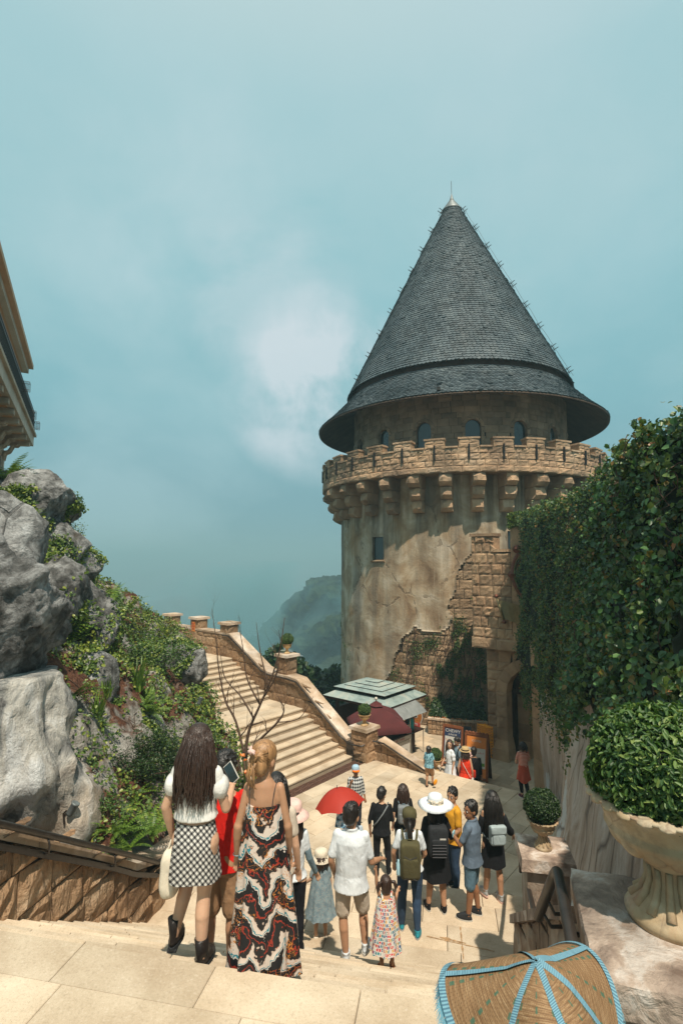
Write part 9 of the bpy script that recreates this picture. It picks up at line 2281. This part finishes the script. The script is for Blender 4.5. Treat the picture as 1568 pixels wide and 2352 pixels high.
q = Vector((at(1072, 1770, d=16.75).x, 16.75, 0)); q.z = EYE+ray(1070, 1719).z*16.75-1.66
def ex21(c):
 hat(c, k('straw'), 'fedora', band=k('leather')); b = bag_thing(c, 'shoulder_bag', 'white shoulder bag on a long strap worn across the red dress', 'bag'); S_ = c['S']; build('strap', MB().tube([S_((-.13, -.02, 1.44)), S_((-.06, -.14, 1.25)), S_((.12, -.17, .95)), S_((.2, -.1, .82))], .010, 6), C['white'], b, smooth=True, local=True); g = MB(); rbox(g, S_((.21, -.08, .78)), (.08, .18, .14)); build('bag_body', g, C['white'], b, smooth=True, local=True)
person('woman in a bright red dress and straw hat seen from behind', q, 1.66, -.2, 'light', dict(el=(-.25, .0, 1.12), hl=(-.22, .1, .9)), 'bob', HBR, vox=MIDV, fem=True, top=dict(mat=k('red dress'), hem=1.0, sleeve=.0, grow=1.03), bottom=dict(kind='skirt', mat=k('red dress'), waist=1.06, hem=.42, r0=.13, r1=.30, folds=7, amp=.03, name='dress'), shoes=dict(mat=white, kind='sandal'), extra=[ex21])
q = Vector((at(1092, 1770, d=17.1).x, 17.1, 0)); q.z = EYE+ray(1092, 1717).z*17.1-1.70
person('man in a long sleeved black shirt walking beside the woman in red', q, 1.70, -.35, 'mid', {}, 'short', HB, vox=MIDV, top=dict(mat=black, hem=.84, sleeve=1.7), bottom=dict(kind='pants', mat=black, length=.96), shoes=dict(mat=black, kind='sneaker'), extra=[lambda c: (lambda b, g: (rbox(g, c['S']((-.05, -.22, 1.0)), (.24, .12, .22)), build('bag_body', g, k('red dress'), b, smooth=True, local=True), build('strap', MB().tube([c['S']((-.12, -.2, 1.08)), c['S']((.1, -.08, 1.43))], .01, 5), C['ink'], b, local=True)))(bag_thing(c, 'sling_bag', 'orange red bag on the back of the man in black beside the red dress', 'bag'), MB())])
q = Vector((at(1079, 1740, d=17.5).x, 17.5, 0)); q.z = EYE+ray(1079, 1727).z*17.5-1.45
person('person in a pink hat glimpsed between the woman in red and the man in black', q, 1.45, .2, 'light', {}, 'mid', HBR, vox=FAR, fem=True, top=dict(mat=k('pink'), hem=.85, sleeve=.6), bottom=dict(kind='pants', mat=k('navy'), length=.9), shoes=dict(mat=white, kind='sneaker'), extra=[lambda c: hat(c, k('pink'), 'bucket', .05)])
q = at(1207, 1830, z=0); H = htop(1204, 1703, q)
def ex24(c):
 b = MB(); n = 60; rings = []
 for j in range(9):
  t_ = j/8; ring_ = []
  for i in range(n):
   a = 2*pi*i/n; drop = .40+.12*abs(sin(a*1.5+1.2)); r = .150+.085*t_+.018*sin(6*a)*t_; ring_.append(c['S']((r*cos(a), r*sin(a)*.82, 1.02-drop*t_)))
  rings.append(ring_)
 b.loft(rings, caps=False); build('tied_jacket', b, k('rust'), c['t'], smooth=True, local=True)
person('woman in a coral striped T-shirt with a rust jacket tied round her waist', q, H, .1, 'light', dict(er=(.26, .04, 1.14), hr=(.16, .22, 1.08), el=(-.26, .03, 1.12), hl=(-.16, .2, 1.02), kl=(-.09, .02, .49), al=(-.06, .02, .075), kr=(.08, .02, .49), ar=(.13, -.04, .075)), 'bob', HB, vox=MIDV, fem=True, top=dict(mat=C['stripe'], hem=.92, sleeve=.62), bottom=dict(kind='pants', mat=k('dark leggings'), length=.93, grow=.86, name='leggings'), shoes=dict(mat=k('purple'), kind='sneaker'), extra=[ex24])
hp = at(1237, 2208, d=1.70)
q = Vector((hp.x+.02, hp.y+.0, TOPZ)); c24 = person('person under the blue edged woven straw hat, lower right corner of the frame', q, hp.z-TOPZ-.13, .2, 'mid', {}, 'bob', HB, vox=MIDV, fem=True, top=dict(mat=k('beige'), hem=.84, sleeve=.6), bottom=dict(kind='pants', mat=k('navy'), length=.95), shoes=dict(mat=white, kind='sneaker'))
def f_weave(N, p):
 tc = N.n('ShaderNodeTexCoord').outputs['UV']; s = N.n('ShaderNodeSeparateXYZ'); N.l(tc, s.inputs[0]); n = N.noise(p, 25, 4, .7)
 fi = N.math('SINE', N.math('MULTIPLY', s.outputs[1], 2*pi*26)); cr_ = N.math('SINE', N.math('ADD', N.math('MULTIPLY', s.outputs[0], 2*pi*16), N.math('MULTIPLY', N.math('SIGN', fi), 1.57)))
 st_ = N.noise(N.scale(tc, (3, 60, 1)), 1, 4, .7); col = N.ramp(st_, [(.3, (.13, .065, .028)), (.5, (.25, .145, .07)), (.7, (.40, .27, .15))])
 col = N.mix(N.math('MULTIPLY', N.rng(cr_, .75, 1), .55), col, (.10, .05, .025)); col = N.mix(N.math('MULTIPLY', N.rng(fi, -1, -.6, 1, 0), .6), col, (.12, .06, .03))
 gr = N.math('MULTIPLY', N.math('GREATER_THAN', N.math('SINE', N.math('MULTIPLY', s.outputs[0], 2*pi*2.5)), .94), N.math('GREATER_THAN', N.math('SINE', N.math('MULTIPLY', s.outputs[1], 2*pi*9)), .1)); return N.mix(N.math('MULTIPLY', gr, .8), col, (.03, .12, .08))
C['weave'] = pat('woven reed', f_weave, .75, .3)
def f_braid(N, p):
 tc = N.n('ShaderNodeTexCoord').outputs['UV']; s = N.n('ShaderNodeSeparateXYZ'); N.l(tc, s.inputs[0]); w = N.math('SINE', N.math('ADD', N.math('MULTIPLY', s.outputs[0], 2*pi*55), N.math('MULTIPLY', s.outputs[1], 3))); return N.mix(N.rng(w, -.5, .5), (.08, .17, .23), (.19, .36, .43))
C['braid'] = pat('blue woven binding', f_braid, .85, .5)
ht = thing('woven_hat', 'wide woven reed sun hat with light blue binding and fringe, lower right corner', 'hat', hp);
AX = Matrix.Rotation(.10, 3, 'X') @ Matrix.Rotation(-.06, 3, 'Y'); NPN = 6; a_off = radians(38)
def hatP(a, t_):
 """a: angle, t_: 0 apex .. 1 rim"""
 wav = cos(3*(a-a_off)); fr_ = ((a-a_off) % (2*pi/NPN))/(2*pi/NPN); crease = 1-sin(pi*fr_)
 R = .262*(t_**.9)*(1+.12*wav*t_*t_); z = -.19*t_**1.35+(.048*wav)*max(0, t_-.3)**1.1*2.0-.016*crease*t_*(1-t_)*3
 if t_ < .55: R *= 1; z += .0
 return hp+AX @ Vector((R*cos(a), R*sin(a)*1.0, z))
def uvmesh(name, fn, nu, nv, mat, parent, us=1, vs_=1):
 mb = MB(); mb.v = [tuple(fn(i/nu, j/nv)) for j in range(nv+1) for i in range(nu+1)]; mb.f = [(j*(nu+1)+i, j*(nu+1)+i+1, (j+1)*(nu+1)+i+1, (j+1)*(nu+1)+i) for j in range(nv) for i in range(nu)]; mb.mi = [0]*len(mb.f)
 o = build(name, mb, mat, parent, smooth=True); me = o.data; uv = me.uv_layers.new(name='UVMap'); li = [l.vertex_index for l in me.loops]
 uv.data.foreach_set('uv', [c_ for vi in li for c_ in ((vi % (nu+1))/nu*us, (vi//(nu+1))/nv*vs_)]); return o
for i in range(NPN):
 a0 = a_off+2*pi*i/NPN
 uvmesh('panel', lambda u, v, a0=a0: hatP(a0+2*pi/NPN*u, .02+.96*v), 14, 22, C['weave'], ht)
 uvmesh('panel', lambda u, v, a0=a0: hatP(a0+2*pi/NPN*u, .02+.96*v)-AX @ Vector((0, 0, .006)), 14, 22, C['weave'], ht)
 def bind(u, v, a0=a0):
  p0 = hatP(a0, .01+.97*u); e = .01; tn = (hatP(a0+.02, .01+.97*u)-p0).normalized(); return p0+tn*(v-.5)*.019+AX @ Vector((0, 0, .007))
 uvmesh('binding', bind, 40, 2, C['braid'], ht)
uvmesh('rim_binding', lambda u, v: hatP(2*pi*u, 1.0)+(hatP(2*pi*u, 1.0)-hp)*(v-.5)*.07+AX @ Vector((0, 0, .006)), 200, 2, C['braid'], ht, us=4)
fr_ = MB();
for i in range(1500):
 a = 2*pi*i/1500+prg.uniform(-.003, .003); p0 = hatP(a, 1.0); d = (p0-hp).normalized(); tn = (hatP(a+.01, 1)-p0).normalized(); L = prg.uniform(.018, .036); p1 = p0+d*L*.5+Vector((0, 0, -L*.5))+tn*prg.uniform(-.012, .02); p2 = p0+d*L+Vector((0, 0, -L*1.1))+tn*prg.uniform(-.01, .03)
 fr_.add([p0-tn*.0022, p0+tn*.0022, p1+tn*.002, p1-tn*.002, p2], [(0, 1, 2, 3), (3, 2, 4)])
build('fringe', fr_, K('blue fringe', (.22, .46, .56)), ht, kind='stuff')
tl_ = hatP(radians(-110), .62)+UP*.012; build('white_loop', MB().tube([tl_, tl_+Vector((.012, .006, .006)), tl_+Vector((.024, -.004, .004)), tl_+Vector((.014, -.010, .004)), tl_+Vector((.03, -.016, .006))], .0035, 6), C['wfab'], ht, smooth=True)
